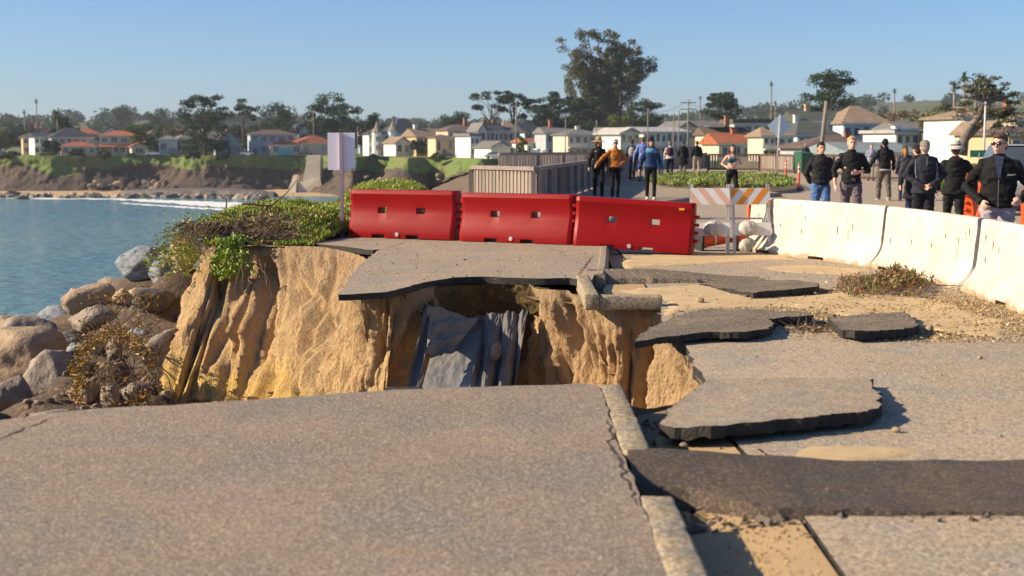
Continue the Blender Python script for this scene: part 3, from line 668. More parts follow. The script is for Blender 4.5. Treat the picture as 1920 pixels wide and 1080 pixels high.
for i in range(160):
    x = rnd.uniform(-6.2, -5.0); y = rnd.uniform(17, 24); s = rnd.uniform(.03, .11)
    o = bpy.data.objects.new('stone', RKM[rnd.randrange(8)]); COL.objects.link(o); o.location = (x, y, ztal(x, y) + .2 * s)
    o.scale = (s, s, s * .7); o.rotation_euler = (rnd.uniform(-.5, .5), rnd.uniform(-.5, .5), rnd.uniform(0, 6))
    tag(o, 'small stone in the brown rubble at the cliff foot', 'stone', 'small stones at the cliff foot')

# ---------------------------------------------------------------- loose stones and grit on the road
M_PEB = mat('pebble', (.42, .33, .20), (.30, .23, .14), scale=9, rough=.9, bump=.4)
PB = [rock_mesh('stone', 101 + i, M_PEB, sub=2, rough=.12) for i in range(3)]
def pebble(px, py, wpx, label, z=-.13, mi=0, sq=.75):
    p = G(px, py, z); s = wpx / 2 * p.y / FPX
    o = bpy.data.objects.new('stone', PB[mi]); COL.objects.link(o); o.location = (p.x, p.y, zroad(p.x, p.y) + s * .45 if z < -.1 else s * .45); o.scale = (s, s, s * sq); o.rotation_euler = (0, 0, px)
    return tag(o, label, 'stone', 'loose stones on the road')
pebble(1680, 810, 26, 'round yellow stone alone on the open road'); pebble(1282, 838, 22, 'ochre stone by the big slab corner')
pebble(1550, 938, 9, 'tiny white stone on the front slope of the dark berm', z=-.05); pebble(1742, 622, 24, 'pointed tan stone right of the small dark slab', sq=1.2, mi=1)
pebble(1312, 568, 26, 'tan clod sitting on the sandy gutter', mi=2, sq=1.0); pebble(1528, 552, 14, 'ochre pebble right of the plank end', mi=1)
pebble(1838, 672, 14, 'small stone on the far right of the road'); pebble(1615, 787, 26, 'flat grey flake of asphalt by the slab shadow', sq=.25, mi=1)
pebble(1875, 818, 12, 'small brown pebble near the right border'); pebble(1470, 862, 10, 'tiny pebble at the back of the berm')
def grit(name, n, xr, yr, dens, smin, smax, mt, seed, label, zf=zroad):
    rnd = random.Random(seed); q = MB(); k = 0
    while k < n:
        x = rnd.uniform(*xr); y = rnd.uniform(*yr)
        if rnd.random() > dens(x, y): k += .02; continue
        k += 1; s = rnd.uniform(smin, smax) * (1.8 if rnd.random() < .06 else 1); c = Vector((x, y, zf(x, y) + s * .35))
        rt = [Vector((rnd.gauss(0, 1), rnd.gauss(0, 1), rnd.gauss(0, .6))).normalized() * s * rnd.uniform(.7, 1.2) for _ in range(3)]
        vs = [c + rt[0], c + rt[1], c + rt[2], c - rt[0], c - rt[1], c - rt[2]]
        q.add(vs, [(0,1,2), (1,3,2), (3,4,2), (4,0,2), (1,0,5), (3,1,5), (4,3,5), (0,4,5)])
    return tag(q.build(name, mt, recalc=False), label, 'gravel', None, 'stuff')
ISL = [(0, (.12, .08, .04)), (.35, (.38, .26, .11)), (.6, (.60, .42, .19)), (.8, (.26, .18, .10)), (1, (.74, .58, .34))]
M_GRIT = mat('gravel', (.40, .29, .15), (.25, .18, .10), scale=30, rough=.95, island=ISL)
def dspill(x, y):
    px = 960 + FPX * x / y; py = HZ + 1.73 * FPX / y
    a = math.exp(-((px - 1730 - (py - 600) * 1.1) / 190)**2 - ((py - 600) / 38)**2)
    b = .16 * math.exp(-((py - 570) / 30)**2) * sstep(1240, 1320, px)
    return min(1, a * 1.2 + b) if px < 1935 else .0
grit('gravel', 22000, (1.6, 6.2), (12.3, 16.8), dspill, .004, .014, M_GRIT, 3, 'gravel and grit spilled along the barrier foot')
grit('debris', 2200, (1.65, 6.5), (9.6, 22), lambda x, y: .03 + .5 * max(0, fbm(x*.8, y*.6, 4)) + (.5 if y > 15 else 0), .004, .011, M_GRIT, 9, 'scattered crumbs of asphalt and soil on the road')
grit('debris', 260, (-2.6, 1.1), (16.5, 23), lambda x, y: .5, .004, .014, mat('dark_crumb', (.08, .06, .04), (.14, .10, .06), scale=20), 19, 'dark crumbs on the far path slab', zf=lambda x, y: 0)
grit('debris', 150, (.82, 1.4), (8.0, 9.2), lambda x, y: 1, .010, .028, mat('rubble_dark', (.09, .075, .06), (.16, .13, .10), scale=9, c3=(.35, .25, .13), s3=6, f3=.4), 29, 'dark rubble in the gap beside the foreground kerb', zf=lambda x, y: -.2)
grit('debris', 220, (.85, 1.33), (5.1, 6.35), lambda x, y: .6, .004, .010, M_GRIT, 37, 'soil crumbs scattered on the foreground gutter', zf=lambda x, y: -.142)
grit('debris', 420, (.95, 6.2), (6.37, 6.47), lambda x, y: 1, .008, .026, MATS['rubble_dark'], 33, 'black crumbs broken from the front edge of the dark berm', zf=lambda x, y: -.145)
grit('debris', 120, (.80, 1.25), (6.35, 6.8), lambda x, y: 1, .01, .03, MATS['rubble_dark'], 31, 'black crumbs at the torn end of the berm', zf=lambda x, y: -.19)
# sand drifts lying on the road (thin, slightly proud)
M_DRIFT = mat('sand_drift', (.62, .45, .24), (.50, .365, .20), scale=3, rough=.95, bump=.5, bscale=40, c3=(.28, .21, .12), s3=30, f3=.34, coord='World', bdist=.01)
def drift(pts, h, seed, label):
    base = [G(p[0], p[1], -.13) for p in pts]; ring = rough_line(base + [base[0]], .12, .12, 3, seed)[:-1]
    cx = sum(p.x for p in ring) / len(ring); cy_ = sum(p.y for p in ring) / len(ring)
    bm = fill_poly([Vector((p.x, p.y, 0)) for p in ring], .1, lambda x, y: 0)
    bd = {v for v in bm.verts if any(e.is_boundary for e in v.link_edges)}
    for v in bm.verts: v.co.z = zroad(v.co.x, v.co.y) + (-.006 if v in bd else .004 + h * (.5 + .9 * fbm(v.co.x*3, v.co.y*3, seed)))
    for f in bm.faces:
        if f.normal.z < 0: f.normal_flip()
    me = bpy.data.meshes.new('sand'); bm.to_mesh(me); bm.free(); me.materials.append(M_DRIFT); me.shade_smooth()
    o = bpy.data.objects.new('sand', me); COL.objects.link(o); return tag(o, label, 'sand', None, 'stuff')
drift([(1180, 482), (1300, 472), (1480, 478), (1500, 486), (1380, 490), (1230, 500), (1160, 505)], .006, 1, 'pale sand drifted along the road below the red barriers')
drift([(1150, 545), (1320, 534), (1420, 552), (1600, 548), (1750, 560), (1900, 605), (1880, 632), (1750, 620), (1560, 590), (1480, 575), (1330, 577), (1250, 592), (1235, 560)], .010, 2, 'sand and soil spread across the broken road')
drift([(1500, 838), (1620, 832), (1760, 840), (1700, 862), (1560, 868), (1480, 862)], .006, 3, 'sand patch behind the dark berm')
drift([(1420, 500), (1520, 496), (1640, 505), (1600, 515), (1480, 512)], .006, 4, 'thin sand patch near the white barriers')

# ---------------------------------------------------------------- geotextile in the hollow
M_FAB = mat('geotextile', (.155, .145, .135), (.105, .098, .092), scale=2, rough=.5, bump=.25, bscale=30, spec=.5, bdist=.01)
def cloth(name, cs, nu, nv, fold, seed, label, mt):
    """cs: 4 corner points tl,tr,bl,br; fold(u,v) -> outward displacement"""
    tl, tr, bl, br = cs; q = MB(); vs = []
    n = (tr - tl).cross(bl - tl).normalized()
    if n.y > 0: n = -n
    for j in range(nv + 1):
        for i in range(nu + 1):
            u, v = i / nu, j / nv; p = tl.lerp(tr, u).lerp(bl.lerp(br, u), v); vs.append(p + n * fold(u, v))
    q.add(vs, [(j*(nu+1)+i, j*(nu+1)+i+1, (j+1)*(nu+1)+i+1, (j+1)*(nu+1)+i) for j in range(nv) for i in range(nu)])
    o = q.build(name, mt, smooth=True, recalc=False)
    return tag(o, label, 'fabric')
cloth('fabric_sheet', (P(815, 640, 16.3), P(905, 620, 16.4), P(782, 760, 15.15), P(905, 760, 15.15)), 60, 60,
      lambda u, v: .02 * fbm(u*2.5, v*2.5, 3) + .006 * fbm(u*9, v*9, 2), 1, 'flat grey sheet of geotextile in the bottom of the hollow', mat('geotextile_pale', (.27, .27, .26), (.2, .2, .2), scale=2, rough=.55, bump=.3, bscale=12, bdist=.02))
cloth('fabric_sheet', (P(908, 590, 16.5), P(990, 585, 16.45), P(878, 760, 15.15), P(962, 760, 15.3)), 110, 70,
      lambda u, v: (.03 + .10 * v) * 1.5 * (abs(math.sin((u*2.6 + .5*nz(v*1.4, 2) - v*.5) * PI)) ** .6 - .5) + .03 * fbm(u*6, v*2.2, 3) + .015 * fbm(u*14, v*6, 8), 2, 'black fabric hanging in long glossy folds', M_FAB)
cloth('fabric_sheet', (P(800, 572, 16.15), P(898, 598, 16.4), P(796, 664, 15.65), P(846, 660, 15.75)), 70, 50,
      lambda u, v: .035 * fbm(u*3, v*5 + u*3, 4) + .02 * math.sin((u*2 + v*5)*3) + .015 * fbm(u*12, v*12, 2), 3, 'crumpled pale triangle of fabric at the top of the hollow', mat('geotextile_tan', (.30, .27, .21), (.20, .185, .15), scale=3, rough=.7, bump=.5, bscale=14, bdist=.02))
cloth('fabric_sheet', (P(797, 577, 16.1), P(806, 580, 16.13), P(757, 735, 15.0), P(788, 735, 15.1)), 24, 60,
      lambda u, v: .03 * math.sin(u*6 + v*3) + .02 * fbm(u*4, v*5, 2), 4, 'narrow dark strip of fabric hanging at the side of the hollow', M_FAB)
cloth('fabric_sheet', (P(885, 592, 16.9), P(940, 590, 16.95), P(830, 655, 16.6), P(900, 660, 16.6)), 40, 30,
      lambda u, v: .04 * fbm(u*4, v*7, 6) + .02 * math.sin(v*16 + u*5), 5, 'dark rumpled fabric in the deep shade of the hollow', M_FAB)
o = rock(930, 660, 15.72, 22, 6, 'fist sized stone caught in the black fabric folds', 40, .2, name='stone', group=None)
# dark organic soil under the slab
M_OSOIL = mat('organic_soil', (.13, .085, .03), (.065, .045, .02), scale=5, rough=.97, bump=1.0, bscale=30, c3=(.20, .14, .05), s3=25, f3=.38, coord='World', bdist=.05, stretch=(1, 1, .6))
wall('soil', [Vector(p) for p in [(-1.25, 16.05, -.075), (-1.0, 16.4, -.075), (-.75, 16.62, -.075), (-.3, 16.85, -.075), (.05, 16.8, -.075), (.3, 16.55, -.075), (.45, 16.3, -.075)]],
     [Vector(p) for p in [(-1.15, 16.15, -.3), (-.98, 16.45, -.42), (-.75, 16.7, -.48), (-.3, 17.0, -.5), (.1, 16.95, -.47), (.28, 16.7, -.4), (.4, 16.5, -.3)]], 160, [i/24 for i in range(25)] + [1.02], M_OSOIL,
     lambda s, z, t, p: .05 * fbm(s*3, z*5, 2) + .03 * fbm(s*11, z*12, 5) - (.12 if t > 1 else 0))

# ---------------------------------------------------------------- sign seen from behind
t = empty('sign', (-2.94, 24.6, .05), 0, 'blank back of a pale road sign on a post among the ice plant', 'sign')
q = MB(); q.box(-.235, .235, .035, .04, 1.085, 1.725); q.build('plate', mat('aluminium_sky_tint', (.96, .90, .97), (.93, .86, .97), scale=2, rough=.5), t, bevel=.0015)  # sky reflected in the bare aluminium is put into this pale lilac colour
q = MB(); q.box(-.03, -.026, -.025, .032, -.2, 1.72); q.box(-.026, .026, -.029, -.025, -.2, 1.72); q.box(.026, .03, -.025, .032, -.2, 1.72)
q.build('post', mat('painted_post', (.50, .38, .40), (.42, .32, .35), scale=5, rough=.6), t)
q = MB(); q.box(.17, .215, .029, .035, 1.10, 1.112); q.build('sticker', flat('dark_print', (.03, .03, .04)), t)
# ================================================================ BARRIERS, BARRICADES, FENCES
def cell_solid(xs, zs, solid, yf, mt, name, parent, bevel=.02, seg=3, mi=None):
    """panel built from a grid of cells: xs, zs breakpoints, solid(i,j), yf(z,x)->half thickness"""
    q = MB()
    def V(i, j, s): return (xs[i], s * yf(zs[j], xs[i]), zs[j])
    nx, nz_ = len(xs) - 1, len(zs) - 1
    for i in range(nx):
        for j in range(nz_):
            if not solid(i, j): continue
            q.add([V(i,j,-1), V(i+1,j,-1), V(i+1,j+1,-1), V(i,j+1,-1)], [(0,1,2,3)]); q.add([V(i,j,1), V(i+1,j,1), V(i+1,j+1,1), V(i,j+1,1)], [(3,2,1,0)])
            for di, dj, e in ((-1,0,((i,j),(i,j+1))), (1,0,((i+1,j+1),(i+1,j))), (0,-1,((i+1,j),(i,j))), (0,1,((i,j+1),(i+1,j+1)))):
                a, b = i + di, j + dj
                if not (0 <= a < nx and 0 <= b < nz_ and solid(a, b)):
                    (i0,j0),(i1,j1) = e; q.add([V(i0,j0,-1), V(i1,j1,-1), V(i1,j1,1), V(i0,j0,1)], [(0,1,2,3)])
    return q.build(name, mt, parent, bevel=bevel, seg=seg, angle=24, smooth=35)
M_RED = mat('red_plastic', (.27, .001, .0012), (.235, .001, .002), scale=1.2, rough=.45, bump=.12, bscale=3, spec=.22, c3=(.17, .012, .012), s3=9, f3=.26, bdist=.02, rv=.08)
M_ORG = mat('orange_plastic', (.75, .10, .01), (.68, .07, .008), scale=1.2, rough=.4)
M_CAPW = flat('white_cap', (.6, .6, .62)); M_STEEL = mat('steel', (.30, .30, .30), (.2, .2, .2), scale=9, rough=.4, metal=.8)
def make_barrier(label, group, L=2.0, H=.82, mt=None, sticker=False):
    t = empty('water_barrier', (0, 0, 0), 0, label, 'traffic barrier', group)
    xs = sorted(set([-L/2, L/2, -L/2+.05, L/2-.05, -.26*L/2-.0, -.26*L/2-.085*1.0, .46*L/2, .46*L/2+.0+.085, -.52*L/2, -.28*L/2+.0, .12*L/2, .36*L/2]))
    hx = [(-.46*L/2, -.46*L/2+.16), (.27*L/2, .27*L/2+.16)]; nx_ = [(-.53*L/2, -.53*L/2+.235), (.12*L/2, .12*L/2+.235)]
    xs = sorted(set([-L/2, -L/2+.06, L/2-.06, L/2] + [a for p in hx + nx_ for a in p]))
    zs = [0, .06, .12, .28, .42, .52, .66, .75, H]; zs = [z * H / .82 if z != H else H for z in zs]
    def solid(i, j):
        xm = (xs[i] + xs[i+1]) / 2; zm = (zs[j] + zs[j+1]) / 2
        if any(a < xm < b for a, b in hx) and zs[4] - .001 < zm < zs[5]: return False
        if any(a < xm < b for a, b in nx_) and zm < zs[1]: return False
        return True
    def yf(z, x):
        u = z / H; w = lerp(.225, .115, sstep(.12, .62, u)) + .03 * sstep(.72, .92, u) - .03 * sstep(.95, 1, u)
        if abs(x) > L/2 - .01: w -= .03
        return w
    # split tall x spans for a softer look
    cell_solid(xs, zs, solid, yf, mt or M_RED, 'body', t, bevel=.022)
    for s in (-1, 1):
        for k in range(5 if s < 0 else 6):
            z = (.14 + .13 * k + (.065 if s > 0 else 0)) * H / .82
            if z > H - .1: continue
            q = MB(); q.M = Matrix.Translation((s * (L/2 + .015), 0, z)); q.lathe([(.05, -.026), (.062, -.018), (.062, .018), (.05, .026)], n=16); q.box(-.05 if s > 0 else 0, 0 if s > 0 else .05, -.05, .05, -.02, .02)
            q.build('hinge_lug', mt or M_RED, t, smooth=40)
    q = MB(); q.M = Matrix.Translation((-.04, -.228, .065)) @ Matrix.Rotation(PI/2, 4, 'X'); q.lathe([(.034, 0), (.034, .012), (.026, .016), (.024, .010), (.010, .010), (.010, .016)], n=20)
    q.build('drain_plug', M_CAPW, t, smooth=40)
    if sticker:
        q = MB(); q.box(.74, .83, -.156, -.152, .70 * H / .82, .735 * H / .82); q.build('sticker', flat('amber', (.75, .35, .02)), t)
    return t
def place(o, loc, rz=0, ry=0, rx=0): o.location = loc; o.rotation_euler = (rx, ry, rz); return o
GB = 'red water filled barriers closing the path'
def seg_place(o, a, b):
    a, b = Vector(a), Vector(b); m = (a + b) / 2; d = b - a
    o.location = m; o.rotation_euler = (0, -math.atan2(d.z, math.hypot(d.x, d.y)), math.atan2(d.y, d.x)); o.rotation_mode = 'XYZ'
b1 = make_barrier('red plastic barrier beside the ice plant and the sign', GB); seg_place(b1, (-2.75, 24.4, .01), (-.84, 23.55, .01)); b1.scale = (1, 1, .98)
b2 = dup(b1); b2['label'] = 'red plastic barrier in the middle of the row of three'; seg_place(b2, (-.76, 23.38, .01), (1.0, 22.5, .01)); b2.scale = (1, 1, .95)
b3 = make_barrier('red plastic barrier with an amber sticker straddling the kerb', GB, sticker=True); seg_place(b3, (1.08, 22.4, -.01), (2.72, 22.02, -.10)); b3.scale = (.93, 1, .95)
GO = 'tall orange barriers on the road'
b4 = make_barrier('tall orange barrier standing behind the man in the white sun hat', GO, L=1.6, H=1.07, mt=M_ORG); place(b4, (11.15, 34.5, -.15), R(62))
b5 = dup(b4); b5['label'] = 'second orange barrier just behind the sunglasses man'; place(b5, (9.0, 27.0, -.15), R(70))
b5 = dup(b4); b5['label'] = 'orange barrier cut by the right border beside the sunglasses man'; place(b5, (7.55, 20.4, -.15), R(80))

# ---- white concrete barriers
def jersey_material():
    m = mat('white_painted_concrete', (.66, .61, .52), (.52, .465, .38), scale=1.6, rough=.85, bump=.6, bscale=22, c3=(.34, .28, .21), s3=16, f3=.36, bdist=.01)
    nt = m.node_tree; L = nt.links; b = nt.nodes['Principled BSDF']; src = b.inputs['Base Color'].links[0].from_socket
    tc = nd(nt, 'ShaderNodeTexCoord'); mp = nd(nt, 'ShaderNodeMapping'); mp.inputs['Scale'].default_value = (7, 2, 2.2); L.new(tc.outputs['Object'], mp.inputs[0])
    n = nd(nt, 'ShaderNodeTexNoise'); n.inputs['Scale'].default_value = 1.6; n.inputs['Detail'].default_value = 8; L.new(mp.outputs[0], n.inputs[0])
    r = nd(nt, 'ShaderNodeValToRGB'); r.color_ramp.elements[0].position = .64; r.color_ramp.elements[1].position = .74; L.new(n.outputs[0], r.inputs[0])
    mx = nd(nt, 'ShaderNodeMix', data_type='RGBA'); L.new(r.outputs[0], mx.inputs[0]); L.new(src, mx.inputs[6]); mx.inputs[7].default_value = (.22, .17, .11, 1)
    # bare concrete near the foot
    sp = nd(nt, 'ShaderNodeSeparateXYZ'); L.new(tc.outputs['Object'], sp.inputs[0]); n2 = nd(nt, 'ShaderNodeTexNoise'); n2.inputs['Scale'].default_value = 5; L.new(tc.outputs['Object'], n2.inputs[0])
    a = nd(nt, 'ShaderNodeMath', operation='MULTIPLY_ADD'); L.new(n2.outputs[0], a.inputs[0]); a.inputs[1].default_value = -.22; L.new(sp.outputs[2], a.inputs[2])
    mr = nd(nt, 'ShaderNodeMapRange'); mr.inputs['From Min'].default_value = -.015; mr.inputs['From Max'].default_value = -.06; L.new(a.outputs[0], mr.inputs[0])
    mx2 = nd(nt, 'ShaderNodeMix', data_type='RGBA'); L.new(mr.outputs[0], mx2.inputs[0]); L.new(mx.outputs[2], mx2.inputs[6]); mx2.inputs[7].default_value = (.36, .27, .17, 1)
    L.new(mx2.outputs[2], b.inputs['Base Color']); return m
M_JER = jersey_material()
M_SCAR = mat('scuff_dark', (.10, .08, .06), (.18, .14, .10), scale=20, rough=.95)
def jersey(a, b, label, seed, notches, H=.88):
    a, b = Vector(a), Vector(b); L = (b - a).length; t = empty('concrete_barrier', a, math.atan2(b.y - a.y, b.x - a.x), label, 'concrete barrier', 'white concrete barriers along the road')
    t.rotation_euler = (0, 0, t.rotation_euler[2])
    prof = [(-.30, 0), (-.30, .085), (-.26, .12), (-.19, .20), (-.135, .29), (-.12, .36), (-.105, .55), (-.085, .75), (-.075, H - .02), (-.055, H), (.055, H), (.075, H - .02), (.12, .36), (.19, .20), (.30, .085), (.30, 0)]
    n = int(L / .03); q = MB(); vs = []
    for i in range(n + 1):
        x = L * i / n; e = min(x, L - x)
        for k, (y, z) in enumerate(prof):
            dn = 0
            if k in (0, 15) and any(s < x < s + .38 for s in notches): z = .075
            w = .006 * fbm(x*3 + seed, z*4, y*4) + .004 * fbm(x*14 + seed, z*14, y*9)
            sh = .022 * sstep(.04, 0, e) * (1 + fbm(z*9 + seed, y*9, 2))
            vs.append((x + (sh if x < L/2 else -sh) * (1 if i in (0, n) else 0), y * (1 - sh*2) + w, z + (w if k not in (0, 15) else 0)))
    m = len(prof)
    q.add(vs, [(i*m+k, i*m+(k+1) % m, (i+1)*m+(k+1) % m, (i+1)*m+k) for i in range(n) for k in range(m)] + [tuple(range(m)), tuple(n*m+k for k in range(m-1, -1, -1))])
    q.build('block', M_JER, t, smooth=50)
    # lifting slots and scars: shallow dark recesses on the sun side
    rnd = random.Random(seed)
    for k in range(7):
        x = rnd.uniform(.2, L - .2); z = rnd.uniform(.40, .70); hh = rnd.uniform(.03, .075); w = rnd.uniform(.006, .014)
        y = -(lerp(.12, .075, (z - .36) / .45)) - .004; q = MB()
        q.M = Matrix.Translation((x, y, z)) @ Matrix.Rotation(rnd.uniform(-.12, .12), 4, 'Y'); q.ell((0, 0, 0), (w, .006, hh), 8, 6)
        q.build('scar', M_SCAR, t, smooth=True)
    return t
j1 = jersey((3.95, 23.15, -.16), (5.32, 20.05, -.16), 'white concrete barrier at the far end beside the striped barricade', 1, (.5, 1.9))
j2 = jersey((5.335, 19.98, -.165), (5.60, 16.85, -.165), 'white concrete barrier with ice plant debris at its foot', 2, (.35,))
j3 = jersey((5.61, 16.78, -.17), (5.50, 13.75, -.17), 'nearest white concrete barrier cut by the right border', 3, (1.4,))
q = MB()
for px, py, Y, s in ((1614, 494, 19.6, .11), (1690, 505, 18.4, .12), (1680, 515, 18.3, .08)):
    pass
kk = 0
for px, py, w in ((1614, 495, 30), (1684, 512, 34)):
    p = G(px, py, -.13); s = w / 2 * p.y / FPX; o = bpy.data.objects.new('stone', RKM[0]); COL.objects.link(o); o.location = (p.x, p.y, -.10); o.scale = (s, s, s)
    tag(o, ('broken grey concrete lump wedged under the far white barrier', 'grey lump at the foot of the middle white barrier')[kk], 'stone'); kk += 1

# ---- A-frame barricades
M_WOODW = mat('weathered_white_board', (.62, .57, .50), (.50, .46, .40), scale=5, rough=.7, bump=.3, c3=(.3, .26, .2), s3=20, f3=.25)
M_STRO = flat('orange_stripe', (.80, .28, .02)); M_STRP = flat('faded_stripe', (.72, .42, .30)); M_STRW = flat('white_stripe', (.72, .70, .68)); M_GALV = mat('galvanised', (.58, .55, .52), (.44, .42, .40), scale=14, rough=.5, metal=.15)
def barricade(loc, rz, label, lean, ms):
    t = empty('barricade', loc, rz, label, 'barricade', 'striped barricades between the barriers')
    for s in (-1, 1):
        q = MB(); q.bar((s*.28, -.27, 0), (s*.28, -.01, 1.10), .048, .012); q.bar((s*(.28 - .015), -.255, 0), (s*(.28-.015), .0, 1.10), .006, .04); q.build('leg', M_GALV, t)
        q = MB(); q.bar((s*.30, .27, 0), (s*.30, .01, 1.10), .035, .012); q.bar((s*.285, .255, 0), (s*.285, .0, 1.10), .006, .04); q.build('leg', M_GALV, t)
    for nm, z0, z1, st in (('striped_rail', .78, 1.04, True), ('lower_rail', .30, .50, False)):
        q = MB(); yb0 = -.27 * (1 - z0 / 1.10) - .02; yb1 = -.27 * (1 - z1 / 1.10) - .02
        def Y(z): return lerp(yb0, yb1, (z - z0) / (z1 - z0))
        W = .31
        q.add([(-W, Y(z0) - .008, z0), (W, Y(z0) - .008, z0), (W, Y(z1) - .008, z1), (-W, Y(z1) - .008, z1), (-W, Y(z0) + .012, z0), (W, Y(z0) + .012, z0), (W, Y(z1) + .012, z1), (-W, Y(z1) + .012, z1)],
              [(0,1,2,3),(7,6,5,4),(0,4,5,1),(1,5,6,2),(2,6,7,3),(3,7,4,0)], 0)
        if st:
            for k in range(-3, 5):
                x = k * .24; pts = []
                for (xx, zz) in ((x, z0 + .004), (x + .11, z0 + .004), (x + .11 + lean * .2, z1 - .004), (x + lean * .2, z1 - .004)): pts.append((xx, zz))
                # clip to the board
                def clip(pp, X, sg):
                    out = []
                    for i in range(len(pp)):
                        a, b = pp[i], pp[(i+1) % len(pp)]; ina, inb = sg*a[0] < sg*X, sg*b[0] < sg*X
                        if ina: out.append(a)
                        if ina != inb: u = (X - a[0]) / (b[0] - a[0]); out.append((X, lerp(a[1], b[1], u)))
                    return out
                pts = clip(pts, W - .002, 1); pts = clip(pts, -W + .002, -1) if pts else pts
                if len(pts) >= 3: q.add([(a, Y(z) - .0105, z) for a, z in pts], [tuple(range(len(pts)))], 1)
        q.build(nm, [ms[0], ms[1]], t, recalc=False)
    q = MB(); q.bar((-.28, .135, .55), (.28, .135, .55), .02, .03); q.build('brace', M_GALV, t)
    return t
barricade((3.13, 22.55, -.15), R(-4), 'left striped barricade with faded pink stripes', -1, (M_STRW, M_STRP))
barricade((3.77, 22.6, -.15), R(3), 'right striped barricade with bright orange stripes', 1, (M_STRW, M_STRO))
M_BAG = mat('sandbag_cloth', (.55, .52, .46), (.42, .40, .36), scale=5, rough=.85, bump=.5, bscale=18, bdist=.02)
def sandbag(loc, rz, label):
    bm = bmesh.new(); bmesh.ops.create_uvsphere(bm, u_segments=36, v_segments=20, radius=1)
    for v in bm.verts:
        c = v.co.copy(); v.co = Vector((c.x * .155 * (1 - .12 * c.z), c.y * .09, c.z * .12)); d = .012 * fbm(c.x*2, c.y*2, c.z*3, 3) + .010 * math.sin(c.x*9 + c.z*3) * (1 - abs(c.z)) + .006 * fbm(c.x*8, c.y*8, c.z*8)
        v.co += c.normalized() * d; v.co.y -= .05 * max(0, -c.z) * .5
    me = bpy.data.meshes.new('sandbag'); bm.to_mesh(me); bm.free(); me.materials.append(M_BAG); me.shade_smooth(); o = bpy.data.objects.new('sandbag', me); COL.objects.link(o)
    place(o, loc, rz); return tag(o, label, 'sandbag', 'sandbags on the barricades')
sandbag((3.17, 22.33, .27), .05, 'white sandbag draped over the left barricade rail')
sandbag((3.72, 22.36, .27), -.08, 'white sandbag draped over the right barricade rail')
o = dup(bpy.data.objects['sandbag']); place(o, (3.78, 22.75, -.03), .3); o['label'] = 'sandbag lying on the ground behind the right barricade'
def delineator(loc, label, h=.9, band=True, mt=None, lean=0):
    t = empty('delineator_post', loc, 0, label, 'delineator', 'orange delineator posts'); t.rotation_euler = (0, lean, 0)
    q = MB(); q.lathe([(.20, 0), (.20, .02), (.16, .045), (.05, .06), (.05, .07)], n=20); q.build('base', flat('black_rubber', (.03, .03, .03), .8), t, smooth=30)
    q = MB(); q.lathe([(.044, .05), (.042, h - .03), (.030, h - .012), (.030, h)], n=16); q.build('tube', mt or M_ORG, t, smooth=40)
    if band:
        for z in (h * .66, h * .82):
            q = MB(); q.lathe([(.0455, z), (.0455, z + .07)], n=16); q.build('reflective_band', flat('reflector', (.8, .8, .8), .3), t, smooth=40)
    return t
delineator((3.02, 23.6, -.13), 'orange delineator between the last red barrier and the barricade', .90, False)
delineator((4.00, 24.0, -.13), 'orange delineator glimpsed through the right barricade', .86, False)
delineator((4.35, 24.6, -.13), 'yellow banded orange delineator at the end of the white barrier', .86, False, flat('amber_tube', (.75, .35, .03)))
delineator((11.9, 62, -.13), 'orange delineator beside the diamond sign pole', 1.0)
delineator((10.5, 52.2, -.13), 'orange delineator at the end of the planted island', 1.0)
def cone(loc, rot, label):
    t = empty('traffic_cone', loc, 0, label, 'traffic cone', 'toppled traffic cones'); t.rotation_euler = rot
    q = MB(); q.box(-.17, .17, -.17, .17, 0, .03); q.build('base', MATS['black_rubber'], t, bevel=.008)
    q = MB(); q.lathe([(.13, .028), (.12, .06), (.035, .62), (.03, .64)], n=20); q.build('body', M_ORG, t, smooth=40)
    q = MB(); q.lathe([(.0925, .25), (.0665, .38)], n=20); q.build('reflective_band', MATS['reflector'], t, smooth=40)
cone((3.02, 22.95, .03), (0, R(90), .25), 'toppled orange cone behind the left barricade')
cone((3.65, 23.15, .03), (0, R(90), -.1), 'toppled orange cone behind the right barricade')

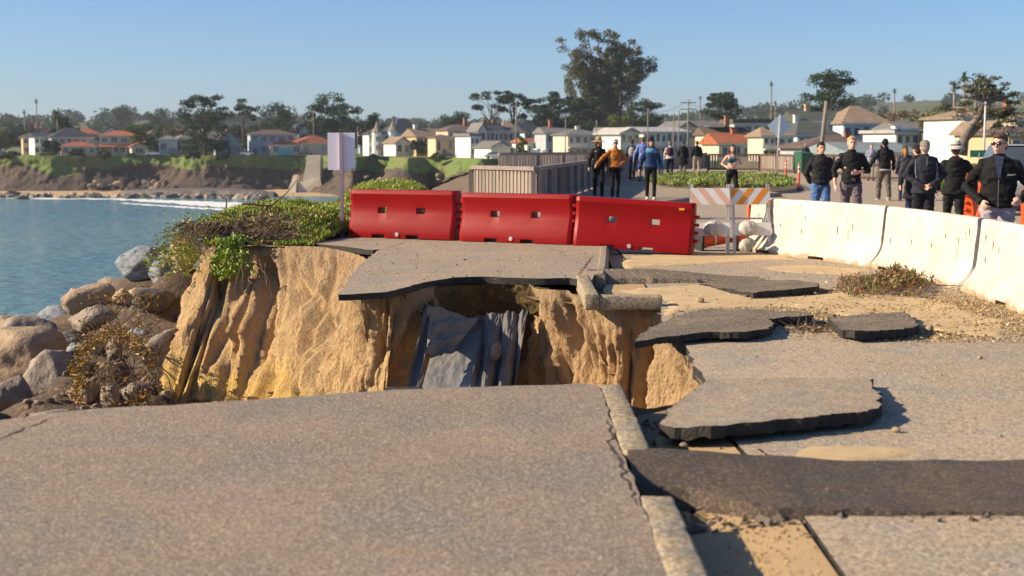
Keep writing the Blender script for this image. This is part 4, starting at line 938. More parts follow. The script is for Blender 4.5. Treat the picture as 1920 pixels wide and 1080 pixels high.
# ---- fences
M_FB = mat('weathered_boards', (.33, .27, .21), (.22, .185, .15), scale=1.2, rough=.85, bump=.4, bscale=14, stretch=(3, 3, .5), island=[(0, (.26, .21, .17)), (.5, (.38, .31, .24)), (1, (.21, .175, .145))])
M_FR = mat('fence_rail_wood', (.32, .26, .23), (.24, .19, .17), scale=2, rough=.8, bump=.3)
M_FD = mat('fence_rail_dark', (.12, .075, .06), (.08, .05, .045), scale=2, rough=.8)
def fence(pts, H, label, z0=0, bw=.125, gap=.025, rail=None, relief=.012, bm_=None):
    t = empty('wooden_fence', (*pts[0], z0), 0, label, 'fence', 'wooden lookout fences'); ox, oy = pts[0]; rail = rail or M_FR; rnd = random.Random(int(abs(pts[0][0]*100)) + 3)
    q = MB(); qr = MB()
    for a, b in zip(pts[:-1], pts[1:]):
        a = Vector((a[0] - ox, a[1] - oy, 0)); b = Vector((b[0] - ox, b[1] - oy, 0)); d = (b - a); L = d.length; d.normalize(); n = Vector((d.y, -d.x, 0)); k = int(L / (bw + gap))
        for i in range(k):
            c = a + d * (i + .5) * L / k + n * rnd.uniform(-relief, relief); w = d * bw / 2; th = n * .012
            vs = [c - w - th, c + w - th, c + w + th, c - w + th]; zt = H - .10
            q.add([(v.x, v.y, .07) for v in vs] + [(v.x, v.y, zt) for v in vs], [(0,3,2,1),(4,5,6,7),(0,1,5,4),(1,2,6,5),(2,3,7,6),(3,0,4,7)])
        for z, hh, ww in ((H - .05, .10, .13), (.10, .10, .05)):
            qr.bar(a + Vector((0,0,z)) + d * .002, b + Vector((0,0,z)) - d * .002, ww if z > .5 else .1, hh)
        m = max(1, round(L / 2.4))
        for i in range(m + 1):
            p = a.lerp(b, i / m) + n * .06; qq = MB(); qq.box(p.x - .045, p.x + .045, p.y - .045, p.y + .045, -.1, H - .11); qq.build('post', rail, t)
    q.build('board_panel', bm_ or M_FB, t, recalc=False); qr.build('rail', rail, t)
    return t
fence([(-1.04, 37.4), (.59, 35.1)], 1.02, 'ribbed board fence panel of the lookout right behind the red barriers', 0, .10, .05, relief=.002)
fence([(.62, 35.15), (2.87, 50.6)], 1.02, 'shaded side of the lookout fence running away from the corner', 0, .13, .004)
fence([(-.6, 64), (1.2, 66.5), (5.0, 72)], 1.04, 'sunlit pale fence beyond the lookout', .12, .2, .02, bm_=mat('sunlit_boards', (.62, .50, .38), (.5, .41, .31), scale=2, rough=.8))  # paler than the other fences: sunlight on the boards put into their colour
fence([(2.9, 50.8), (5.2, 73.5), (8.2, 84), (12.0, 88)], 1.02, 'long grey fence behind the walkers going away', -.02, .13, .004)
fence([(12.1, 88), (15.2, 87.5), (17.6, 78), (21.5, 73)], 1.04, 'sunlit fence with dark rail behind the diamond sign', -.1, .12, .04, rail=M_FD)
fence([(15.9, 66), (21, 63)], .75, 'low dark fence behind the blond man', -.1, .12, .04, rail=M_FD)

# ---- planted island, diamond sign, waste bin
isl = [G(*p, -.13) for p in [(1200, 348), (1225, 357), (1300, 362), (1400, 364), (1480, 362), (1494, 357), (1490, 348), (1430, 340), (1330, 336), (1240, 338)]]
c0 = sum(isl, Vector()) / len(isl)
rg = catmull(isl + [isl[0]], 60)[:-1]
q = MB(); n_ = len(rg); vs = [(p.x, p.y, -.16) for p in rg] + [(p.x, p.y, -.01) for p in rg] + [tuple(p.lerp(c0, .04).xy) + (-.005,) for p in rg] + [tuple(p.lerp(c0, .045).xy) + (-.05,) for p in rg]
q.add(vs, [(k*n_+i, k*n_+(i+1) % n_, (k+1)*n_+(i+1) % n_, (k+1)*n_+i) for k in range(3) for i in range(n_)]); struct(q.build('kerb', M_CONC, smooth=40))
ISLE = [(p.x, p.y) for p in [p.lerp(c0, .05) for p in rg]]
t = empty('diamond_sign', G(1454, 338, -.13), 0, 'back of a grey diamond shaped sign on a slim leaning pole', 'sign'); t.rotation_euler = (0, R(3.2), 0)
q = MB(); q.tube([(0, 0, 0), (0, 0, 3.05)], .028, 10); q.build('pole', M_GALV, t, smooth=True)
q = MB(); w = .56; q.add([(0, .035, 2.49 - w), (w, .035, 2.49), (0, .035, 2.49 + w), (-w, .035, 2.49), (0, .043, 2.49 - w), (w, .043, 2.49), (0, .043, 2.49 + w), (-w, .043, 2.49)], [(0,1,2,3),(7,6,5,4),(0,4,5,1),(1,5,6,2),(2,6,7,3),(3,7,4,0)]); q.build('plate', mat('sign_back', (.60, .72, .80), (.52, .64, .72), scale=1, rough=.45), t)
t = empty('waste_bin', (16.3, 80, -.12), .4, 'dark green wheeled bin by the sunlit fence', 'waste bin')
M_BIN = flat('green_plastic', (.03, .12, .07), .45)
q = MB(); q.add([(-.30, -.32, .1), (.30, -.32, .1), (.30, .28, .1), (-.30, .28, .1), (-.38, -.42, 1.12), (.38, -.42, 1.12), (.38, .36, 1.12), (-.38, .36, 1.12)], [(0,3,2,1),(4,5,6,7),(0,1,5,4),(1,2,6,5),(2,3,7,6),(3,0,4,7)]); q.build('body', M_BIN, t, bevel=.03)
q = MB(); q.add([(-.40, -.45, 1.12), (.40, -.45, 1.12), (.40, .40, 1.12), (-.40, .40, 1.12), (-.38, -.40, 1.17), (.38, -.40, 1.17), (.38, .36, 1.24), (-.38, .36, 1.24)], [(0,3,2,1),(4,5,6,7),(0,1,5,4),(1,2,6,5),(2,3,7,6),(3,0,4,7)]); q.build('lid', M_BIN, t, bevel=.02)
for s in (-1, 1):
    q = MB(); q.M = Matrix.Translation((s*.33, .3, .12)) @ Matrix.Rotation(PI/2, 4, 'Y'); q.lathe([(.10, -.03), (.12, -.02), (.12, .02), (.10, .03)], n=14); q.build('wheel', MATS['black_rubber'], t)

# ================================================================ ICE PLANT, ROOTS
def ztop(x, y):
    a = .50 * math.exp(-((x + 4.15) / 1.15)**4 - ((y - 25.2) / 2.0)**4)
    b = .72 * math.exp(-((x + 2.65) / 1.0)**4 - ((y - 30.5) / 3.2)**4)
    c = .35 * math.exp(-((x + 3.1) / .6)**4 - ((y - 26.3) / 1.6)**4)
    return max(a, b, c, .06) + .10 * fbm(x*1.4, y*1.4, 6) - .25 * sstep(34, 44, y)
def zmound(x, y): return -.03 + ztop(x, y) * sstep(22.35, 23.6, y + .25 * nz(x*2, 5))
mpoly = [(-4.9, 22.55), (-4.3, 22.45), (-3.6, 22.4), (-3.15, 22.6), (-3.0, 23.5), (-2.9, 24.4), (-2.3, 25.3), (-1.65, 28), (-1.3, 32), (-1.15, 37), (-1.4, 44), (-3.6, 46), (-4.1, 42), (-5.2, 36), (-5.8, 30), (-5.25, 26)]
bm = fill_poly([Vector((*p, 0)) for p in mpoly], .22, zmound)
for f in bm.faces:
    if f.normal.z < 0: f.normal_flip()
me = bpy.data.meshes.new('soil_mound'); bm.to_mesh(me); bm.free(); me.materials.append(mat('mound_soil', (.10, .07, .045), (.06, .045, .03), scale=4, rough=.95, bump=.8, coord='World')); me.shade_smooth()
o = bpy.data.objects.new('ground', me); COL.objects.link(o); struct(o)
IPC = [(0, (.22, .36, .04)), (.3, (.42, .50, .05)), (.55, (.14, .28, .03)), (.72, (.62, .52, .06)), (.86, (.40, .18, .03)), (.93, (.22, .07, .03)), (1, (.24, .34, .05))]
M_ICE = mat('ice_plant_leaf', (.22, .30, .04), (.14, .22, .03), scale=2, rough=.45, island=IPC, coord='World')
M_ICEO = mat('ice_plant_orange', (.45, .20, .03), (.26, .20, .03), scale=3, rough=.5, island=[(0, (.50, .20, .02)), (.28, (.48, .30, .03)), (.5, (.16, .22, .03)), (.75, (.22, .07, .02)), (1, (.07, .04, .02))], coord='World')
M_ICED = mat('ice_plant_maroon', (.16, .07, .04), (.12, .16, .03), scale=3, rough=.5, island=[(0, (.18, .06, .04)), (.4, (.28, .12, .05)), (.7, (.16, .24, .04)), (1, (.08, .04, .03))], coord='World')
def leaf(q, p, d, L, w, rnd):
    d = d.normalized(); s = d.cross(Vector((rnd.gauss(0, 1), rnd.gauss(0, 1), rnd.gauss(0, 1)))).normalized(); u = d.cross(s)
    m = p + d * L * .5 + u * L * .05; t = p + d * L + u * L * .16
    a = [p + s * w * .6, p + (-s * .5 + u * .87) * w * .6, p + (-s * .5 - u * .87) * w * .6]; b = [m + s * w, m + (-s * .5 + u * .87) * w, m + (-s * .5 - u * .87) * w]
    q.add(a + b + [t], [(0,1,4,3), (1,2,5,4), (2,0,3,5), (3,4,6), (4,5,6), (5,3,6)])
def carpet(name, n, sampler, mt, seed, L=(.06, .11), w=.011, up=.8, label='', spread=.8):
    rnd = random.Random(seed); q = MB(); k = 0; tries = 0
    while k < n and tries < n * 30:
        tries += 1; r = sampler(rnd)
        if r is None: continue
        p, nrm = r; k += 1
        for _ in range(3):
            d = nrm * up + Vector((rnd.gauss(0, spread), rnd.gauss(0, spread), rnd.gauss(0, spread * .6))) * .6
            leaf(q, p + Vector((rnd.gauss(0, .02), rnd.gauss(0, .02), rnd.uniform(-.01, .03))), d, rnd.uniform(*L), w * rnd.uniform(.8, 1.2), rnd)
    return tag(q.build(name, mt, recalc=False, smooth=False), label, 'ice plant', None, 'stuff')
def inpoly(x, y, P_):
    c = False; j = len(P_) - 1
    for i in range(len(P_)):
        if (P_[i][1] > y) != (P_[j][1] > y) and x < (P_[j][0] - P_[i][0]) * (y - P_[i][1]) / (P_[j][1] - P_[i][1]) + P_[i][0]: c = not c
        j = i
    return c
def s_mound(rnd):
    x = rnd.uniform(-6, -1.1); y = rnd.uniform(22.5, 34) if rnd.random() < .93 else rnd.uniform(34, 46)
    if not inpoly(x, y, mpoly): return None
    # bare root patch left of the sign
    if (x + 4.10)**2 / .36 + (y - 23.3)**2 / .9 < 1 and rnd.random() < .80: return None
    return Vector((x, y, zmound(x, y))), Vector((0, -.25, 1)).normalized()
carpet('ice_plant', 17000, s_mound, M_ICE, 4, label='green and yellow ice plant covering the cliff top')
def s_hang(rnd):
    x = rnd.gauss(-4.42, .12); t = rnd.random(); y = 22.5 - .30 * t - rnd.random() * .2; z = .16 - .62 * t + rnd.gauss(0, .03); return Vector((x + .12 * t * rnd.gauss(0, 1), y, z)), Vector((0, -.6, -.5))
carpet('ice_plant', 270, s_hang, mat('ice_plant_green', (.17, .28, .03), (.34, .40, .05), scale=3, rough=.45, coord='World'), 5, up=.9, label='fresh green ice plant hanging over the cliff edge')
def s_left(rnd):
    x = rnd.uniform(-5.7, -4.6); y = 22.9 + rnd.random() * 2.5; t = rnd.random(); return Vector((x - .35 * t, y - .1 * t, .25 - .75 * t * (x < -4.9) + rnd.gauss(0, .08))), Vector((-.6, -.5, .3))
carpet('ice_plant', 800, s_left, M_ICE, 6, L=(.05, .09), label='yellowing ice plant trailing down the left edge of the cliff')
def s_drape(rnd):
    # px 130-310, py 545-760 over the boulders
    px = rnd.uniform(128, 300); py = rnd.uniform(548, 760)
    k = fbm(px*.018, py*.018, 5)
    arch = 628 + ((px - 215) / 75)**2 * 60
    w = math.exp(-((px - 148 - 10 * sstep(740, 640, py)) / 14)**2) * (py > 640) + .9 * math.exp(-((py - arch) / 16)**2) * (140 < px < 285) + .8 * math.exp(-((px - 235) / 50)**2 - ((py - 560) / 14)**2)
    if rnd.random() > w + k * .4: return None
    Y = lerp(24.0, 17.2, sstep(560, 700, py)); p = P(px, py, Y + rnd.gauss(0, .25))
    return p, Vector((-.2, -1, .1))
carpet('ice_plant', 430, s_drape, M_ICEO, 7, L=(.05, .09), w=.012, label='orange ice plant draped over the boulders')
def s_isle(rnd):
    x = rnd.uniform(4, 13); y = rnd.uniform(47, 70)
    if not inpoly(x, y, ISLE): return None
    return Vector((x, y, .0 + .12 * (1 + fbm(x*.8, y*.8, 3)))), Vector((0, -.1, 1))
carpet('ice_plant', 6500, s_isle, mat('island_leaf', (.22, .30, .04), (.10, .14, .03), scale=.8, rough=.5, island=[(0, (.16, .27, .03)), (.40, (.26, .37, .05)), (.62, (.12, .10, .04)), (.85, (.20, .08, .05)), (1, (.16, .26, .03))], coord='World'), 8, L=(.08, .17), w=.028, label='ice plant filling the planted island in the road')
def s_verge(rnd):
    x = rnd.uniform(20.5, 22.3) if rnd.random() < .3 else rnd.uniform(17.2, 21.2); y = rnd.uniform(58.5, 61.5); return Vector((x * .86, y * .86, -.1 + .3 * rnd.random())), Vector((0, 0, 1))
carpet('ice_plant', 1400, s_verge, MATS['ice_plant_green'], 9, L=(.12, .24), w=.03, label='bright green ice plant at the verge behind the walkers')
def s_deb(rnd):
    px = rnd.gauss(1665, 42); py = rnd.gauss(536, 9)
    if not (1570 < px < 1752 and 512 < py < 556): return None
    p = G(px, py, -.12); h = .15 * math.exp(-((px - 1690) / 42)**2); return p + Vector((0, 0, rnd.random() * h)), Vector((0, -.3, .6))
carpet('ice_plant', 520, s_deb, M_ICED, 10, L=(.05, .10), w=.010, label='torn maroon and green ice plant heaped against the white barrier')
# twigs
def twigs(name, n, start, mt, seed, L=(.3, .8), r=(.006, .014), label='', cat='roots', droop=.5, curl=.35, kind=None, steps=7):
    rnd = random.Random(seed); q = MB()
    for _ in range(n):
        p, d = start(rnd); d = d.normalized(); l = rnd.uniform(*L); st = l / steps; pts = [p.copy()]; cur = Vector((rnd.gauss(0, curl), rnd.gauss(0, curl), rnd.gauss(0, curl)))
        for k in range(steps):
            d = (d + cur * .35 + Vector((rnd.gauss(0, .22), rnd.gauss(0, .22), rnd.gauss(0, .22) - droop * .12))).normalized(); p = p + d * st; pts.append(p.copy())
        r0 = rnd.uniform(*r); q.tube(pts, [r0 * (1 - .75 * k / steps) for k in range(steps + 1)], 5, cap=False)
    return tag(q.build(name, mt, recalc=False, smooth=True), label, cat, None, kind)
M_ROOT = mat('dead_root', (.23, .15, .09), (.13, .085, .055), scale=6, rough=.9, island=[(0, (.30, .20, .12)), (.5, (.17, .11, .07)), (1, (.10, .07, .05))])
def st_root(rnd):
    x = rnd.gauss(-4.15, .36); y = 22.7 + abs(rnd.gauss(0, .45)); return Vector((x, y, zmound(x, max(y, 22.9)) + rnd.uniform(-.05, .10))), Vector((rnd.choice((-1, 1)) * 1.0, rnd.gauss(-.2, .3), rnd.gauss(.05, .25)))
twigs('root_tangle', 430, st_root, M_ROOT, 3, L=(.25, .65), label='heap of dead brown ice plant stems on the cliff corner')
def st_over(rnd):
    x = rnd.uniform(-5.25, -4.35); return Vector((x, 22.75 + rnd.random() * .2, .22 + .15 * rnd.random())), Vector((-.5, -.6, -.45))
twigs('root_tangle', 110, st_over, M_ROOT, 8, L=(.3, .7), droop=1.3, label='dead stems hanging down the left corner of the cliff', kind='stuff')
twigs('dead_branch', 1, lambda r: (Vector((-4.35, 23.0, .62)), Vector((.8, 0, .25))), M_ROOT, 2, L=(1.0, 1.1), r=(.02, .022), label='bent bare branch sticking up from the dead stems', cat='branch', curl=.15)
twigs('dead_branch', 1, lambda r: (Vector((-4.62, 23.0, .55)), Vector((.15, 0, 1))), M_ROOT, 12, L=(.3, .32), r=(.012, .014), label='short upright twig above the dead stems', cat='branch', curl=.1)
def st_slope(rnd):
    px = rnd.uniform(160, 308); py = rnd.uniform(540, 745); Y = lerp(24, 18, sstep(560, 720, py)); p = P(px, py, Y + rnd.gauss(.2, .3)); return p, Vector((rnd.gauss(0, .6), -.5, -.4))
twigs('root_tangle', 200, st_slope, mat('dead_root_dark', (.13, .085, .05), (.07, .045, .03), scale=6, rough=.95), 9, L=(.25, .8), r=(.004, .012), droop=1.0, label='dark roots trailing over the rubble between boulders and cliff', kind='stuff')
def st_face(rnd):
    return Vector((rnd.choice((-4.55, -4.35, -2.9, -3.9)) + rnd.gauss(0, .1), 22.0 - rnd.random() * .3, -.25)), Vector((.05, -.35, -1))
twigs('root', 12, st_face, M_ROOT, 15, L=(.5, 1.1), r=(.004, .007), droop=1.0, label='thin roots dangling down the bare cliff face', curl=.1)
def st_deb(rnd):
    p = G(rnd.gauss(1655, 50), rnd.gauss(545, 8), -.12); return p + Vector((0, 0, .02 + .05 * rnd.random())), Vector((rnd.gauss(0, 1), rnd.gauss(0, .4), .35))
twigs('root_tangle', 120, st_deb, M_ROOT, 17, L=(.12, .35), r=(.003, .006), label='dry stems in the heap against the white barrier', kind='stuff')
twigs('dead_branch', 1, lambda r: (G(1735, 548, -.1) + Vector((0, 0, .1)), Vector((1, -.2, .5))), M_ROOT, 21, L=(.42, .45), r=(.012, .014), label='curved twig leaning on the middle white barrier', cat='branch', curl=.1)
twigs('dead_branch', 3, lambda r: (G(1500 + r.random() * 30, 1003 + 8 * r.random(), -.13) + Vector((0, 0, .008)), Vector((1, .0, .0))), M_ROOT, 25, L=(.15, .22), r=(.003, .005), label='thin dry stem lying over the gutter joint in the foreground', cat='branch', droop=0, curl=.02)
twigs('root_tangle', 40, lambda r: (G(r.uniform(1490, 1550), r.uniform(610, 622), -.11), Vector((r.gauss(0, 1), .2, .2))), MATS['dead_root_dark'], 27, L=(.1, .22), r=(.004, .008), label='dark stems caught between the two dark slabs', kind='stuff')

# ---------------------------------------------------------------- cracks in the asphalt (open joints filled with dark dirt)
M_CRACK = mat('crack_dirt', (.045, .036, .028), (.09, .07, .05), scale=20, rough=.98)
def crack(pts, w, z, seed, label, zf=None):
    a = [G(p[0], p[1], z) for p in pts]; L_ = rough_line([Vector((p.x, p.y, 0)) for p in a], .03, .035, 8, seed); vs = []
    for i, p in enumerate(L_):
        d = (L_[min(i+1, len(L_)-1)] - L_[max(i-1, 0)]).normalized(); n = Vector((-d.y, d.x, 0)) * w * .5 * (.35 + .65 * abs(nz(i * .7, seed)) * 2) * math.sin(PI * (i + .6) / (len(L_) + .2)) ** .4
        for s in (-1, 1):
            k = p + n * s; vs.append((k.x, k.y, (zf or (lambda x, y: z))(k.x, k.y) + .004))
    q = MB(); q.add(vs, [(2*i, 2*i+1, 2*i+3, 2*i+2) for i in range(len(L_) - 1)]); tag(q.build('crack', M_CRACK, recalc=False), label, 'crack')
crack([(-60, 850), (0, 822), (45, 803), (95, 782)], .022, 0, 2, 'crack near the left end of the foreground path', znear)
crack([(1138, 790), (1150, 840), (1168, 880)], .022, 0, 5, 'crack along the right edge of the foreground path beside the kerb', znear)
crack([(1150, 850), (1178, 905), (1192, 950)], .02, 0, 8, 'crack where the berm meets the foreground path', znear)
crack([(1085, 518), (1098, 498), (1112, 480)], .03, 0, 11, 'short crack near the kerb on the far slab', zfar)
crack([(715, 468), (760, 455), (800, 447)], .02, 0, 14, 'thin crack running from the notch to the red barriers', zfar)
crack([(1425, 842), (1438, 858)], .02, -.13, 17, 'joint between gutter and road behind the berm', zroad)
# ================================================================ PEOPLE
M_SKIN = mat('skin', (.62, .36, .25), (.55, .30, .20), scale=12, rough=.55, spec=.35)
M_SKIN2 = mat('skin_pale', (.70, .44, .34), (.62, .36, .27), scale=12, rough=.55, spec=.35)
def cloth_mat(name, c, r=.85): return mat(name, c, tuple(x * .7 for x in c), scale=6, rough=r, bump=.35, bscale=30, bdist=.004, spec=.25)
def remesh(q, name, mt, parent, vox, smooth=4, fold=0.0, fseed=0.0, ffreq=9.0, clamp_fn=None):
    me = bpy.data.meshes.new('tmp'); me.from_pydata(q.v, [], q.f); o = bpy.data.objects.new('tmp', me); COL.objects.link(o)
    md = o.modifiers.new('r', 'REMESH'); md.mode = 'VOXEL'; md.voxel_size = vox; md.adaptivity = 0
    dg = bpy.context.evaluated_depsgraph_get(); dg.update(); me2 = bpy.data.meshes.new_from_object(o.evaluated_get(dg)); bpy.data.objects.remove(o); bpy.data.meshes.remove(me)
    bm = bmesh.new(); bm.from_mesh(me2)
    for _ in range(smooth): bmesh.ops.smooth_vert(bm, verts=bm.verts, factor=.5, use_axis_x=True, use_axis_y=True, use_axis_z=True)
    if fold:
        bm.normal_update()
        ds = [v.normal * (fold * (fbm(v.co.x*ffreq + fseed, v.co.y*ffreq, v.co.z*ffreq*1.5, 3) + .8 * (.5 - abs(nz(v.co.x*ffreq*.8 + v.co.z*4, v.co.y*6, v.co.z*ffreq*1.8 + fseed)) * 2))) for v in bm.verts]
        for v, d in zip(bm.verts, ds): v.co += d
    bm.to_mesh(me2); bm.free(); me2.name = name; me2.materials.clear(); me2.materials.append(mt); me2.shade_smooth()
    o = bpy.data.objects.new(name, me2); COL.objects.link(o); o.parent = parent; return o
def limb(q, pts, rad, n=10, sx=1.0):
    """tapered limb with ball joints"""
    q.tube(pts, rad, n)
    for p, r in zip(pts, rad): q.ell(p, r, 10, 7)
def V(*a): return Vector(a)
def hand(q, w, d, palm_n, grip=.35, side=1):
    """palm + four bent fingers + thumb, from wrist w along d"""
    d = d.normalized(); n = palm_n - d * palm_n.dot(d); n.normalize(); s = d.cross(n) * side
    c = w + d * .045; rot = Matrix((s, d, n)).transposed()
    q.ell(c, (.040, .050, .018), 10, 7, rot)
    for k, (o, l) in enumerate(((-.030, .070), (-.010, .080), (.011, .075), (.030, .058))):
        b = w + d * .080 + s * o; pts = [b - d * .03]; a = 0; p = b
        pts.append(p.copy())
        for j, f in enumerate((.45, .32, .25)):
            a += grip * (1 + .1 * k); dd = d * math.cos(a) + n * math.sin(a); p = p + dd * l * f; pts.append(p.copy())
        q.tube(pts, [.011, .0105, .0100, .0092, .008], 8); q.ell(pts[-1], .008, 6, 5)
    b = w + d * .025 - s * .030; p1 = b - s * .020 + d * .022 + n * .012; p2 = p1 + (d * .8 + n * .5 - s * .1).normalized() * .028; p3 = p2 + (d * .8 + n * .6 + s * .3).normalized() * .024
    q.tube([b, p1, p2, p3], [.015, .013, .0115, .009], 8); q.ell(p3, .009, 6, 5)
def person(loc, rz, h, label, top=(.02, .02, .022), pants=(.02, .02, .025), hair=(.05, .03, .02), arms=None, legs=None, hat=None, hairlen=0, female=False, coat=0.0, vox=.013, glasses=False,
           skin=None, turn=0.0, shoes=(.03, .03, .03), bulk=1.0, sleeves='long', belly=True, extras=(), hoodup=False, tilt=0.0, nod=0.0, group='people walking along the closed road', shoesole=None):
    """local frame: faces -Y, +X is picture-right when facing the camera; z up; built at 1.75 m"""
    k = h / 1.75; t = empty('person', loc, rz, label, 'person', group, sc=k)
    sk = skin or M_SKIN; B = bulk; SW = (.152 if female else .172) * (1 + .3 * (B - 1)); HW = .088
    L = legs or {}
    # joints
    hip = {s: V(s * HW, 0, .90) for s in (-1, 1)}
    st = L.get('stride', .12); lead = L.get('lead', 1); kn = {}; an = {}
    for s in (-1, 1):
        f = -1 if s == lead else 1
        an[s] = V(s * L.get('w', .09), f * st, .085 + (.05 if f > 0 and st > .15 else 0)); kn[s] = V(s * .095, f * st * .5 - .03 - (.03 if f < 0 else 0), .49)
    A = arms or {}
    sh = {s: V(s * SW, .005, 1.395) for s in (-1, 1)}
    el = {}; wr = {}
    for s in (-1, 1):
        a = A.get(s, None)
        if a is None: a = ((s * (SW + .07), .03 - .04 * s * lead, 1.14), (s * (SW + .075), -.04 - .08 * s * lead, .90))
        el[s] = V(*a[0]); wr[s] = V(*a[1])
    Hc = V(0, -.015, 1.635); Rh = Matrix.Rotation(turn, 3, 'Z') @ Matrix.Rotation(tilt, 3, 'Y') @ Matrix.Rotation(nod, 3, 'X')
    def hp(x, y, z): return Hc + Rh @ V(x, y, z)
    # continuous body
    q = MB()
    q.ell(hp(0, .012, .022), (.076, .095, .098), 16, 12, Rh); q.ell(hp(0, -.018, -.045), (.058, .072, .072), 14, 10, Rh); q.ell(hp(0, -.058, -.088), (.028, .026, .022), 10, 7, Rh)
    q.tube([hp(0, -.088, .012), hp(0, -.104, -.022), hp(0, -.092, -.036)], [.009, .016, .011], 8); q.ell(hp(0, -.080, .030), (.052, .018, .012), 10, 6, Rh)
    for s in (-1, 1): q.ell(hp(s*.077, .01, -.012), (.010, .020, .032), 8, 6, Rh); q.ell(hp(s*.040, -.058, -.028), (.020, .020, .022), 8, 6, Rh)
    q.ell(hp(0, -.088, -.060), (.026, .012, .007), 8, 5, Rh); q.ell(hp(0, -.084, -.070), (.022, .012, .007), 8, 5, Rh)
    limb(q, [hp(0, .02, -.06), V(0, .012, 1.50), V(0, .01, 1.43)], [.056, .056, .075])
    tors = [(1.45, .10, .075), (1.40, .165 if not female else .145, .10), (1.28, .165 if not female else .14, .115), (1.12, .145 if not female else .118, .10), (1.02, .148 if not female else .135, .10), (.93, .155 if not female else .165, .11), (.86, .14, .105)]
    q.lathe([(1e-3, 1.47)] + [(a, z) for z, a, b in tors] + [(1e-3, .82)], (0, 0.005, 0), 20, 1, .70)
    for s in (-1, 1):
        limb(q, [V(s*.09, .005, 1.41), sh[s], el[s], wr[s]], [.05, .050, .040, .027])
        limb(q, [hip[s], kn[s], an[s]], [.085, .055, .040]); q.ell(V(an[s].x, an[s].y - .07, .035), (.042, .12, .030), 10, 7)
        fw = (wr[s] - el[s]).normalized(); g = A.get('palm%d' % s, V(-s, 0, 0)); hand(q, wr[s], fw + V(*A.get('hd%d' % s, (0, 0, 0))), Vector(g), A.get('grip', .35), s)
    remesh(q, 'body', sk, t, vox if vox > .01 else .009, 2)
    # eyes, mouth
    if turn < 1.2 and turn > -1.2 and vox <= .0135:
        q = MB()
        for s in (-1, 1): q.ell(hp(s*.030, -.082, .005), (.014, .007, .006), 8, 6, Rh)
        q.build('eyes', flat('eye_dark', (.03, .02, .015), .3), t, smooth=True)
        q = MB(); q.ell(hp(0, -.098, -.064), (.022, .006, .0035), 8, 6, Rh); q.build('mouth', flat('lips', (.35, .13, .10)), t, smooth=True)
        q = MB()
        for s in (-1, 1): q.tube([hp(s*.015, -.098, .026), hp(s*.032, -.096, .031), hp(s*.05, -.08, .026)], [.003, .004, .002], 5)
        q.build('eyebrows', flat('brow_%d' % int(hair[0]*100), tuple(x*.6 for x in hair)), t, smooth=True)
    # trousers
    q = MB(); pw = .018 * (1.0 if not female else .35)
    q.lathe([(1e-3, 1.04)] + [((a + .012) * (1 + (B-1)*.5), z) for z, a, b in tors[4:]] + [(1e-3, .80)], (0, .005, 0), 20, 1, .75)
    for s in (-1, 1): limb(q, [hip[s], kn[s], an[s] + V(0, 0, .02)], [.092 + pw, .060 + pw, .047 + pw])
    remesh(q, 'trousers', cloth_mat('cloth_%d_%d_%d' % tuple(int(x*1000) for x in pants), pants), t, vox, 2, .013 if not female else .003, loc[0], 10)
    # shoes
    for s in (-1, 1):
        q = MB(); q.ell(V(an[s].x, an[s].y - .075, an[s].z - .045), (.050, .13, .045), 12, 8); q.ell(V(an[s].x, an[s].y + .005, an[s].z - .02), (.047, .055, .06), 10, 7); q.box(an[s].x - .046, an[s].x + .046, an[s].y - .19, an[s].y + .05, an[s].z - .085, an[s].z - .06)
        remesh(q, 'shoe', flat('shoe_%d' % int(shoes[0]*100), shoes), t, max(vox, .012), 2)
    # upper clothing
    inf = .022 if sleeves != 'none' else .006
    if sleeves != 'none':
        q = MB(); zb = .90 - coat
        pr = [(1e-3, 1.50), (.072, 1.50), (.105 + inf, 1.465), ((.150 if not female else .130) + inf, 1.42), ((.165 if not female else .142) + inf, 1.36), ((.17 if not female else .142) * B + inf, 1.27), ((.15 if not female else .125) * B + inf, 1.12), ((.152 if not female else .140) * B + inf, 1.02), ((.162 if not female else .17) * B + inf + coat * .08, .93)]
        if coat > .02: pr.append(((.165) * B + inf + coat * .25, zb + .01))
        pr.append((1e-3, zb))
        q.lathe(pr, (0, .008, 0), 24, 1, .74)
        for s in (-1, 1):
            w2 = wr[s] if sleeves == 'long' else el[s].lerp(wr[s], .35 if sleeves == 'three' else 0)
            limb(q, [V(s*.08, .005, 1.42), sh[s], el[s], w2], [.055 + inf*.3, .050 + inf*.8, .046 + inf * .9, .034 + inf * .7])
        remesh(q, 'jacket' if coat >= 0 and not female else 'top', cloth_mat('cloth_%d_%d_%d' % tuple(int(x*1000) for x in top), top), t, vox, 2, .017, loc[0] + 3, 6)
        q = MB(); q.lathe([(.078, 1.455), (.074, 1.50), (.066, 1.525), (.060, 1.52), (.066, 1.47)], (0, .006, 0), 20, 1, .95); q.build('collar', cloth_mat('cloth_%d_%d_%d' % tuple(int(x*1000) for x in top), top), t, smooth=True)
    # hair
    q = MB()
    if hair is not None and hat != 'beanie' and not hoodup:
        q.ell(hp(0, .026, .044), (.083, .096, .086), 16, 10, Rh); q.ell(hp(0, .055, -.02), (.074, .062, .08), 14, 10, Rh)
        q.ell(hp(0, -.055, .090), (.060, .040, .022), 12, 8, Rh)
    if hairlen > 0:
        q.tube([hp(0, .08, .02), hp(0, .105, -.08), hp(.01, .10, -.10 - hairlen)], [.05, .055, .02], 10)
        if hairlen > .12:
            for s in (-1, 1): q.tube([hp(s*.07, .0, .03), hp(s*.085, 0, -.08), hp(s*.08, -.02, -.10 - hairlen * .8)], [.028, .032, .012], 8)
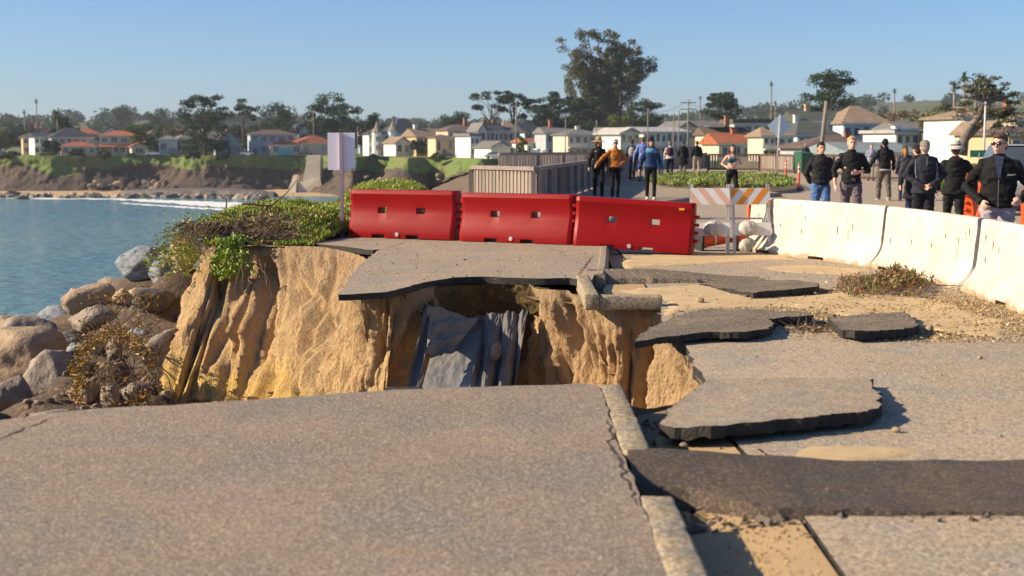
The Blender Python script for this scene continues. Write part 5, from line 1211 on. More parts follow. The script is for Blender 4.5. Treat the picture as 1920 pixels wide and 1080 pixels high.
    if q.v: remesh(q, 'hair', mat('hair_%d_%d' % (int(hair[0]*100), int(hair[1]*100)), hair, tuple(x*.6 for x in hair), scale=30, rough=.6, bump=.8, bscale=60, stretch=(2, 2, .4)), t, max(vox*.8, .009), 2, .006, 1, 26)
    if hat in ('cap', 'beanie', 'capback'):
        hc = extras[0] if extras else (.02, .02, .03); q = MB(); sgn = 1 if hat == 'capback' else -1
        q.ell(hp(0, .016, .048), (.089, .104, .088), 18, 12, Rh)
        if hat == 'beanie': q.ell(hp(0, .02, .085), (.070, .085, .085), 14, 10, Rh)
        if hat != 'beanie': q.ell(hp(0, -.105, .050), (.062, .075, .008), 14, 6, Rh @ Matrix.Rotation(.12, 3, 'X'))
        o = remesh(q, 'cap' if hat != 'beanie' else 'beanie', cloth_mat('hat_%d_%d_%d' % tuple(int(x*1000) for x in hc), hc), t, .009, 1)
    if hat in ('straw', 'sun'):
        q = MB(); rb, hh = (.235, .11) if hat == 'straw' else (.165, .10)
        pr = [(rb - .004, .040), (rb, .046), (.15, .062), (.098, .074), (.092, .10), (.085, .07 + hh * .85), (.05, .07 + hh * 1.05), (1e-3, .075 + hh * 1.1)]
        pr = [(1e-3, .060 + hh), (.08, .06 + hh * .8), (.088, .068), (.14, .054)] [::-1] + []
        prof = [(.088, .06), (.14, .050), (rb - .002, .028 if hat == 'straw' else .012), (rb, .034 if hat == 'straw' else .020), (.14, .060), (.098, .074), (.094, .10), (.082, .06 + hh * .9), (.05, .06 + hh * 1.12), (.002, .06 + hh * 1.16)]
        q.M = Matrix.Translation(Hc) @ Rh.to_4x4(); q.lathe(prof, (0, .012, .0), 28, 1, 1.12)
        q.build('sun_hat', mat('straw' if hat == 'straw' else 'canvas_hat', (.50, .34, .15) if hat == 'straw' else (.60, .56, .48), (.36, .24, .10) if hat == 'straw' else (.5, .46, .4), scale=30, rough=.85, bump=.5), t, smooth=60)
        q = MB(); q.M = Matrix.Translation(Hc) @ Rh.to_4x4(); q.lathe([(.0975, .076), (.0975, .10)], (0, .012, 0), 28, 1, 1.12); q.build('hat_band', flat('hat_band', (.06, .04, .03)), t, smooth=60)
    if hoodup:
        q = MB(); q.ell(hp(0, .022, .030), (.095, .112, .115), 16, 12, Rh); q.ell(V(0, .04, 1.49), (.10, .09, .07), 14, 8); remesh(q, 'hood', cloth_mat('cloth_%d_%d_%d' % tuple(int(x*1000) for x in top), top), t, vox, 2, .006, 3, 14)
    if glasses:
        q = MB()
        for s in (-1, 1): q.ell(hp(s*.033, -.098, .006), (.030, .010, .019), 12, 8, Rh); q.tube([hp(s*.060, -.088, .012), hp(s*.080, -.02, .010), hp(s*.080, .01, .002)], .004, 6)
        q.tube([hp(-.02, -.105, .012), hp(.02, -.105, .012)], .004, 6); q.build('sunglasses', mat('dark_lens', (.01, .01, .012), (.008, .008, .01), rough=.12, spec=.8), t, smooth=True)
    return t
W42 = 42
# walkers on the path (centre)
p1 = person((2.52, 41.6, 0), .08, 1.72, 'walking woman in a wide straw hat and black jacket', female=True, hat='straw', hair=(.10, .06, .04), hairlen=.16, top=(.012, .012, .013), pants=(.012, .012, .014), legs={'stride': .13, 'lead': 1},
            arms={-1: ((-.26, .02, 1.15), (-.30, -.06, .92)), 1: ((.24, .03, 1.15), (.22, -.10, .92))}, group='people walking towards the camera on the path')
p2 = person((2.98, 41.2, 0), 0, 1.70, 'woman in an orange fleece and white cap stretching one arm out', female=True, hat='cap', extras=((.65, .64, .66),), hair=(.14, .08, .04), top=(.50, .17, .03), pants=(.012, .012, .014), glasses=True,
            arms={-1: ((-.36, -.05, 1.22), (-.56, -.12, 1.00)), 1: ((.33, .02, 1.16), (.20, -.16, 1.05))}, legs={'stride': .16, 'lead': -1}, group='people walking towards the camera on the path', bulk=1.12)
p3 = person((3.93, 40.4, 0), 0, 1.72, 'woman in a black beanie and two tone blue jacket', female=True, hat='beanie', extras=((.008, .010, .02),), hair=(.30, .19, .09), hairlen=.22, top=(.02, .055, .15), pants=(.010, .010, .012), legs={'stride': .10, 'lead': 1},
            arms={-1: ((-.27, .04, 1.14), (-.33, .0, .88)), 1: ((.26, .02, 1.14), (.30, -.05, .88))}, group='people walking towards the camera on the path', shoes=(.5, .45, .4), bulk=1.1)
q = MB(); q.lathe([(.13, 1.475), (.178, 1.405), (.172, 1.335)], (0, .006, 0), 24, 1, .80); q.build('jacket_yoke', cloth_mat('cloth_yoke', (.12, .30, .45)), p3, smooth=True)
bk = 'people walking away by the grey fence'
p4 = person((5.30, 63, 0), PI - .2, 1.74, 'man walking away in a navy cap with a beige backpack', hat='cap', extras=((.03, .02, .06),), top=(.02, .035, .09), pants=(.02, .03, .07), legs={'stride': .16}, group=bk, vox=.016)
q = MB(); q.ell((0, .19, 1.22), (.15, .10, .22), 14, 10); o = remesh(q, 'backpack', cloth_mat('beige_bag', (.45, .40, .30)), None, .016, 2, .006); o.location = (5.30, 63, 0); o.rotation_euler = (0, 0, PI - .2); o.scale = (.995,)*3; tag(o, 'beige backpack on the back of the man in the navy cap', 'backpack')
p5 = person((5.45, 59.5, 0), PI + .1, 1.84, 'tall man walking away in a pale blue shirt', hair=(.16, .07, .03), top=(.22, .28, .62), pants=(.20, .22, .28), group=bk, vox=.016, arms={1: ((.30, .0, 1.15), (.36, .0, .90)), -1: ((-.28, .03, 1.15), (-.30, -.08, .90))})
p6 = person((6.60, 63.2, 0), PI, 1.06, 'small child in a pale blue hooded top', top=(.32, .52, .58), pants=(.35, .50, .58), hoodup=True, group=bk, vox=.022, shoes=(.4, .1, .08))
p7 = person((7.10, 64.2, 0), PI, 1.68, 'woman walking away in a maroon vest with white sleeves', female=True, hair=(.30, .17, .07), top=(.55, .50, .48), pants=(.012, .014, .03), group=bk, vox=.016, bulk=1.15)
q = MB(); q.lathe([(.001, 1.49), (.11, 1.47), (.176, 1.40), (.188, 1.27), (.17, 1.12), (.168, 1.06), (.001, 1.06)], (0, .008, 0), 20, 1, .80); q.build('vest', cloth_mat('maroon', (.10, .02, .035)), p7, smooth=True)
p8 = person((8.80, 73.5, 0), PI, 1.70, 'person in a long dark coat walking away', hair=(.03, .02, .02), top=(.015, .015, .018), pants=(.20, .17, .16), coat=.38, group=bk, vox=.018, shoes=(.5, .1, .1))
p9 = person((9.45, 73.0, 0), PI + .2, 1.70, 'man in a black jacket and beige trousers walking away', hair=(.03, .02, .02), top=(.012, .014, .016), pants=(.38, .31, .24), group=bk, vox=.018, legs={'stride': .16})
p10 = person((6.32, 41.0, -.13), .05, 1.68, 'jogging woman in a teal crop top and black leggings', female=True, sleeves='none', hair=(.06, .03, .02), hairlen=.15, pants=(.010, .010, .012), top=(.02, .12, .16), skin=M_SKIN2,
             arms={-1: ((-.30, .06, 1.18), (-.22, -.16, 1.10)), 1: ((.30, .06, 1.18), (.10, -.20, 1.18))}, legs={'stride': .22, 'lead': 1}, group='people on the road beyond the island', tilt=.06)
q = MB(); q.lathe([(.001, 1.36), (.12, 1.355), (.148, 1.30), (.138, 1.235), (.124, 1.20), (.001, 1.20)], (0, -.002, 0), 20, 1, .84)
for s in (-1, 1): q.ell((s*.062, -.085, 1.285), (.062, .045, .055), 10, 8); q.tube([(s*.07, -.10, 1.33), (s*.085, -.06, 1.45), (s*.08, .05, 1.44), (s*.06, .10, 1.34)], .014, 8)
remesh(q, 'crop_top', cloth_mat('teal_cloth', (.02, .10, .14)), p10, .012, 2)
bh = 'people behind the white barriers'
p11 = person((6.06, 28.0, -.15), .0, 1.76, 'man in a black zip jacket and blue jeans with hands behind him', hair=(.012, .010, .010), top=(.022, .024, .026), pants=(.10, .20, .42), arms={-1: ((-.27, .08, 1.15), (-.16, .16, .98)), 1: ((.27, .08, 1.15), (.16, .16, .98))}, group=bh, vox=.0115, turn=.1, shoes=(.3, .3, .3))
p12 = person((6.42, 27.0, -.15), -.05, 1.87, 'blond man in a black sweater holding one hand at his waist', hair=(.62, .42, .18), top=(.016, .017, .020), pants=(.16, .13, .15), arms={-1: ((-.29, .02, 1.16), (-.29, -.06, .90)), 1: ((.29, .02, 1.16), (.08, -.20, 1.12))}, group=bh, vox=.0115, legs={'stride': .15}, sleeves='three', skin=M_SKIN2)
p13 = person((11.22, 43.0, -.15), PI + .1, 1.86, 'man walking away in a black hooded jacket and grey cargo trousers', hoodup=True, hair=(.02, .02, .02), top=(.014, .016, .018), pants=(.14, .12, .11), arms={1: ((.33, .0, 1.17), (.42, -.06, .95)), -1: ((-.27, .0, 1.15), (-.30, -.1, .92))}, legs={'stride': .18}, group=bh, vox=.013, shoes=(.3, .28, .26))
q = MB(); q.lathe([(.185, .905), (.19, .895), (.188, .875), (.18, .87)], (0, .008, 0), 20, 1, .76); q.build('shirt_hem', flat('white_hem', (.6, .6, .62)), p13, smooth=True)
p14 = person((11.72, 42.6, -.15), PI - .1, 1.66, 'woman walking away in a dark cap with loose auburn hair', female=True, hat='cap', extras=((.015, .015, .018),), hair=(.45, .22, .07), hairlen=.24, top=(.055, .055, .075), pants=(.02, .04, .09), legs={'stride': .12}, group=bh, vox=.013)
p15 = person((16.6, 66, -.13), 0, 1.66, 'distant man in a lilac grey shirt crossing by the green verge', hair=(.35, .30, .28), top=(.36, .36, .44), pants=(.28, .34, .45), group='people on the road beyond the island', vox=.018)
p20 = person((8.45, 29.8, -.15), PI + .3, 1.72, 'dark coated walker half hidden behind the man clasping his hands', hair=(.05, .02, .02), top=(.014, .015, .02), pants=(.02, .03, .08), coat=.30, group=bh, vox=.013, bulk=1.25, hat='cap', extras=((.02, .02, .025),), arms={1: ((.34, .0, 1.14), (.42, .06, .92)), -1: ((-.3, 0, 1.15), (-.3, 0, .9))})
p16 = person((7.28, 25.2, -.15), PI, 1.79, 'grey haired man seen from behind clasping his hands at his back', hat='cap', extras=((.28, .22, .17),), hair=(.40, .36, .32), top=(.030, .033, .045), pants=(.016, .018, .026), bulk=1.16,
             arms={-1: ((-.33, .03, 1.16), (-.09, .215, .99)), 1: ((.33, .03, 1.16), (.09, .215, .97)), 'hd-1': (1.2, .2, -.3), 'hd1': (-1.2, .2, -.3), 'palm-1': (0, 1, 0), 'palm1': (0, 1, 0), 'grip': .5}, group=bh, vox=.0115, coat=.06)
q = MB()
for s in (-1, 1): q.tube([(s*.165, .06, 1.43), (s*.19, .118, 1.30), (s*.175, .122, 1.12), (s*.165, .125, .96)], .005, 6)
q.tube([(0, .150, 1.46), (0, .158, 1.3), (0, .15, 1.1)], .003, 6); q.build('piping', flat('pale_piping', (.30, .32, .38)), p16, smooth=True)
p17 = person((8.04, 25.9, -.15), PI - .12, 1.74, 'man in a white sun hat and black jacket walking away', hat='sun', hair=(.10, .06, .05), top=(.015, .016, .017), pants=(.020, .020, .024), bulk=1.12, arms={-1: ((-.34, .02, 1.17), (-.38, -.08, .93)), 1: ((.29, .02, 1.15), (.30, -.06, .93))}, legs={'stride': .16}, group=bh, vox=.0115, coat=.08)
q = MB(); q.lathe([(.10, 1.50), (.135, 1.47), (.14, 1.42), (.10, 1.40), (.06, 1.44)], (0, .05, 0), 20, 1, .8); remesh(q, 'hood', cloth_mat('cloth_15_16_17', (.015, .016, .017)), p17, .0125, 3, .006)
p18 = person((5.90, 17.3, -.16), -.30, 1.87, 'man in dark sunglasses and a black fleece jacket closest to the camera', hair=(.13, .075, .045), top=(.012, .012, .013), pants=(.44, .37, .40), bulk=1.12, glasses=True, skin=M_SKIN2, turn=-.42,
             arms={-1: ((-.34, .02, 1.15), (-.19, -.20, .99)), 1: ((.35, .03, 1.14), (.24, -.22, 1.02)), 'hd-1': (.15, -.1, -.35), 'palm-1': (.9, .3, -.2), 'palm1': (-.7, .3, -.2), 'grip': .55}, group=bh, vox=.0095, nod=.04)
q = MB(); q.add([(-.052, -.098, 1.50), (.052, -.098, 1.50), (.014, -.178, 1.26), (-.014, -.178, 1.26), (-.045, -.06, 1.49), (.045, -.06, 1.49)], [(0, 1, 2, 3)], 0); q.build('shirt_front', mat('navy_check', (.02, .025, .06), (.05, .06, .12), scale=60, rough=.9, spec=.1), p18)
q = MB(); q.tube([(0, -.158, 1.24), (0, -.160, 1.05), (0, -.158, .92)], .003, 6)
q.build('zip', MATS['steel'], p18)
q = MB()
for i in range(8): q.box(.088 + i*.009, .094 + i*.009, -.172, -.166, 1.285, 1.292 + .003 * (i % 3))
q.tube([(.155, -.160, 1.288), (.170, -.158, 1.303), (.178, -.155, 1.294), (.168, -.158, 1.288)], .002, 5); q.build('chest_logo', flat('logo_grey', (.45, .45, .45)), p18)
q = MB(); q.add([(-.05, -.05, 0), (.05, -.05, .01), (.07, .03, -.02), (-.04, .05, 0), (-.04, -.05, .03), (.05, -.04, .04), (.06, .04, .02), (-.04, .04, .03)], [(0,3,2,1),(4,5,6,7),(0,1,5,4),(1,2,6,5),(2,3,7,6),(3,0,4,7)])
o = q.build('folded_cap', cloth_mat('navy_cap', (.02, .03, .08)), None, bevel=.012); o.location = (6.17, 16.98, .845); tag(o, 'folded navy cap held by the sunglasses man', 'cap')
person((18.5, 90, -.13), PI, 1.72, 'far walker whose head shows above the green bin', hair=(.3, .25, .2), top=(.03, .03, .035), pants=(.03, .03, .035), group='people on the road beyond the island', vox=.02)
# ================================================================ FAR SHORE
def X(px, Y): return (px - 960) / FPX * Y
# ---- hills
def zhill(x, y):
    def g(cx, cy_, sx, sy, h): return h * math.exp(-((x - cx) / sx)**2 - ((y - cy_) / sy)**2)
    h = g(-400, 1500, 200, 420, 15) + g(-640, 1500, 200, 400, 5) + g(-130, 1500, 190, 380, 8) + g(230, 1700, 260, 450, 18) + g(450, 1500, 150, 380, 24) + g(690, 1500, 180, 380, 40) + g(300, 1300, 120, 300, 12)
    return zland(x, y) - 1.0 + h * sstep(760, 1100, y) + 2 * fbm(x*.004, y*.004, 3)
bm = bmesh.new(); NX, NY = 80, 40; gr = [[bm.verts.new((lerp(-1100, 1100, i / NX), lerp(740, 2600, j / NY), zhill(lerp(-1100, 1100, i / NX), lerp(740, 2600, j / NY)))) for j in range(NY + 1)] for i in range(NX + 1)]
for i in range(NX):
    for j in range(NY): bm.faces.new((gr[i][j], gr[i+1][j], gr[i+1][j+1], gr[i][j+1]))
me = bpy.data.meshes.new('hills'); bm.to_mesh(me); bm.free(); me.materials.append(mat('hill_grass', (.07, .09, .03), (.16, .16, .06), scale=.004, rough=.95, coord='World')); me.shade_smooth()
o = bpy.data.objects.new('hills', me); COL.objects.link(o); struct(o)

# ---- trees
def leafmat(name, a, b, isl=None, tr=.15):
    return mat(name, a, b, scale=.25, rough=.8, island=isl or [(0, a), (.5, b), (1, tuple(x*1.5 for x in a))], coord='World', trans=tr, spec=.2)
M_CYP = leafmat('cypress_leaf', (.026, .050, .022), (.045, .075, .028)); M_EUC = leafmat('eucalyptus_leaf', (.085, .105, .035), (.13, .115, .04), [(0, (.06, .085, .03)), (.5, (.14, .13, .045)), (.8, (.20, .13, .05)), (1, (.09, .12, .04))])
M_BRD = leafmat('broad_leaf', (.06, .10, .03), (.10, .14, .04)); M_YEL = leafmat('yellow_green_leaf', (.15, .17, .04), (.20, .19, .05)); M_BRN = leafmat('bare_brown_twigs', (.20, .13, .08), (.14, .095, .06))
M_PALM = leafmat('palm_leaf', (.035, .06, .02), (.07, .10, .03)); M_BARK = mat('bark', (.13, .10, .08), (.07, .055, .045), scale=2, rough=.95, bump=.6); M_BARKP = mat('pale_bark', (.30, .24, .18), (.18, .14, .11), scale=1, rough=.9, bump=.4)
def clump(q, rnd, c, r, n, s):
    for _ in range(n):
        d = Vector((rnd.gauss(0, 1), rnd.gauss(0, 1), rnd.gauss(0, 1))); d.normalize(); d *= rnd.random() ** .45
        p = Vector((c.x + d.x * r[0], c.y + d.y * r[1], c.z + d.z * r[2])); a = Vector((rnd.gauss(0, 1), rnd.gauss(0, 1), rnd.gauss(0, .7))).normalized() * s * rnd.uniform(.6, 1.3); b = a.cross(Vector((rnd.gauss(0, 1), rnd.gauss(0, 1), rnd.gauss(0, 1)))).normalized() * s * rnd.uniform(.35, .7)
        q.add([p - a, p + b, p + a, p - b * .8], [(0, 1, 2, 3)])
def tree(px, Y, top_py, wpx, kind, label, seed, base_py=None, n=1.0, mt=None, group=None, xo=0, zb=None, leafs=1.0):
    rnd = random.Random(seed); x = X(px, Y); zb = zland(x, Y) if zb is None else zb; zt = CAMZ + (HZ - top_py) * Y / FPX; Hh = zt - zb; W = wpx * Y / FPX / 2 * (1.22 if kind == 'cypress' else .95 if kind == 'euc' else 1.1)
    t = empty('palm_tree' if kind == 'palm' or kind == 'date' else ('cypress_tree' if kind in ('cypress', 'flat') else 'eucalyptus_tree' if kind == 'euc' else 'tree'), (x, Y, zb), 0, label, 'tree', group)
    q = MB(); tq = MB(); s = .30 * Y / 450 * leafs
    def limb_to(c, z0, r=.2):
        a = Vector((xo * z0 / Hh, 0, z0)); m = a.lerp(c, .5) + Vector((rnd.gauss(0, .3), rnd.gauss(0, .3), rnd.uniform(-.2, .8))); tq.tube([a, m, c], [r, r * .65, r * .25], 6, cap=False)
    if kind in ('palm', 'date'):
        r = W; tq.tube([(0, 0, 0), (.1, 0, Hh * .5), (0, 0, Hh - r * .7)], [.28 if kind == 'date' else .20, .2, .17], 8)
        c = Vector((0, 0, Hh - r * .6))
        for k in range(46 if kind == 'palm' else 60):
            az = rnd.uniform(0, 2*PI); el = rnd.uniform(-.9, 1.3); d = Vector((math.cos(az) * math.cos(el), math.sin(az) * math.cos(el), math.sin(el))); p = c.copy(); L = r * rnd.uniform(.8, 1.1); side = d.cross(Vector((0, 0, 1))).normalized()
            for j in range(4):
                p2 = p + d * L / 4; d = (d + Vector((0, 0, -.28))).normalized(); w = r * .10 * (1 - j / 5)
                q.add([p - side * w, p + side * w, p2 + side * w * .8, p2 - side * w * .8], [(0, 1, 2, 3)]); p = p2
        M = M_PALM; bk = M_BARKP
    elif kind == 'cypress':      # broad layered dark crown
        bk = M_BARK; M = M_CYP; cs = []
        for k in range(int(54 * n)):
            u = rnd.random(); z = Hh * lerp(.10, .95, u ** 1.05); env = math.sin(PI * clamp(.22 + .72 * (z / Hh - .05) / .95)) ** .6
            a = rnd.uniform(0, 2*PI); rr = W * env * (rnd.random() ** .5) * .86; c = Vector((math.cos(a) * rr + xo * z / Hh, math.sin(a) * rr, z)); cs.append(c); pr = W * rnd.uniform(.18, .34)
            clump(q, rnd, c, (pr, pr, pr * rnd.uniform(.34, .55)), 125, s * 1.35)
            if rnd.random() < .6: limb_to(c, z * .6, .16)
        tq.tube([(0, 0, 0), (xo * .4, 0, Hh * .4), (xo * .9, 0, Hh * .8)], [.5, .35, .08], 8)
    elif kind == 'flat':         # windswept: bare trunk, flat pads on top
        bk = M_BARK; M = M_CYP
        for k in range(int(13 * n)):
            a = rnd.uniform(-1, 1); z = Hh * (.94 - .22 * abs(a) * rnd.random() - .24 * rnd.random()); c = Vector((a * W * .85 + xo, rnd.gauss(0, W * .35), z)); pr = W * rnd.uniform(.22, .38)
            clump(q, rnd, c, (pr, pr, pr * .45), 130, s * 1.25); limb_to(c, Hh * rnd.uniform(.35, .6), .14)
        tq.tube([(0, 0, 0), (xo * .3 + .4, 0, Hh * .35), (xo * .7, 0, Hh * .68)], [.45, .34, .2], 8)
    elif kind == 'euc':
        bk = M_BARKP; M = M_EUC; stems = 9
        for k in range(stems):
            a0 = lerp(-.25, .42, k / (stems - 1)) + rnd.gauss(0, .03); x1 = W * lerp(-.78, .88, k / (stems - 1)); zt_ = Hh * lerp(.66, .96, math.sin(PI * clamp(.2 + .68 * k / (stems - 1))) ) * rnd.uniform(.92, 1.0)
            y1 = rnd.gauss(0, W * .3); b = Vector((a0 * W * .35, rnd.gauss(0, .8), 0)); e = Vector((x1, y1, zt_)); m = b.lerp(e, .5) + Vector((-x1 * .18, 0, Hh * .06))
            tq.tube([b, b.lerp(m, .6), m, m.lerp(e, .55), e], [.65, .5, .38, .25, .08], 7, cap=False)
            for j in range(30):
                u = rnd.uniform(.36, 1.03); p = (b.lerp(m, u * 2) if u < .5 else m.lerp(e, u * 2 - 1)); off = Vector((clamp(rnd.gauss(0, 1), -1.4, 1.4), rnd.gauss(0, 1), clamp(rnd.gauss(0, .55), -1, .9))) * W * .10; c = p + off
                pr = W * rnd.uniform(.075, .14); clump(q, rnd, c, (pr, pr, pr * .7), 95, s * 1.25); tq.tube([p, p.lerp(c, .5) + Vector((0, 0, .3)), c], [.14, .09, .04], 5, cap=False)
        for k in range(150):      # lower foliage between the stems
            zz = rnd.uniform(.20, .72); c = Vector((-W * .06 + clamp(rnd.gauss(0, 1), -1.5, 1.5) * W * (.24 + .34 * zz), rnd.gauss(0, W * .3), Hh * zz)); pr = W * rnd.uniform(.08, .16); clump(q, rnd, c, (pr, pr, pr * .8), 85, s * 1.2)
    else:                        # bushy
        bk = M_BARK; M = mt or M_BRD
        for k in range(int(26 * n)):
            a = rnd.uniform(0, 2*PI); z = Hh * rnd.uniform(.22, .9); env = math.sin(PI * clamp(.12 + .80 * z / Hh)) ** .5; rr = W * env * rnd.random() ** .5 * .82
            c = Vector((math.cos(a) * rr, math.sin(a) * rr, z)); pr = W * rnd.uniform(.22, .36); clump(q, rnd, c, (pr, pr, min(pr * .8, Hh * .3)), 100, s * 1.3)
            if rnd.random() < .4: limb_to(c, z * .4, .12)
        tq.tube([(0, 0, 0), (0, 0, Hh * .6)], [.3, .12], 7)
    q.build('crown', mt or M, t, recalc=False); tq.build('trunk', bk, t, smooth=True)
    return t
tree(1132, 455, 52, 200, 'euc', 'very tall many stemmed eucalyptus towering over every house', 5, leafs=1.05)
tree(52, 520, 207, 11, 'palm', 'shorter of the two thin palms at the far left', 1); tree(75, 520, 187, 11, 'palm', 'taller thin palm at the far left', 2)
tree(113, 470, 206, 32, 'date', 'broad palm over the blue roofed house', 3); tree(122, 480, 216, 46, 'bush', 'dark round tree beside the broad palm', 4, mt=M_CYP)
tree(388, 446, 176, 96, 'cypress', 'big dark cypress rising above the left shore houses', 9, n=1.3); tree(457, 470, 180, 58, 'flat', 'small topped tree on a thin bare trunk', 7, n=.9)
tree(522, 480, 192, 88, 'bush', 'rounded dark tree behind the grey blue house', 8, mt=M_CYP); tree(540, 500, 205, 60, 'bush', 'lower green tree right of the rounded dark one', 28)
tree(628, 465, 170, 104, 'cypress', 'wide layered cypress directly above the blank sign', 12, n=1.35)
tree(702, 470, 206, 60, 'bush', 'dark tree behind the turreted house', 13, mt=M_CYP); tree(757, 520, 216, 26, 'bush', 'bare brown tree by the turreted roof', 14, mt=M_BRN)
tree(855, 560, 206, 66, 'bush', 'rounded hill tree left of the pines', 15, mt=M_CYP)
tree(922, 440, 160, 66, 'flat', 'leftmost flat topped pine of the row beside the eucalyptus', 16, n=1.3); tree(958, 440, 156, 56, 'flat', 'second flat topped pine with a leaning trunk', 17, n=1.2, xo=1.5); tree(1006, 440, 168, 66, 'flat', 'third flat topped pine next to the dark mass', 18, n=1.4)
tree(1048, 430, 168, 70, 'cypress', 'dark cypress hugging the left foot of the eucalyptus', 19, n=1.2); tree(1092, 425, 182, 80, 'cypress', 'low dense cypress in front of the eucalyptus stems', 20, n=1.2); tree(1018, 420, 200, 70, 'cypress', 'low dark cypress under the pines', 31, n=1.1)
tree(1208, 430, 186, 80, 'cypress', 'dark cypress at the right foot of the eucalyptus', 21, n=1.2); tree(1160, 420, 210, 60, 'bush', 'brownish bush below the eucalyptus', 32, mt=M_YEL)
tree(1348, 400, 169, 72, 'cypress', 'rounded cypress over the solar roofed house', 22, n=1.3); tree(1548, 300, 132, 112, 'cypress', 'tall cypress behind the big grey roofed house', 23, n=1.5)
tree(1310, 420, 181, 9, 'palm', 'tiny palm left of the rounded cypress', 24); tree(1442, 380, 154, 13, 'palm', 'slender palm left of the tall cypress', 25); tree(1450, 420, 190, 10, 'palm', 'short palm under the slender one', 33)
tree(1671, 380, 167, 13, 'palm', 'lone palm against the sky right of the tall cypress', 26)
tree(1782, 210, 159, 20, 'palm', 'leftmost palm behind the windswept tree', 27); tree(1800, 212, 138, 22, 'palm', 'tallest palm behind the windswept tree', 34); tree(1822, 214, 150, 18, 'palm', 'third palm inside the windswept crown', 35)
tree(1765, 260, 184, 72, 'bush', 'round olive brown tree left of the palms', 29, mt=M_YEL); tree(1690, 280, 200, 66, 'bush', 'bare brown thicket right of the pale blue house', 30, mt=M_BRN); tree(1655, 290, 206, 44, 'bush', 'smaller bare brown thicket', 36, mt=M_BRN)
tree(1745, 215, 230, 34, 'bush', 'bright green shrub by the dark modern house', 37, mt=M_YEL); tree(1725, 240, 205, 40, 'bush', 'olive tree above the solar roofs', 38, mt=M_YEL)
tree(1860, 170, 255, 90, 'bush', 'brown brush mass behind the sunglasses man', 39, mt=M_BRN)
tree(255, 462, 232, 60, 'bush', 'flat green hedge tree behind the tiled house', 40, mt=M_BRD); tree(305, 470, 232, 66, 'bush', 'wide green tree over the small white house', 41, mt=M_BRD); tree(262, 452, 250, 26, 'bush', 'light green round tree beside the tiled house', 42, mt=M_YEL)
tree(100, 447, 262, 34, 'bush', 'dark shrub in front of the blue roofed house', 43, mt=M_CYP); tree(978, 340, 255, 20, 'bush', 'yellow green street tree by the white gabled house', 44, mt=M_YEL); tree(990, 380, 238, 16, 'bush', 'tall yellow shrub behind the street tree', 45, mt=M_YEL)
tree(785, 420, 262, 30, 'bush', 'dark shrub in front of the brown roofed house', 46, mt=M_CYP); tree(300, 1000, 200, 60, 'bush', 'hill top tree crown at the left', 47, mt=M_CYP); tree(240, 1000, 198, 66, 'bush', 'broad hill top tree crown', 48, mt=M_CYP)
# windswept cypress at right, trunk leaning right
def windswept():
    rnd = random.Random(77); Y = 120; x = X(1800, Y); zb = -.3; t = empty('cypress_tree', (x, Y, zb), 0, 'gnarled windswept cypress leaning right over the houses', 'tree'); tq = MB(); q = MB()
    def W(px, py): return Vector((X(px, Y) - x, 0, CAMZ + (HZ - py) * Y / FPX - zb))
    main = [W(1797, 290), W(1803, 262), W(1815, 238), W(1830, 218), W(1835, 195)]; tq.tube(main, [.6, .42, .34, .28, .22], 9)
    tq.tube([W(1805, 262), W(1820, 248), W(1838, 230), W(1850, 205)], [.3, .22, .2, .15], 7)
    for (a, b) in (((1835, 195), (1800, 165)), ((1835, 195), (1842, 150)), ((1835, 195), (1870, 140)), ((1830, 205), (1890, 160)), ((1838, 200), (1905, 180)), ((1835, 195), (1822, 150)), ((1830, 212), (1860, 215)), ((1850, 205), (1895, 215)), ((1826, 222), (1800, 200))):
        A = W(*a); Bv = W(*b); Bv.y = rnd.gauss(0, 1.6); m = A.lerp(Bv, .5) + Vector((0, rnd.gauss(0, .4), .3)); tq.tube([A, m, Bv], [.22, .14, .05], 6, cap=False)
        for j in range(7):
            c = A.lerp(Bv, rnd.uniform(.45, 1.12)) + Vector((rnd.gauss(0, .45), rnd.gauss(0, .8), rnd.gauss(0, .3))); pr = rnd.uniform(.35, .8); clump(q, rnd, c, (pr, pr, pr * .35), 60, .12); tq.tube([A.lerp(Bv, .5), c], [.06, .02], 4, cap=False)
    for j in range(26):
        c = W(rnd.uniform(1795, 1905), rnd.uniform(200, 252)); c.y = rnd.gauss(0, 1.5)
        if c.x < .9 and rnd.random() < .7: continue
        clump(q, rnd, c, (.7, .7, .35), 40, .12)
    q.build('crown', leafmat('windswept_leaf', (.045, .055, .022), (.09, .085, .03)), t, recalc=False); tq.build('trunk', mat('grey_bark', (.26, .20, .16), (.13, .10, .085), scale=2, rough=.95, bump=.7), t, smooth=True)
windswept()
rnd = random.Random(21)
for i in range(46):
    px = rnd.uniform(0, 1900); Y = rnd.uniform(495, 640) if px < 1300 else rnd.uniform(330, 480); tp = rnd.uniform(228, 246) if px < 1300 else rnd.uniform(218, 240)
    tree(px, Y, tp, rnd.uniform(34, 66), 'bush', 'bushy garden tree filling the gap between far roofs', 200 + i, n=.8, mt=rnd.choice((M_CYP, M_BRD, M_BRD, M_CYP, M_YEL, M_BRN)), group='garden trees behind the far houses')
# far wood on the hills
q = MB(); rnd = random.Random(31)
for i in range(1050):
    Y = rnd.uniform(700, 1650); px = rnd.uniform(-320, 2050); x = X(px, Y); gz = zhill(x, Y) if Y > 740 else zland(x, Y)
    if px > 1630 and Y > 900 and rnd.random() < .85: continue
    r = rnd.uniform(5, 10); clump(q, rnd, Vector((x, Y, gz + r * .55)), (r, r, r * .7), 70, 2.3)
o = q.build('woods', M_CYP, recalc=False); tag(o, 'hazy dark wood covering the hills behind the town', 'woods', None, 'stuff')
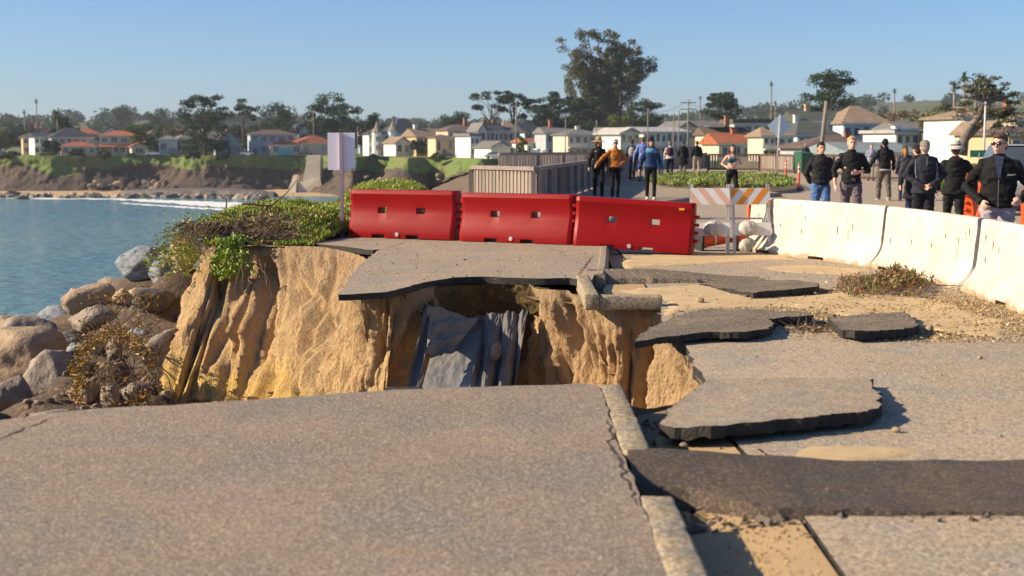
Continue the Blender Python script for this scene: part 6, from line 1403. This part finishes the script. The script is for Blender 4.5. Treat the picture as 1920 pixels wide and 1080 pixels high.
# shrubs along the cliff rim
for i, (px, Y, tp, w) in enumerate(((150, 436, 276, 34), (200, 436, 282, 26), (365, 432, 282, 30), (95, 436, 286, 30), (20, 436, 286, 40), (250, 440, 288, 24), (700, 404, 288, 20), (820, 378, 287, 26), (420, 436, 287, 26))):
    tree(px, Y, tp, w, 'bush', 'dark shrub on the rim of the far cliff', 300 + i, n=.6, mt=M_CYP if i % 2 == 0 else M_BRD, group='shrubs on the far cliff rim', zb=zland(X(px, Y), Y) - 1.2)

# ---- houses
def hmat(c, r=.85): return mat('paint_%d_%d_%d' % tuple(int(v*100) for v in c), tuple(min(.85, v*1.25) for v in c), tuple(min(.8, v*1.1) for v in c), scale=.6, rough=r, bump=.15, bscale=6)
def rmat(c): return mat('roofing_%d_%d_%d' % tuple(int(v*100) for v in c), c, tuple(v*.7 for v in c), scale=.8, rough=.85, bump=.8, bscale=5, stretch=(1, 1, 3), bdist=.08)
M_GLASS = mat('window_glass', (.05, .065, .08), (.10, .12, .14), scale=.4, rough=.12, spec=.8); M_TRIM = flat('white_trim', (.72, .70, .66)); M_DOOR = flat('dark_door', (.12, .07, .05)); M_BRICK = mat('chimney_brick', (.38, .15, .08), (.30, .12, .07), scale=3, rough=.9)
WHITE = (.62, .59, .54); CREAM = (.52, .44, .33); PEACH = (.62, .40, .26); TAN = (.48, .34, .20); GREY = (.34, .35, .36); BLUEG = (.30, .38, .44); PALEB = (.42, .52, .60); DGREY = (.06, .065, .08)
RDARK = (.045, .055, .075); RTILE = (.42, .13, .055); RTAN = (.30, .22, .15); RGREY = (.20, .19, .18); RBRN = (.16, .11, .085); RGREEN = (.09, .10, .085); RTILE2 = (.34, .11, .06)
def win(t, x, y, z, w, h, cols=1):
    q = MB(); f = .09; q.box(x - w/2 - f, x + w/2 + f, y - .10, y, z - f, z); q.box(x - w/2 - f, x + w/2 + f, y - .10, y, z + h, z + h + f)
    q.box(x - w/2 - f, x - w/2, y - .10, y, z, z + h); q.box(x + w/2, x + w/2 + f, y - .10, y, z, z + h)
    for c in range(1, cols): q.box(x - w/2 + w*c/cols - .03, x - w/2 + w*c/cols + .03, y - .08, y, z, z + h)
    o = q.build('window', M_TRIM, t); p = MB(); p.box(x - w/2, x + w/2, y - .04, y - .02, z, z + h); p.build('pane', M_GLASS, o)
def house(px0, px1, Y, eave_py, ridge_py, wallc, roofc, label, roof='hip', depth=9, rz=0.0, st=2, wins=4, chim=None, garage=None, porch=False, door=.5, base=None, over=.5, solar=False, balcony=False, turret=None, wing=None, dz=0):
    x0, x1 = X(px0, Y), X(px1, Y); w = x1 - x0; cx = (x0 + x1) / 2; zb = (zland(cx, Y) if base is None else base) + dz; ze = CAMZ + (HZ - eave_py) * Y / FPX - zb; zr = CAMZ + (HZ - ridge_py) * Y / FPX - zb
    rz = rz or R(random.Random(int(px0)).uniform(10, 30) if px0 < 1300 else random.Random(int(px0)).uniform(4, 16)); t = empty('house', (cx, Y + depth/2, zb), rz, label, 'house', 'houses along the far shore'); H_ = w/2; D = depth/2
    q = MB(); q.box(-H_, H_, -D, D, -1.5, ze); q.build('wall', hmat(wallc), t)
    q = MB(); a, b = H_ + over, D + over; ht = .16
    if roof == 'flat':
        q.box(-a, a, -b, b, ze, zr)
    elif roof == 'hip':
        k = min(a * .95, b) * .9; rx = max(a - k, .2)
        q.add([(-a, -b, ze - .1), (a, -b, ze - .1), (a, b, ze - .1), (-a, b, ze - .1), (-a, -b, ze + ht), (a, -b, ze + ht), (a, b, ze + ht), (-a, b, ze + ht), (-rx, 0, zr), (rx, 0, zr)], [(3,2,1,0),(0,1,5,4),(1,2,6,5),(2,3,7,6),(3,0,4,7),(4,5,9,8),(5,6,9),(6,7,8,9),(7,4,8)])
    elif roof == 'gable':      # ridge along x
        q.add([(-a, -b, ze - .1), (a, -b, ze - .1), (a, b, ze - .1), (-a, b, ze - .1), (-a, -b, ze + ht), (a, -b, ze + ht), (a, b, ze + ht), (-a, b, ze + ht), (-a, 0, zr), (a, 0, zr)], [(3,2,1,0),(0,1,5,4),(1,2,6,5),(2,3,7,6),(3,0,4,7),(4,5,9,8),(6,7,8,9),(5,6,9),(7,4,8)])
    elif roof == 'front':      # gable facing the camera
        q.add([(-a, -b, ze), (0, -b, zr), (0, b, zr), (-a, b, ze), (-a, -b, ze - .25), (0, -b, zr - .3), (0, b, zr - .3), (-a, b, ze - .25)], [(0,1,2,3),(7,6,5,4),(0,4,5,1),(2,6,7,3),(3,7,4,0),(1,5,6,2)])
        q.add([(a, -b, ze), (0, -b, zr), (0, b, zr), (a, b, ze), (a, -b, ze - .25), (0, -b, zr - .3), (0, b, zr - .3), (a, b, ze - .25)], [(3,2,1,0),(4,5,6,7),(1,5,4,0),(3,7,6,2),(0,4,7,3),(2,6,5,1)])
        g = MB(); g.add([(-H_, -D, ze - .01), (H_, -D, ze - .01), (0, -D, zr - .4), (-H_, -D + .3, ze - .01), (H_, -D + .3, ze - .01), (0, -D + .3, zr - .4)], [(0,1,2),(5,4,3),(0,3,4,1),(1,4,5,2),(2,5,3,0)]); g.build('gable', hmat(wallc), t)
        if w > 5: win(t, 0, -D, lerp(ze, zr, .15), .9, (zr - ze) * .30)
    q.build('roof', rmat(roofc), t)
    q = MB(); q.box(-a - .02, a + .02, -b - .06, -b - .002, ze - .16, ze + .10); q.build('fascia', M_TRIM, t)
    rnd = random.Random(int(px0 * 7 + px1))
    fh = ze / st
    for s_ in range(st):
        n = max(1, wins); z = s_ * fh + fh * .34
        for k in range(n):
            u = (k + .5) / n; x = -H_ + w * u
            if s_ == 0 and garage and garage[0] < u < garage[1]: continue
            if s_ == 0 and door is not None and abs(u - door) < .5 / n and wins > 1:
                q = MB(); q.box(x - .5, x + .5, -D - .06, -D, 0, 2.1); q.build('door', M_DOOR, t); continue
            ww = w / n * rnd.uniform(.45, .70); win(t, x, -D, z, min(ww, 2.8), fh * rnd.uniform(.42, .52), 2 if ww > 1.2 else 1)
    if garage:
        g0, g1 = -H_ + w * garage[0], -H_ + w * garage[1]; q = MB(); q.box(g0 + .2, g1 - .2, -D - .06, -D, 0, min(2.3, fh * .8)); q.build('garage_door', garage[2] if len(garage) > 2 else M_TRIM, t)
    if chim:
        for (u, hh, mt_) in chim: q = MB(); q.box(-H_ + w*u - .45, -H_ + w*u + .45, -.5, .5, ze, zr + hh); q.box(-H_ + w*u - .55, -H_ + w*u + .55, -.6, .6, zr + hh, zr + hh + .18); q.build('chimney', mt_, t)
    if porch:
        q = MB(); z = fh; q.add([(-H_ - .3, -D - 2.4, z - .35), (H_ + .3, -D - 2.4, z - .35), (H_ + .3, -D - .003, z + .25), (-H_ - .3, -D - .003, z + .25), (-H_ - .3, -D - 2.4, z - .5), (H_ + .3, -D - 2.4, z - .5), (H_ + .3, -D - .003, z - .5), (-H_ - .3, -D - .003, z - .5)], [(0,1,2,3),(7,6,5,4),(0,4,5,1),(1,5,6,2),(3,2,6,7),(0,3,7,4)]); q.build('porch_roof', rmat(roofc), t)
        for k in range(4): x = lerp(-H_, H_, k / 3); q = MB(); q.box(x - .13, x + .13, -D - 2.3, -D - 2.05, -.5, z - .5); q.build('porch_post', M_TRIM, t)
    if balcony:
        z = fh; q = MB(); q.box(-H_, H_, -D - 1.4, -D - .003, z - .2, z); q.build('balcony_floor', M_TRIM, t); q = MB(); q.box(-H_, H_, -D - 1.4, -D - 1.34, z + .85, z + .95)
        for k in range(int(w / .5)): x = -H_ + .25 + k * .5; q.box(x - .04, x + .04, -D - 1.39, -D - 1.35, z, z + .85)
        q.build('balcony_railing', M_TRIM, t)
    if turret:
        u, r_, hh, th = turret; x = -H_ + w * u; q = MB(); q.lathe([(r_, -.5), (r_, hh)], (x, -D - r_*.4, 0), 8); q.build('turret', hmat(wallc), t); q = MB(); q.lathe([(r_ + .35, hh), (r_ * .45, hh + th * .4), (.02, hh + th)], (x, -D - r_*.4, 0), 8); q.build('turret_roof', rmat((.30, .25, .20)), t)
        for zz in (.25, .62): win(t, x, -D - r_*1.32, hh * zz, r_ * .7, hh * .2)
    if solar: q = MB(); q.box(-H_ * .8, H_ * .8, -D * .9, D * .2, zr + .12, zr + .2); q.build('solar_panel', mat('solar', (.35, .45, .58), (.30, .40, .52), scale=1, rough=.2, metal=.4), t)
    return t
M_GREYP = hmat((.30, .30, .31)); CB = M_BRICK; M_TEAL = flat('blue_garage', (.15, .42, .52))
house(38, 62, 470, 258, 250, TAN, RBRN, 'small tan house at the far left edge of the town', wins=2)
house(56, 92, 462, 257, 249, WHITE, RDARK, 'white balconied house with a low dark roof beside the blue hip roof', roof='gable', wins=4, balcony=True)
house(86, 164, 458, 258, 240, GREY, RDARK, 'broad house under a steep dark blue hip roof', wins=6, depth=12)
house(142, 182, 490, 252, 241, PEACH, RTILE, 'half hidden house whose red roof shows above the low tiled one', wins=3, st=2)
house(112, 174, 446, 275, 266, PEACH, RTILE, 'low peach house with a long terracotta roof', st=1, wins=4, depth=8)
house(184, 254, 452, 255, 245, CREAM, RTILE, 'two storey cream house with terracotta roof and porch', wins=4, porch=True, depth=10)
house(238, 266, 448, 275, 266, CREAM, RTILE2, 'small arched wing beside the terracotta porch house', roof='front', st=1, wins=1)
house(268, 318, 475, 258, 240, TAN, RBRN, 'brown roofed house behind the light green tree', st=1, wins=3)
house(296, 330, 456, 262, 254, WHITE, RGREY, 'small white house with a carport left of the cypress', st=1, wins=2, garage=(.5, 1, M_GREYP))
house(327, 392, 462, 260, 247, CREAM, RGREY, 'cream two storey house behind the big cypress', wins=5, porch=True)
house(400, 448, 452, 270, 242, GREY, RTAN, 'tall grey gabled house right of the big cypress', roof='front', wins=3, st=1)
house(464, 546, 458, 252, 243, BLUEG, RBRN, 'grey blue two storey house with white framed windows', wins=5, porch=False, depth=11, door=.1)
house(548, 574, 480, 250, 232, WHITE, RDARK, 'narrow white gable peeping over the red roofs', roof='front', wins=1, st=2)
house(572, 606, 482, 248, 234, BLUEG, RDARK, 'slate roofed house behind the red roofs', roof='gable', wins=3)
house(505, 560, 447, 272, 262, CREAM, RTILE, 'low white house with a blue garage door and red roof', st=1, wins=3, garage=(.2, .7, M_TEAL))
house(548, 618, 449, 269, 254, (.45, .38, .32), RTILE2, 'wide low house under a russet hip roof', st=1, wins=4, depth=12)
house(684, 726, 440, 252, 240, WHITE, RDARK, 'white corner house with a small turret', wins=3, turret=(.35, 1.6, 7.2, 3.4))
house(720, 782, 442, 250, 222, PALEB, RDARK, 'large blue and white house under a steep dark roof', wins=5, turret=(-.03, 1.7, 7.5, 4), depth=13)
house(728, 758, 424, 268, 256, WHITE, RTAN, 'small white house with a dusty tan gable', roof='front', st=1, wins=2)
house(764, 822, 424, 256, 241, TAN, RTAN, 'tan house with a broad brown roof and white upper bay', wins=4, roof='gable', chim=[(.2, 1, M_TRIM)], balcony=True)
house(826, 884, 410, 245, 233, PEACH, RBRN, 'two storey peach villa with a tall chimney', wins=4, chim=[(.8, 1.6, M_BRICK)], depth=11)
house(808, 842, 396, 258, 252, PEACH, RBRN, 'low peach wing with arched windows by the villa', st=1, wins=3)
house(887, 903, 376, 246, 230, WHITE, RGREY, 'slim white gable front with a round window', roof='front', wins=1)
house(896, 936, 380, 246, 231, WHITE, RDARK, 'white house with a dark blue roof joined to the gable', roof='gable', wins=5, chim=[(.3, .7, CB), (.75, .9, CB)])
house(926, 968, 384, 246, 228, WHITE, RTAN, 'tan hip roofed middle of the white mansion', wins=4, depth=12)
house(968, 998, 382, 248, 230, PALEB, RDARK, 'pale right wing of the mansion under a blue roof', roof='gable', wins=2)
house(866, 884, 372, 256, 250, WHITE, RGREY, 'narrow white bay fronted house by the villa', wins=2, roof='flat')
house(902, 944, 362, 276, 264, WHITE, RGREY, 'small garage house with a grey gable above the white car', roof='front', st=1, wins=1, garage=(.2, .8, M_TRIM))
house(972, 1016, 358, 267, 259, WHITE, RTILE, 'low white cottage with bright red tiles', st=1, wins=4, roof='gable')
house(1012, 1058, 350, 250, 238, GREY, RGREY, 'grey house with wide eaves and an orange chimney', wins=3, chim=[(.45, 1.6, M_BRICK)], roof='gable')
house(1050, 1118, 330, 253, 242, CREAM, RGREY, 'beige two storey house with a railed balcony', wins=5, balcony=True, depth=11, chim=[(.5, .5, M_TRIM)])
house(1120, 1142, 335, 266, 239, WHITE, RGREY, 'small A frame house with white bargeboards', roof='front', wins=1, st=1, over=.2)
house(1140, 1182, 300, 250, 239, WHITE, (.55, .52, .48), 'white gabled front of the long balconied house', roof='front', wins=3, over=.8)
house(1176, 1276, 306, 248, 238, WHITE, (.50, .48, .46), 'long white two storey house with a pale roof', roof='gable', wins=8, balcony=True, depth=12)
house(1252, 1292, 330, 240, 227, PEACH, RGREY, 'peach gabled house behind the utility poles', roof='front', wins=2)
house(1270, 1346, 334, 238, 226, TAN, RGREY, 'tan house with a long grey roof behind the walkers', roof='gable', wins=3)
house(1316, 1400, 290, 253, 238, CREAM, RBRN, 'brown roofed house carrying pale solar panels', roof='gable', wins=4, solar=True, chim=[(.6, 2.2, M_BRICK)])
house(1366, 1440, 330, 232, 224, WHITE, RBRN, 'flat roofed white house behind the red gable', roof='flat', wins=4)
house(1334, 1426, 255, 270, 249, CREAM, RTILE, 'cream house with a sweeping bright red roof', roof='gable', st=1, wins=4, chim=[(.5, .6, M_BRICK)])
house(1422, 1446, 236, 256, 238, CREAM, RTAN, 'left pavilion of the white balconied building', wins=2, balcony=True)
house(1448, 1478, 236, 256, 238, WHITE, RTAN, 'right pavilion half hidden by the diamond sign', wins=2, balcony=True)
house(1476, 1556, 245, 254, 222, PALEB, RGREEN, 'large house under a steep dark green grey hip roof', wins=5, chim=[(.35, .5, M_TRIM)], depth=14)
house(1484, 1575, 262, 228, 207, PALEB, RGREEN, 'upper rear block with a long dark ridge', roof='gable', wins=5, chim=[(.38, 1.0, TAN and hmat(TAN))])
house(1570, 1658, 256, 232, 197, PALEB, RTAN, 'pale blue mansion with a tall brown pyramid roof', wins=5, depth=14)
house(1502, 1648, 205, 277, 253, GREY, RBRN, 'wide low house with a brown hip roof and brick chimney', st=1, wins=7, chim=[(.72, .3, M_BRICK)], depth=14, over=.8)
house(1560, 1700, 170, 288, 266, (.30, .33, .35), (.26, .32, .33), 'long shed with a grey green metal roof behind the walkers', st=1, wins=3, depth=12, roof='gable')
house(1656, 1722, 200, 250, 244, WHITE, (.45, .42, .40), 'white flat roofed house with a chimney stack', roof='flat', wins=4, chim=[(.55, .4, M_TRIM)], solar=True)
house(1722, 1736, 198, 247, 244, (.5, .5, .5), RGREY, 'narrow grey link block between the white and dark houses', roof='flat', wins=1)
house(1737, 1792, 196, 246, 243, DGREY, DGREY, 'dark grey modern cube house with small windows', roof='flat', wins=2)
house(1670, 1760, 240, 243, 228, GREY, RGREY, 'grey roofed house behind the white and dark ones', roof='gable', wins=4)
house(1786, 1850, 180, 222, 206, (.60, .60, .56), RTAN, 'pale tall house behind the windswept cypress', wins=4, depth=11)
house(1836, 1872, 168, 250, 226, CREAM, RTAN, 'tan roofed house behind the white lamp pole', roof='front', wins=2)
house(1868, 1960, 160, 252, 236, TAN, RBRN, 'brown roofed blue doored house at the right border', st=1, wins=3, garage=(.2, .6, hmat((.12, .22, .28))))
house(1885, 1945, 230, 226, 213, CREAM, RTAN, 'upper tan house with a dark chimney at the right border', wins=3, chim=[(.2, 2.0, M_BRICK)])

rnd = random.Random(91)
for i in range(20):
    px = rnd.uniform(10, 1480); wd = rnd.uniform(24, 44); Y = rnd.uniform(500, 540) if px < 820 else rnd.uniform(400, 430); e = rnd.uniform(250, 256)
    house(px, px + wd, Y, e, e - rnd.uniform(9, 15), rnd.choice((WHITE, CREAM, GREY, PEACH, BLUEG, TAN)), rnd.choice((RGREY, RBRN, RTILE2, RTAN, RDARK)), 'plain house glimpsed between the front row of the far town', roof=rnd.choice(('hip', 'gable', 'front')), wins=rnd.choice((2, 3)), st=2, chim=[(rnd.random(), .8, M_BRICK)] if rnd.random() < .5 else None, door=None)

# ---- cars parked along the cliff drive
def car(px, Y, c, label, rz=0.0, L=4.5, sc=1.0, z=None):
    x = X(px, Y); zb = zland(x, Y) if z is None else z; t = empty('parked_car', (x, Y, zb), rz, label, 'car', 'cars parked along the far shore road', sc=sc); m = mat('car_%d_%d_%d' % tuple(int(v*100) for v in c), c, c, rough=.3, metal=.3, coat=.5)
    prof = [(-2.2, .35), (-2.25, .65), (-2.15, .85), (-1.3, .98), (1.3, .98), (2.1, .88), (2.25, .6), (2.2, .35)]
    q = MB(); n = len(prof)
    q.add([(a, -.88, b) for a, b in prof] + [(a, .88, b) for a, b in prof], [tuple(range(n)), tuple(range(2*n-1, n-1, -1))] + [(i, i+n, (i+1) % n + n, (i+1) % n) for i in range(n)]); q.build('body', m, t, bevel=.06)
    cab = [(-1.75, .95), (-1.15, 1.42), (.55, 1.45), (1.35, .95)]; q = MB(); q.add([(a, -.80 + (.12 if b > 1 else 0), b) for a, b in cab] + [(a, .80 - (.12 if b > 1 else 0), b) for a, b in cab], [(0,1,2,3),(7,6,5,4),(0,4,5,1),(1,5,6,2),(2,6,7,3)]); q.build('windows', M_GLASS, t, bevel=.03)
    q = MB(); q.box(-1.1, .5, -.66, .66, 1.445, 1.48); q.build('roof', m, t, bevel=.01)
    for a in (-1.35, 1.4):
        for s in (-1, 1):
            q = MB(); q.M = Matrix.Translation((a, s*.80, .33)) @ Matrix.Rotation(PI/2, 4, 'X'); q.lathe([(.20, -.1), (.33, -.1), (.33, .1), (.20, .1)], n=14); w_ = q.build('wheel', MATS['black_rubber'], t)
            q = MB(); q.M = Matrix.Translation((a, s*.80, .33)) @ Matrix.Rotation(PI/2, 4, 'X'); q.lathe([(.19, -.085), (.19, .105)], n=12); q.build('rim', MATS['steel'], w_)
    return t
car(8, 440, (.10, .12, .16), 'dark car at the left border of the far road'); car(30, 440, (.25, .30, .36), 'blue grey car second from the left border')
car(290, 440, (.45, .47, .50), 'silver car left of the cypress'); car(333, 440, (.03, .035, .05), 'black car right of the silver one'); car(466, 442, (.50, .50, .50), 'pale car below the grey blue house'); car(575, 440, (.04, .04, .05), 'dark car in front of the russet roofed house')
car(928, 345, (.72, .74, .78), 'white van like car by the garage house', sc=1.15); car(1022, 320, (.30, .38, .48), 'blue grey car near the teal cabin'); car(1045, 318, (.20, .28, .40), 'blue car beside the beige balcony house'); car(995, 325, (.25, .25, .28), 'dark grey car left of the teal cabin'); car(962, 335, (.4, .42, .45), 'grey car by the red cottage')
car(1085, 300, (.45, .45, .46), 'silver car beneath the beige balcony'); car(1165, 270, (.5, .5, .52), 'pale car in front of the white gabled house'); car(840, 385, (.08, .08, .09), 'dark car in front of the peach wing'); car(868, 380, (.55, .55, .56), 'pale car in front of the bay fronted house')
s_ = car(1912, 38, (.55, .56, .58), 'silver sport utility car behind the sunglasses man', rz=R(78), sc=1.16, z=-.15)
# portable cabins
for i, (px, c, lb) in enumerate(((1007, (.08, .42, .36), 'teal portable cabin among the far parked cars'), (1022, (.60, .58, .55), 'white portable cabin next to the teal one'))):
    Y = 322; t = empty('portable_cabin', (X(px, Y), Y, zland(0, Y)), 0, lb, 'portable toilet'); q = MB(); q.box(-.65, .65, -.65, .65, 0, 2.2); q.build('cabin', hmat(c), t, bevel=.05); q = MB(); q.box(-.4, .4, -.68, -.655, .2, 2.0); q.build('door', M_TRIM, t); q = MB(); q.lathe([(.95, 2.2), (.75, 2.38), (.02, 2.5)], n=4); q.build('roof', M_TRIM, t)

# ---- poles
M_POLE = mat('pole_wood', (.30, .25, .20), (.20, .165, .13), scale=1.5, rough=.9)
def pole(px, top, Y, label, arms=1, r=.15, lean=0, mt=None, lamp=False):
    x = X(px, Y); zb = zland(x, Y); h = CAMZ + (HZ - top) * Y / FPX - zb; t = empty('utility_pole' if not lamp else 'street_lamp', (x, Y, zb), 0, label, 'pole' if not lamp else 'lamp post'); t.rotation_euler = (0, lean, 0)
    q = MB(); q.tube([(0, 0, -.5), (0, 0, h)], [r, r * .7], 8); q.build('pole', mt or M_POLE, t, smooth=True)
    for k in range(arms):
        q = MB(); q.bar((-1.1, 0, h - .5 - k * .9), (1.1, 0, h - .5 - k * .9), .10, .12); q.build('crossarm', M_POLE, t)
        for s in (-.95, -.4, .4, .95):
            q = MB(); q.lathe([(.05, 0), (.07, .08), (.03, .18)], (s, 0, h - .44 - k * .9), 6); q.build('insulator', M_GREYP, t)
    if lamp:
        q = MB(); q.tube([(0, 0, h - .15), (-.7, -.2, h + .05), (-1.3, -.4, h + .12)], .045, 6); q.build('lamp_arm', mt, t); q = MB(); q.ell((-1.5, -.46, h + .10), (.32, .14, .08), 10, 6); q.build('lamp_head', M_GREYP, t, smooth=True)
pole(3, 210, 440, 'utility pole at the left border', 1); pole(590, 212, 452, 'utility pole left of the blank sign', 0); pole(672, 238, 420, 'short pole between the sign and the turret', 0); pole(968, 190, 330, 'tall bare pole in front of the white mansion', 0, .2)
pole(1060, 222, 300, 'thin pole in front of the beige balcony house', 0, .12); pole(1118, 226, 280, 'thin pole left of the A frame house', 0, .12); pole(1213, 204, 240, 'pole in front of the long white house', 0, .13); pole(1261, 213, 260, 'utility pole with a crossarm by the peach gable', 1, .13); pole(1271, 207, 215, 'slim pole beside the crossarm pole', 0, .11)
pole(1288, 187, 200, 'tallest utility pole with two crossarms behind the coat walker', 2, .15); pole(1245, 215, 330, 'far little pole right of the eucalyptus', 1, .12)
pole(1534, 190, 108, 'thick weathered pole leaning right beside the green bin', 0, .19, lean=R(5)); bpy.data.objects['utility_pole.011']['category'] = 'pole'
pole(1841, 192, 95, 'slim white street lamp in front of the windswept cypress', 0, .09, mt=flat('white_paint', (.6, .58, .55)), lamp=True)
pole(1731, 212, 235, 'thin pole behind the solar roofed house', 0, .1)
q = MB()
def wire(a, b, sag):
    pts = [Vector(a).lerp(Vector(b), i / 10) - Vector((0, 0, sag * 4 * (i / 10) * (1 - i / 10))) for i in range(11)]; q.tube(pts, .025, 4)
wire(P(1288, 190, 200), P(1213, 207, 240), .8); q.build('cable', flat('cable_black', (.03, .03, .03))); tag(bpy.data.objects['cable'], 'overhead cable between the tallest pole and the white house pole', 'cable'); q = MB()
wire(P(1288, 193, 200), P(1545, 195, 108), 1.0); tag(q.build('cable', MATS['cable_black']), 'overhead cable from the tallest pole to the leaning pole', 'cable')
# street name sign behind the sunglasses man
t = empty('street_name_sign', (X(1832, 60), 60, -.15), 0, 'green street name blade on a short post behind the sunglasses man', 'sign'); q = MB(); q.tube([(0, 0, 0), (0, 0, 1.35)], .03, 8); q.build('post', M_GALV, t); q = MB(); q.box(-.38, .38, -.02, .02, 1.15, 1.45); q.build('plate', flat('sign_green', (.02, .22, .12)), t)

# ---- concrete wall with buttress down the far cliff
t = empty('concrete_headwall', (-58.5, 417, -13), 0, 'pale concrete headwall and sloping buttress on the far beach', 'concrete structure'); M_PC = mat('pale_concrete', (.62, .54, .40), (.50, .43, .32), scale=.3, rough=.9)
q = MB(); q.add([(-3, -2, 0), (2.6, -2, 0), (2.6, 6, 0), (-3, 6, 0), (-1.2, 0, 11.0), (2.6, 0, 11.0), (2.6, 6, 11.0), (-1.2, 6, 11.0)], [(0,3,2,1),(4,5,6,7),(0,1,5,4),(1,2,6,5),(2,3,7,6),(3,0,4,7)]); q.build('tower', M_PC, t, bevel=.05)
q = MB(); q.add([(-6.5, -4, 0), (-4.2, -4, 0), (-4.2, 3, 0), (-6.5, 3, 0), (-5.4, -.5, 5.2), (-4.2, -.5, 5.2), (-4.2, 3, 5.2), (-5.4, 3, 5.2)], [(0,3,2,1),(4,5,6,7),(0,1,5,4),(1,2,6,5),(2,3,7,6),(3,0,4,7)]); q.build('buttress', M_PC, t, bevel=.05)
q = MB(); q.add([(-4.2, -2.2, 0), (3.6, -2.2, 0), (3.6, -.5, 0), (-4.2, -.5, 0), (-3.9, -1.4, 3.2), (2.6, -1.4, 4.5), (2.6, -.4, 4.5), (-3.9, -.4, 3.2)], [(0,3,2,1),(4,5,6,7),(0,1,5,4),(1,2,6,5),(2,3,7,6),(3,0,4,7)]); q.build('footing', M_PC, t, bevel=.05)

# ---- low dark wave cut ledge on the beach
q = MB(); A = catmull([Vector(p + (0,)) for p in [(-112, 408), (-98, 402), (-84, 398), (-72, 392), (-64, 388)]], 50); vs = []
for i, p in enumerate(A):
    w = 9 * math.sin(PI * (i + 1) / 52) ** .5 * (1 + .3 * fbm(i * .2, 3)); hh = 1.9 * math.sin(PI * (i + 1) / 52) ** .4
    vs += [(p.x, p.y - .6 * w, -13.4), (p.x + fbm(i*.5, 1), p.y - .5 * w, -12.8 + hh * .7 + .3 * fbm(i*.6, 8)), (p.x, p.y, -12.8 + hh + .2 * fbm(i*.4, 5)), (p.x, p.y + w, -13.2)]
q.add(vs, [(i*4+j, (i+1)*4+j, (i+1)*4+j+1, i*4+j+1) for i in range(49) for j in range(3)]); tag(q.build('rock_ledge', M_R4, smooth=50), 'long low dark rock ledge lying on the far beach', 'rock ledge')

# ---- rocks along the far shore
rnd = random.Random(61)
def shore(n, f, label, group):
    for i in range(n):
        x, y, z, s = f(rnd); o = bpy.data.objects.new('boulder', RKM[rnd.choice((0, 1, 2, 3, 5, 5, 5, 5))]); COL.objects.link(o); o.location = (x, y, z); o.scale = (s * rnd.uniform(.8, 1.3), s, s * rnd.uniform(.6, .9)); o.rotation_euler = (rnd.uniform(-.4, .4), rnd.uniform(-.4, .4), rnd.uniform(0, 6)); tag(o, label, 'boulder', group)
shore(85, lambda r: (lambda x: (x, 386 + r.gauss(0, 5.0) - max(0, x + 95) * .45, -12.9, r.uniform(1.0, 2.6)))(r.uniform(-160, -62)), 'dark wet rock in the long band at the far waterline', 'rocks at the far waterline')
shore(44, lambda r: (r.uniform(-46, -12), r.uniform(352, 398), 0, 0) if False else (lambda px: (X(px, 362 + (860 - px) * .16), 358 + (860 - px) * .16 + r.uniform(-3, 5), -12.5 + r.random() ** 1.5 * 6.5, r.uniform(.8, 2.0)))(r.uniform(690, 895)), 'sunlit tan rock heaped against the far cliff foot', 'rocks heaped under the far cliff')
shore(22, lambda r: (r.uniform(-128, -100), r.uniform(421, 430), -12.3 + r.random() * 2.5, r.uniform(.8, 1.8)), 'pale rock piled on the beach against the shaded cliff', 'rocks against the shaded cliff')

# ---- air
m = bpy.data.materials.new('haze'); m.use_nodes = True; nt = m.node_tree
for n_ in list(nt.nodes):
    if n_.type != 'OUTPUT_MATERIAL': nt.nodes.remove(n_)
pv = nt.nodes.new('ShaderNodeVolumePrincipled'); pv.inputs['Color'].default_value = (.80, .88, 1, 1); pv.inputs['Density'].default_value = .00013; pv.inputs['Anisotropy'].default_value = .1
nt.links.new(pv.outputs[0], nt.nodes['Material Output'].inputs['Volume'])
q = MB(); q.box(-2450, 2450, -520, 3300, -14.2, 70); o = q.build('haze', m); tag(o, 'pale sea air over the bay', 'haze', None, 'stuff')
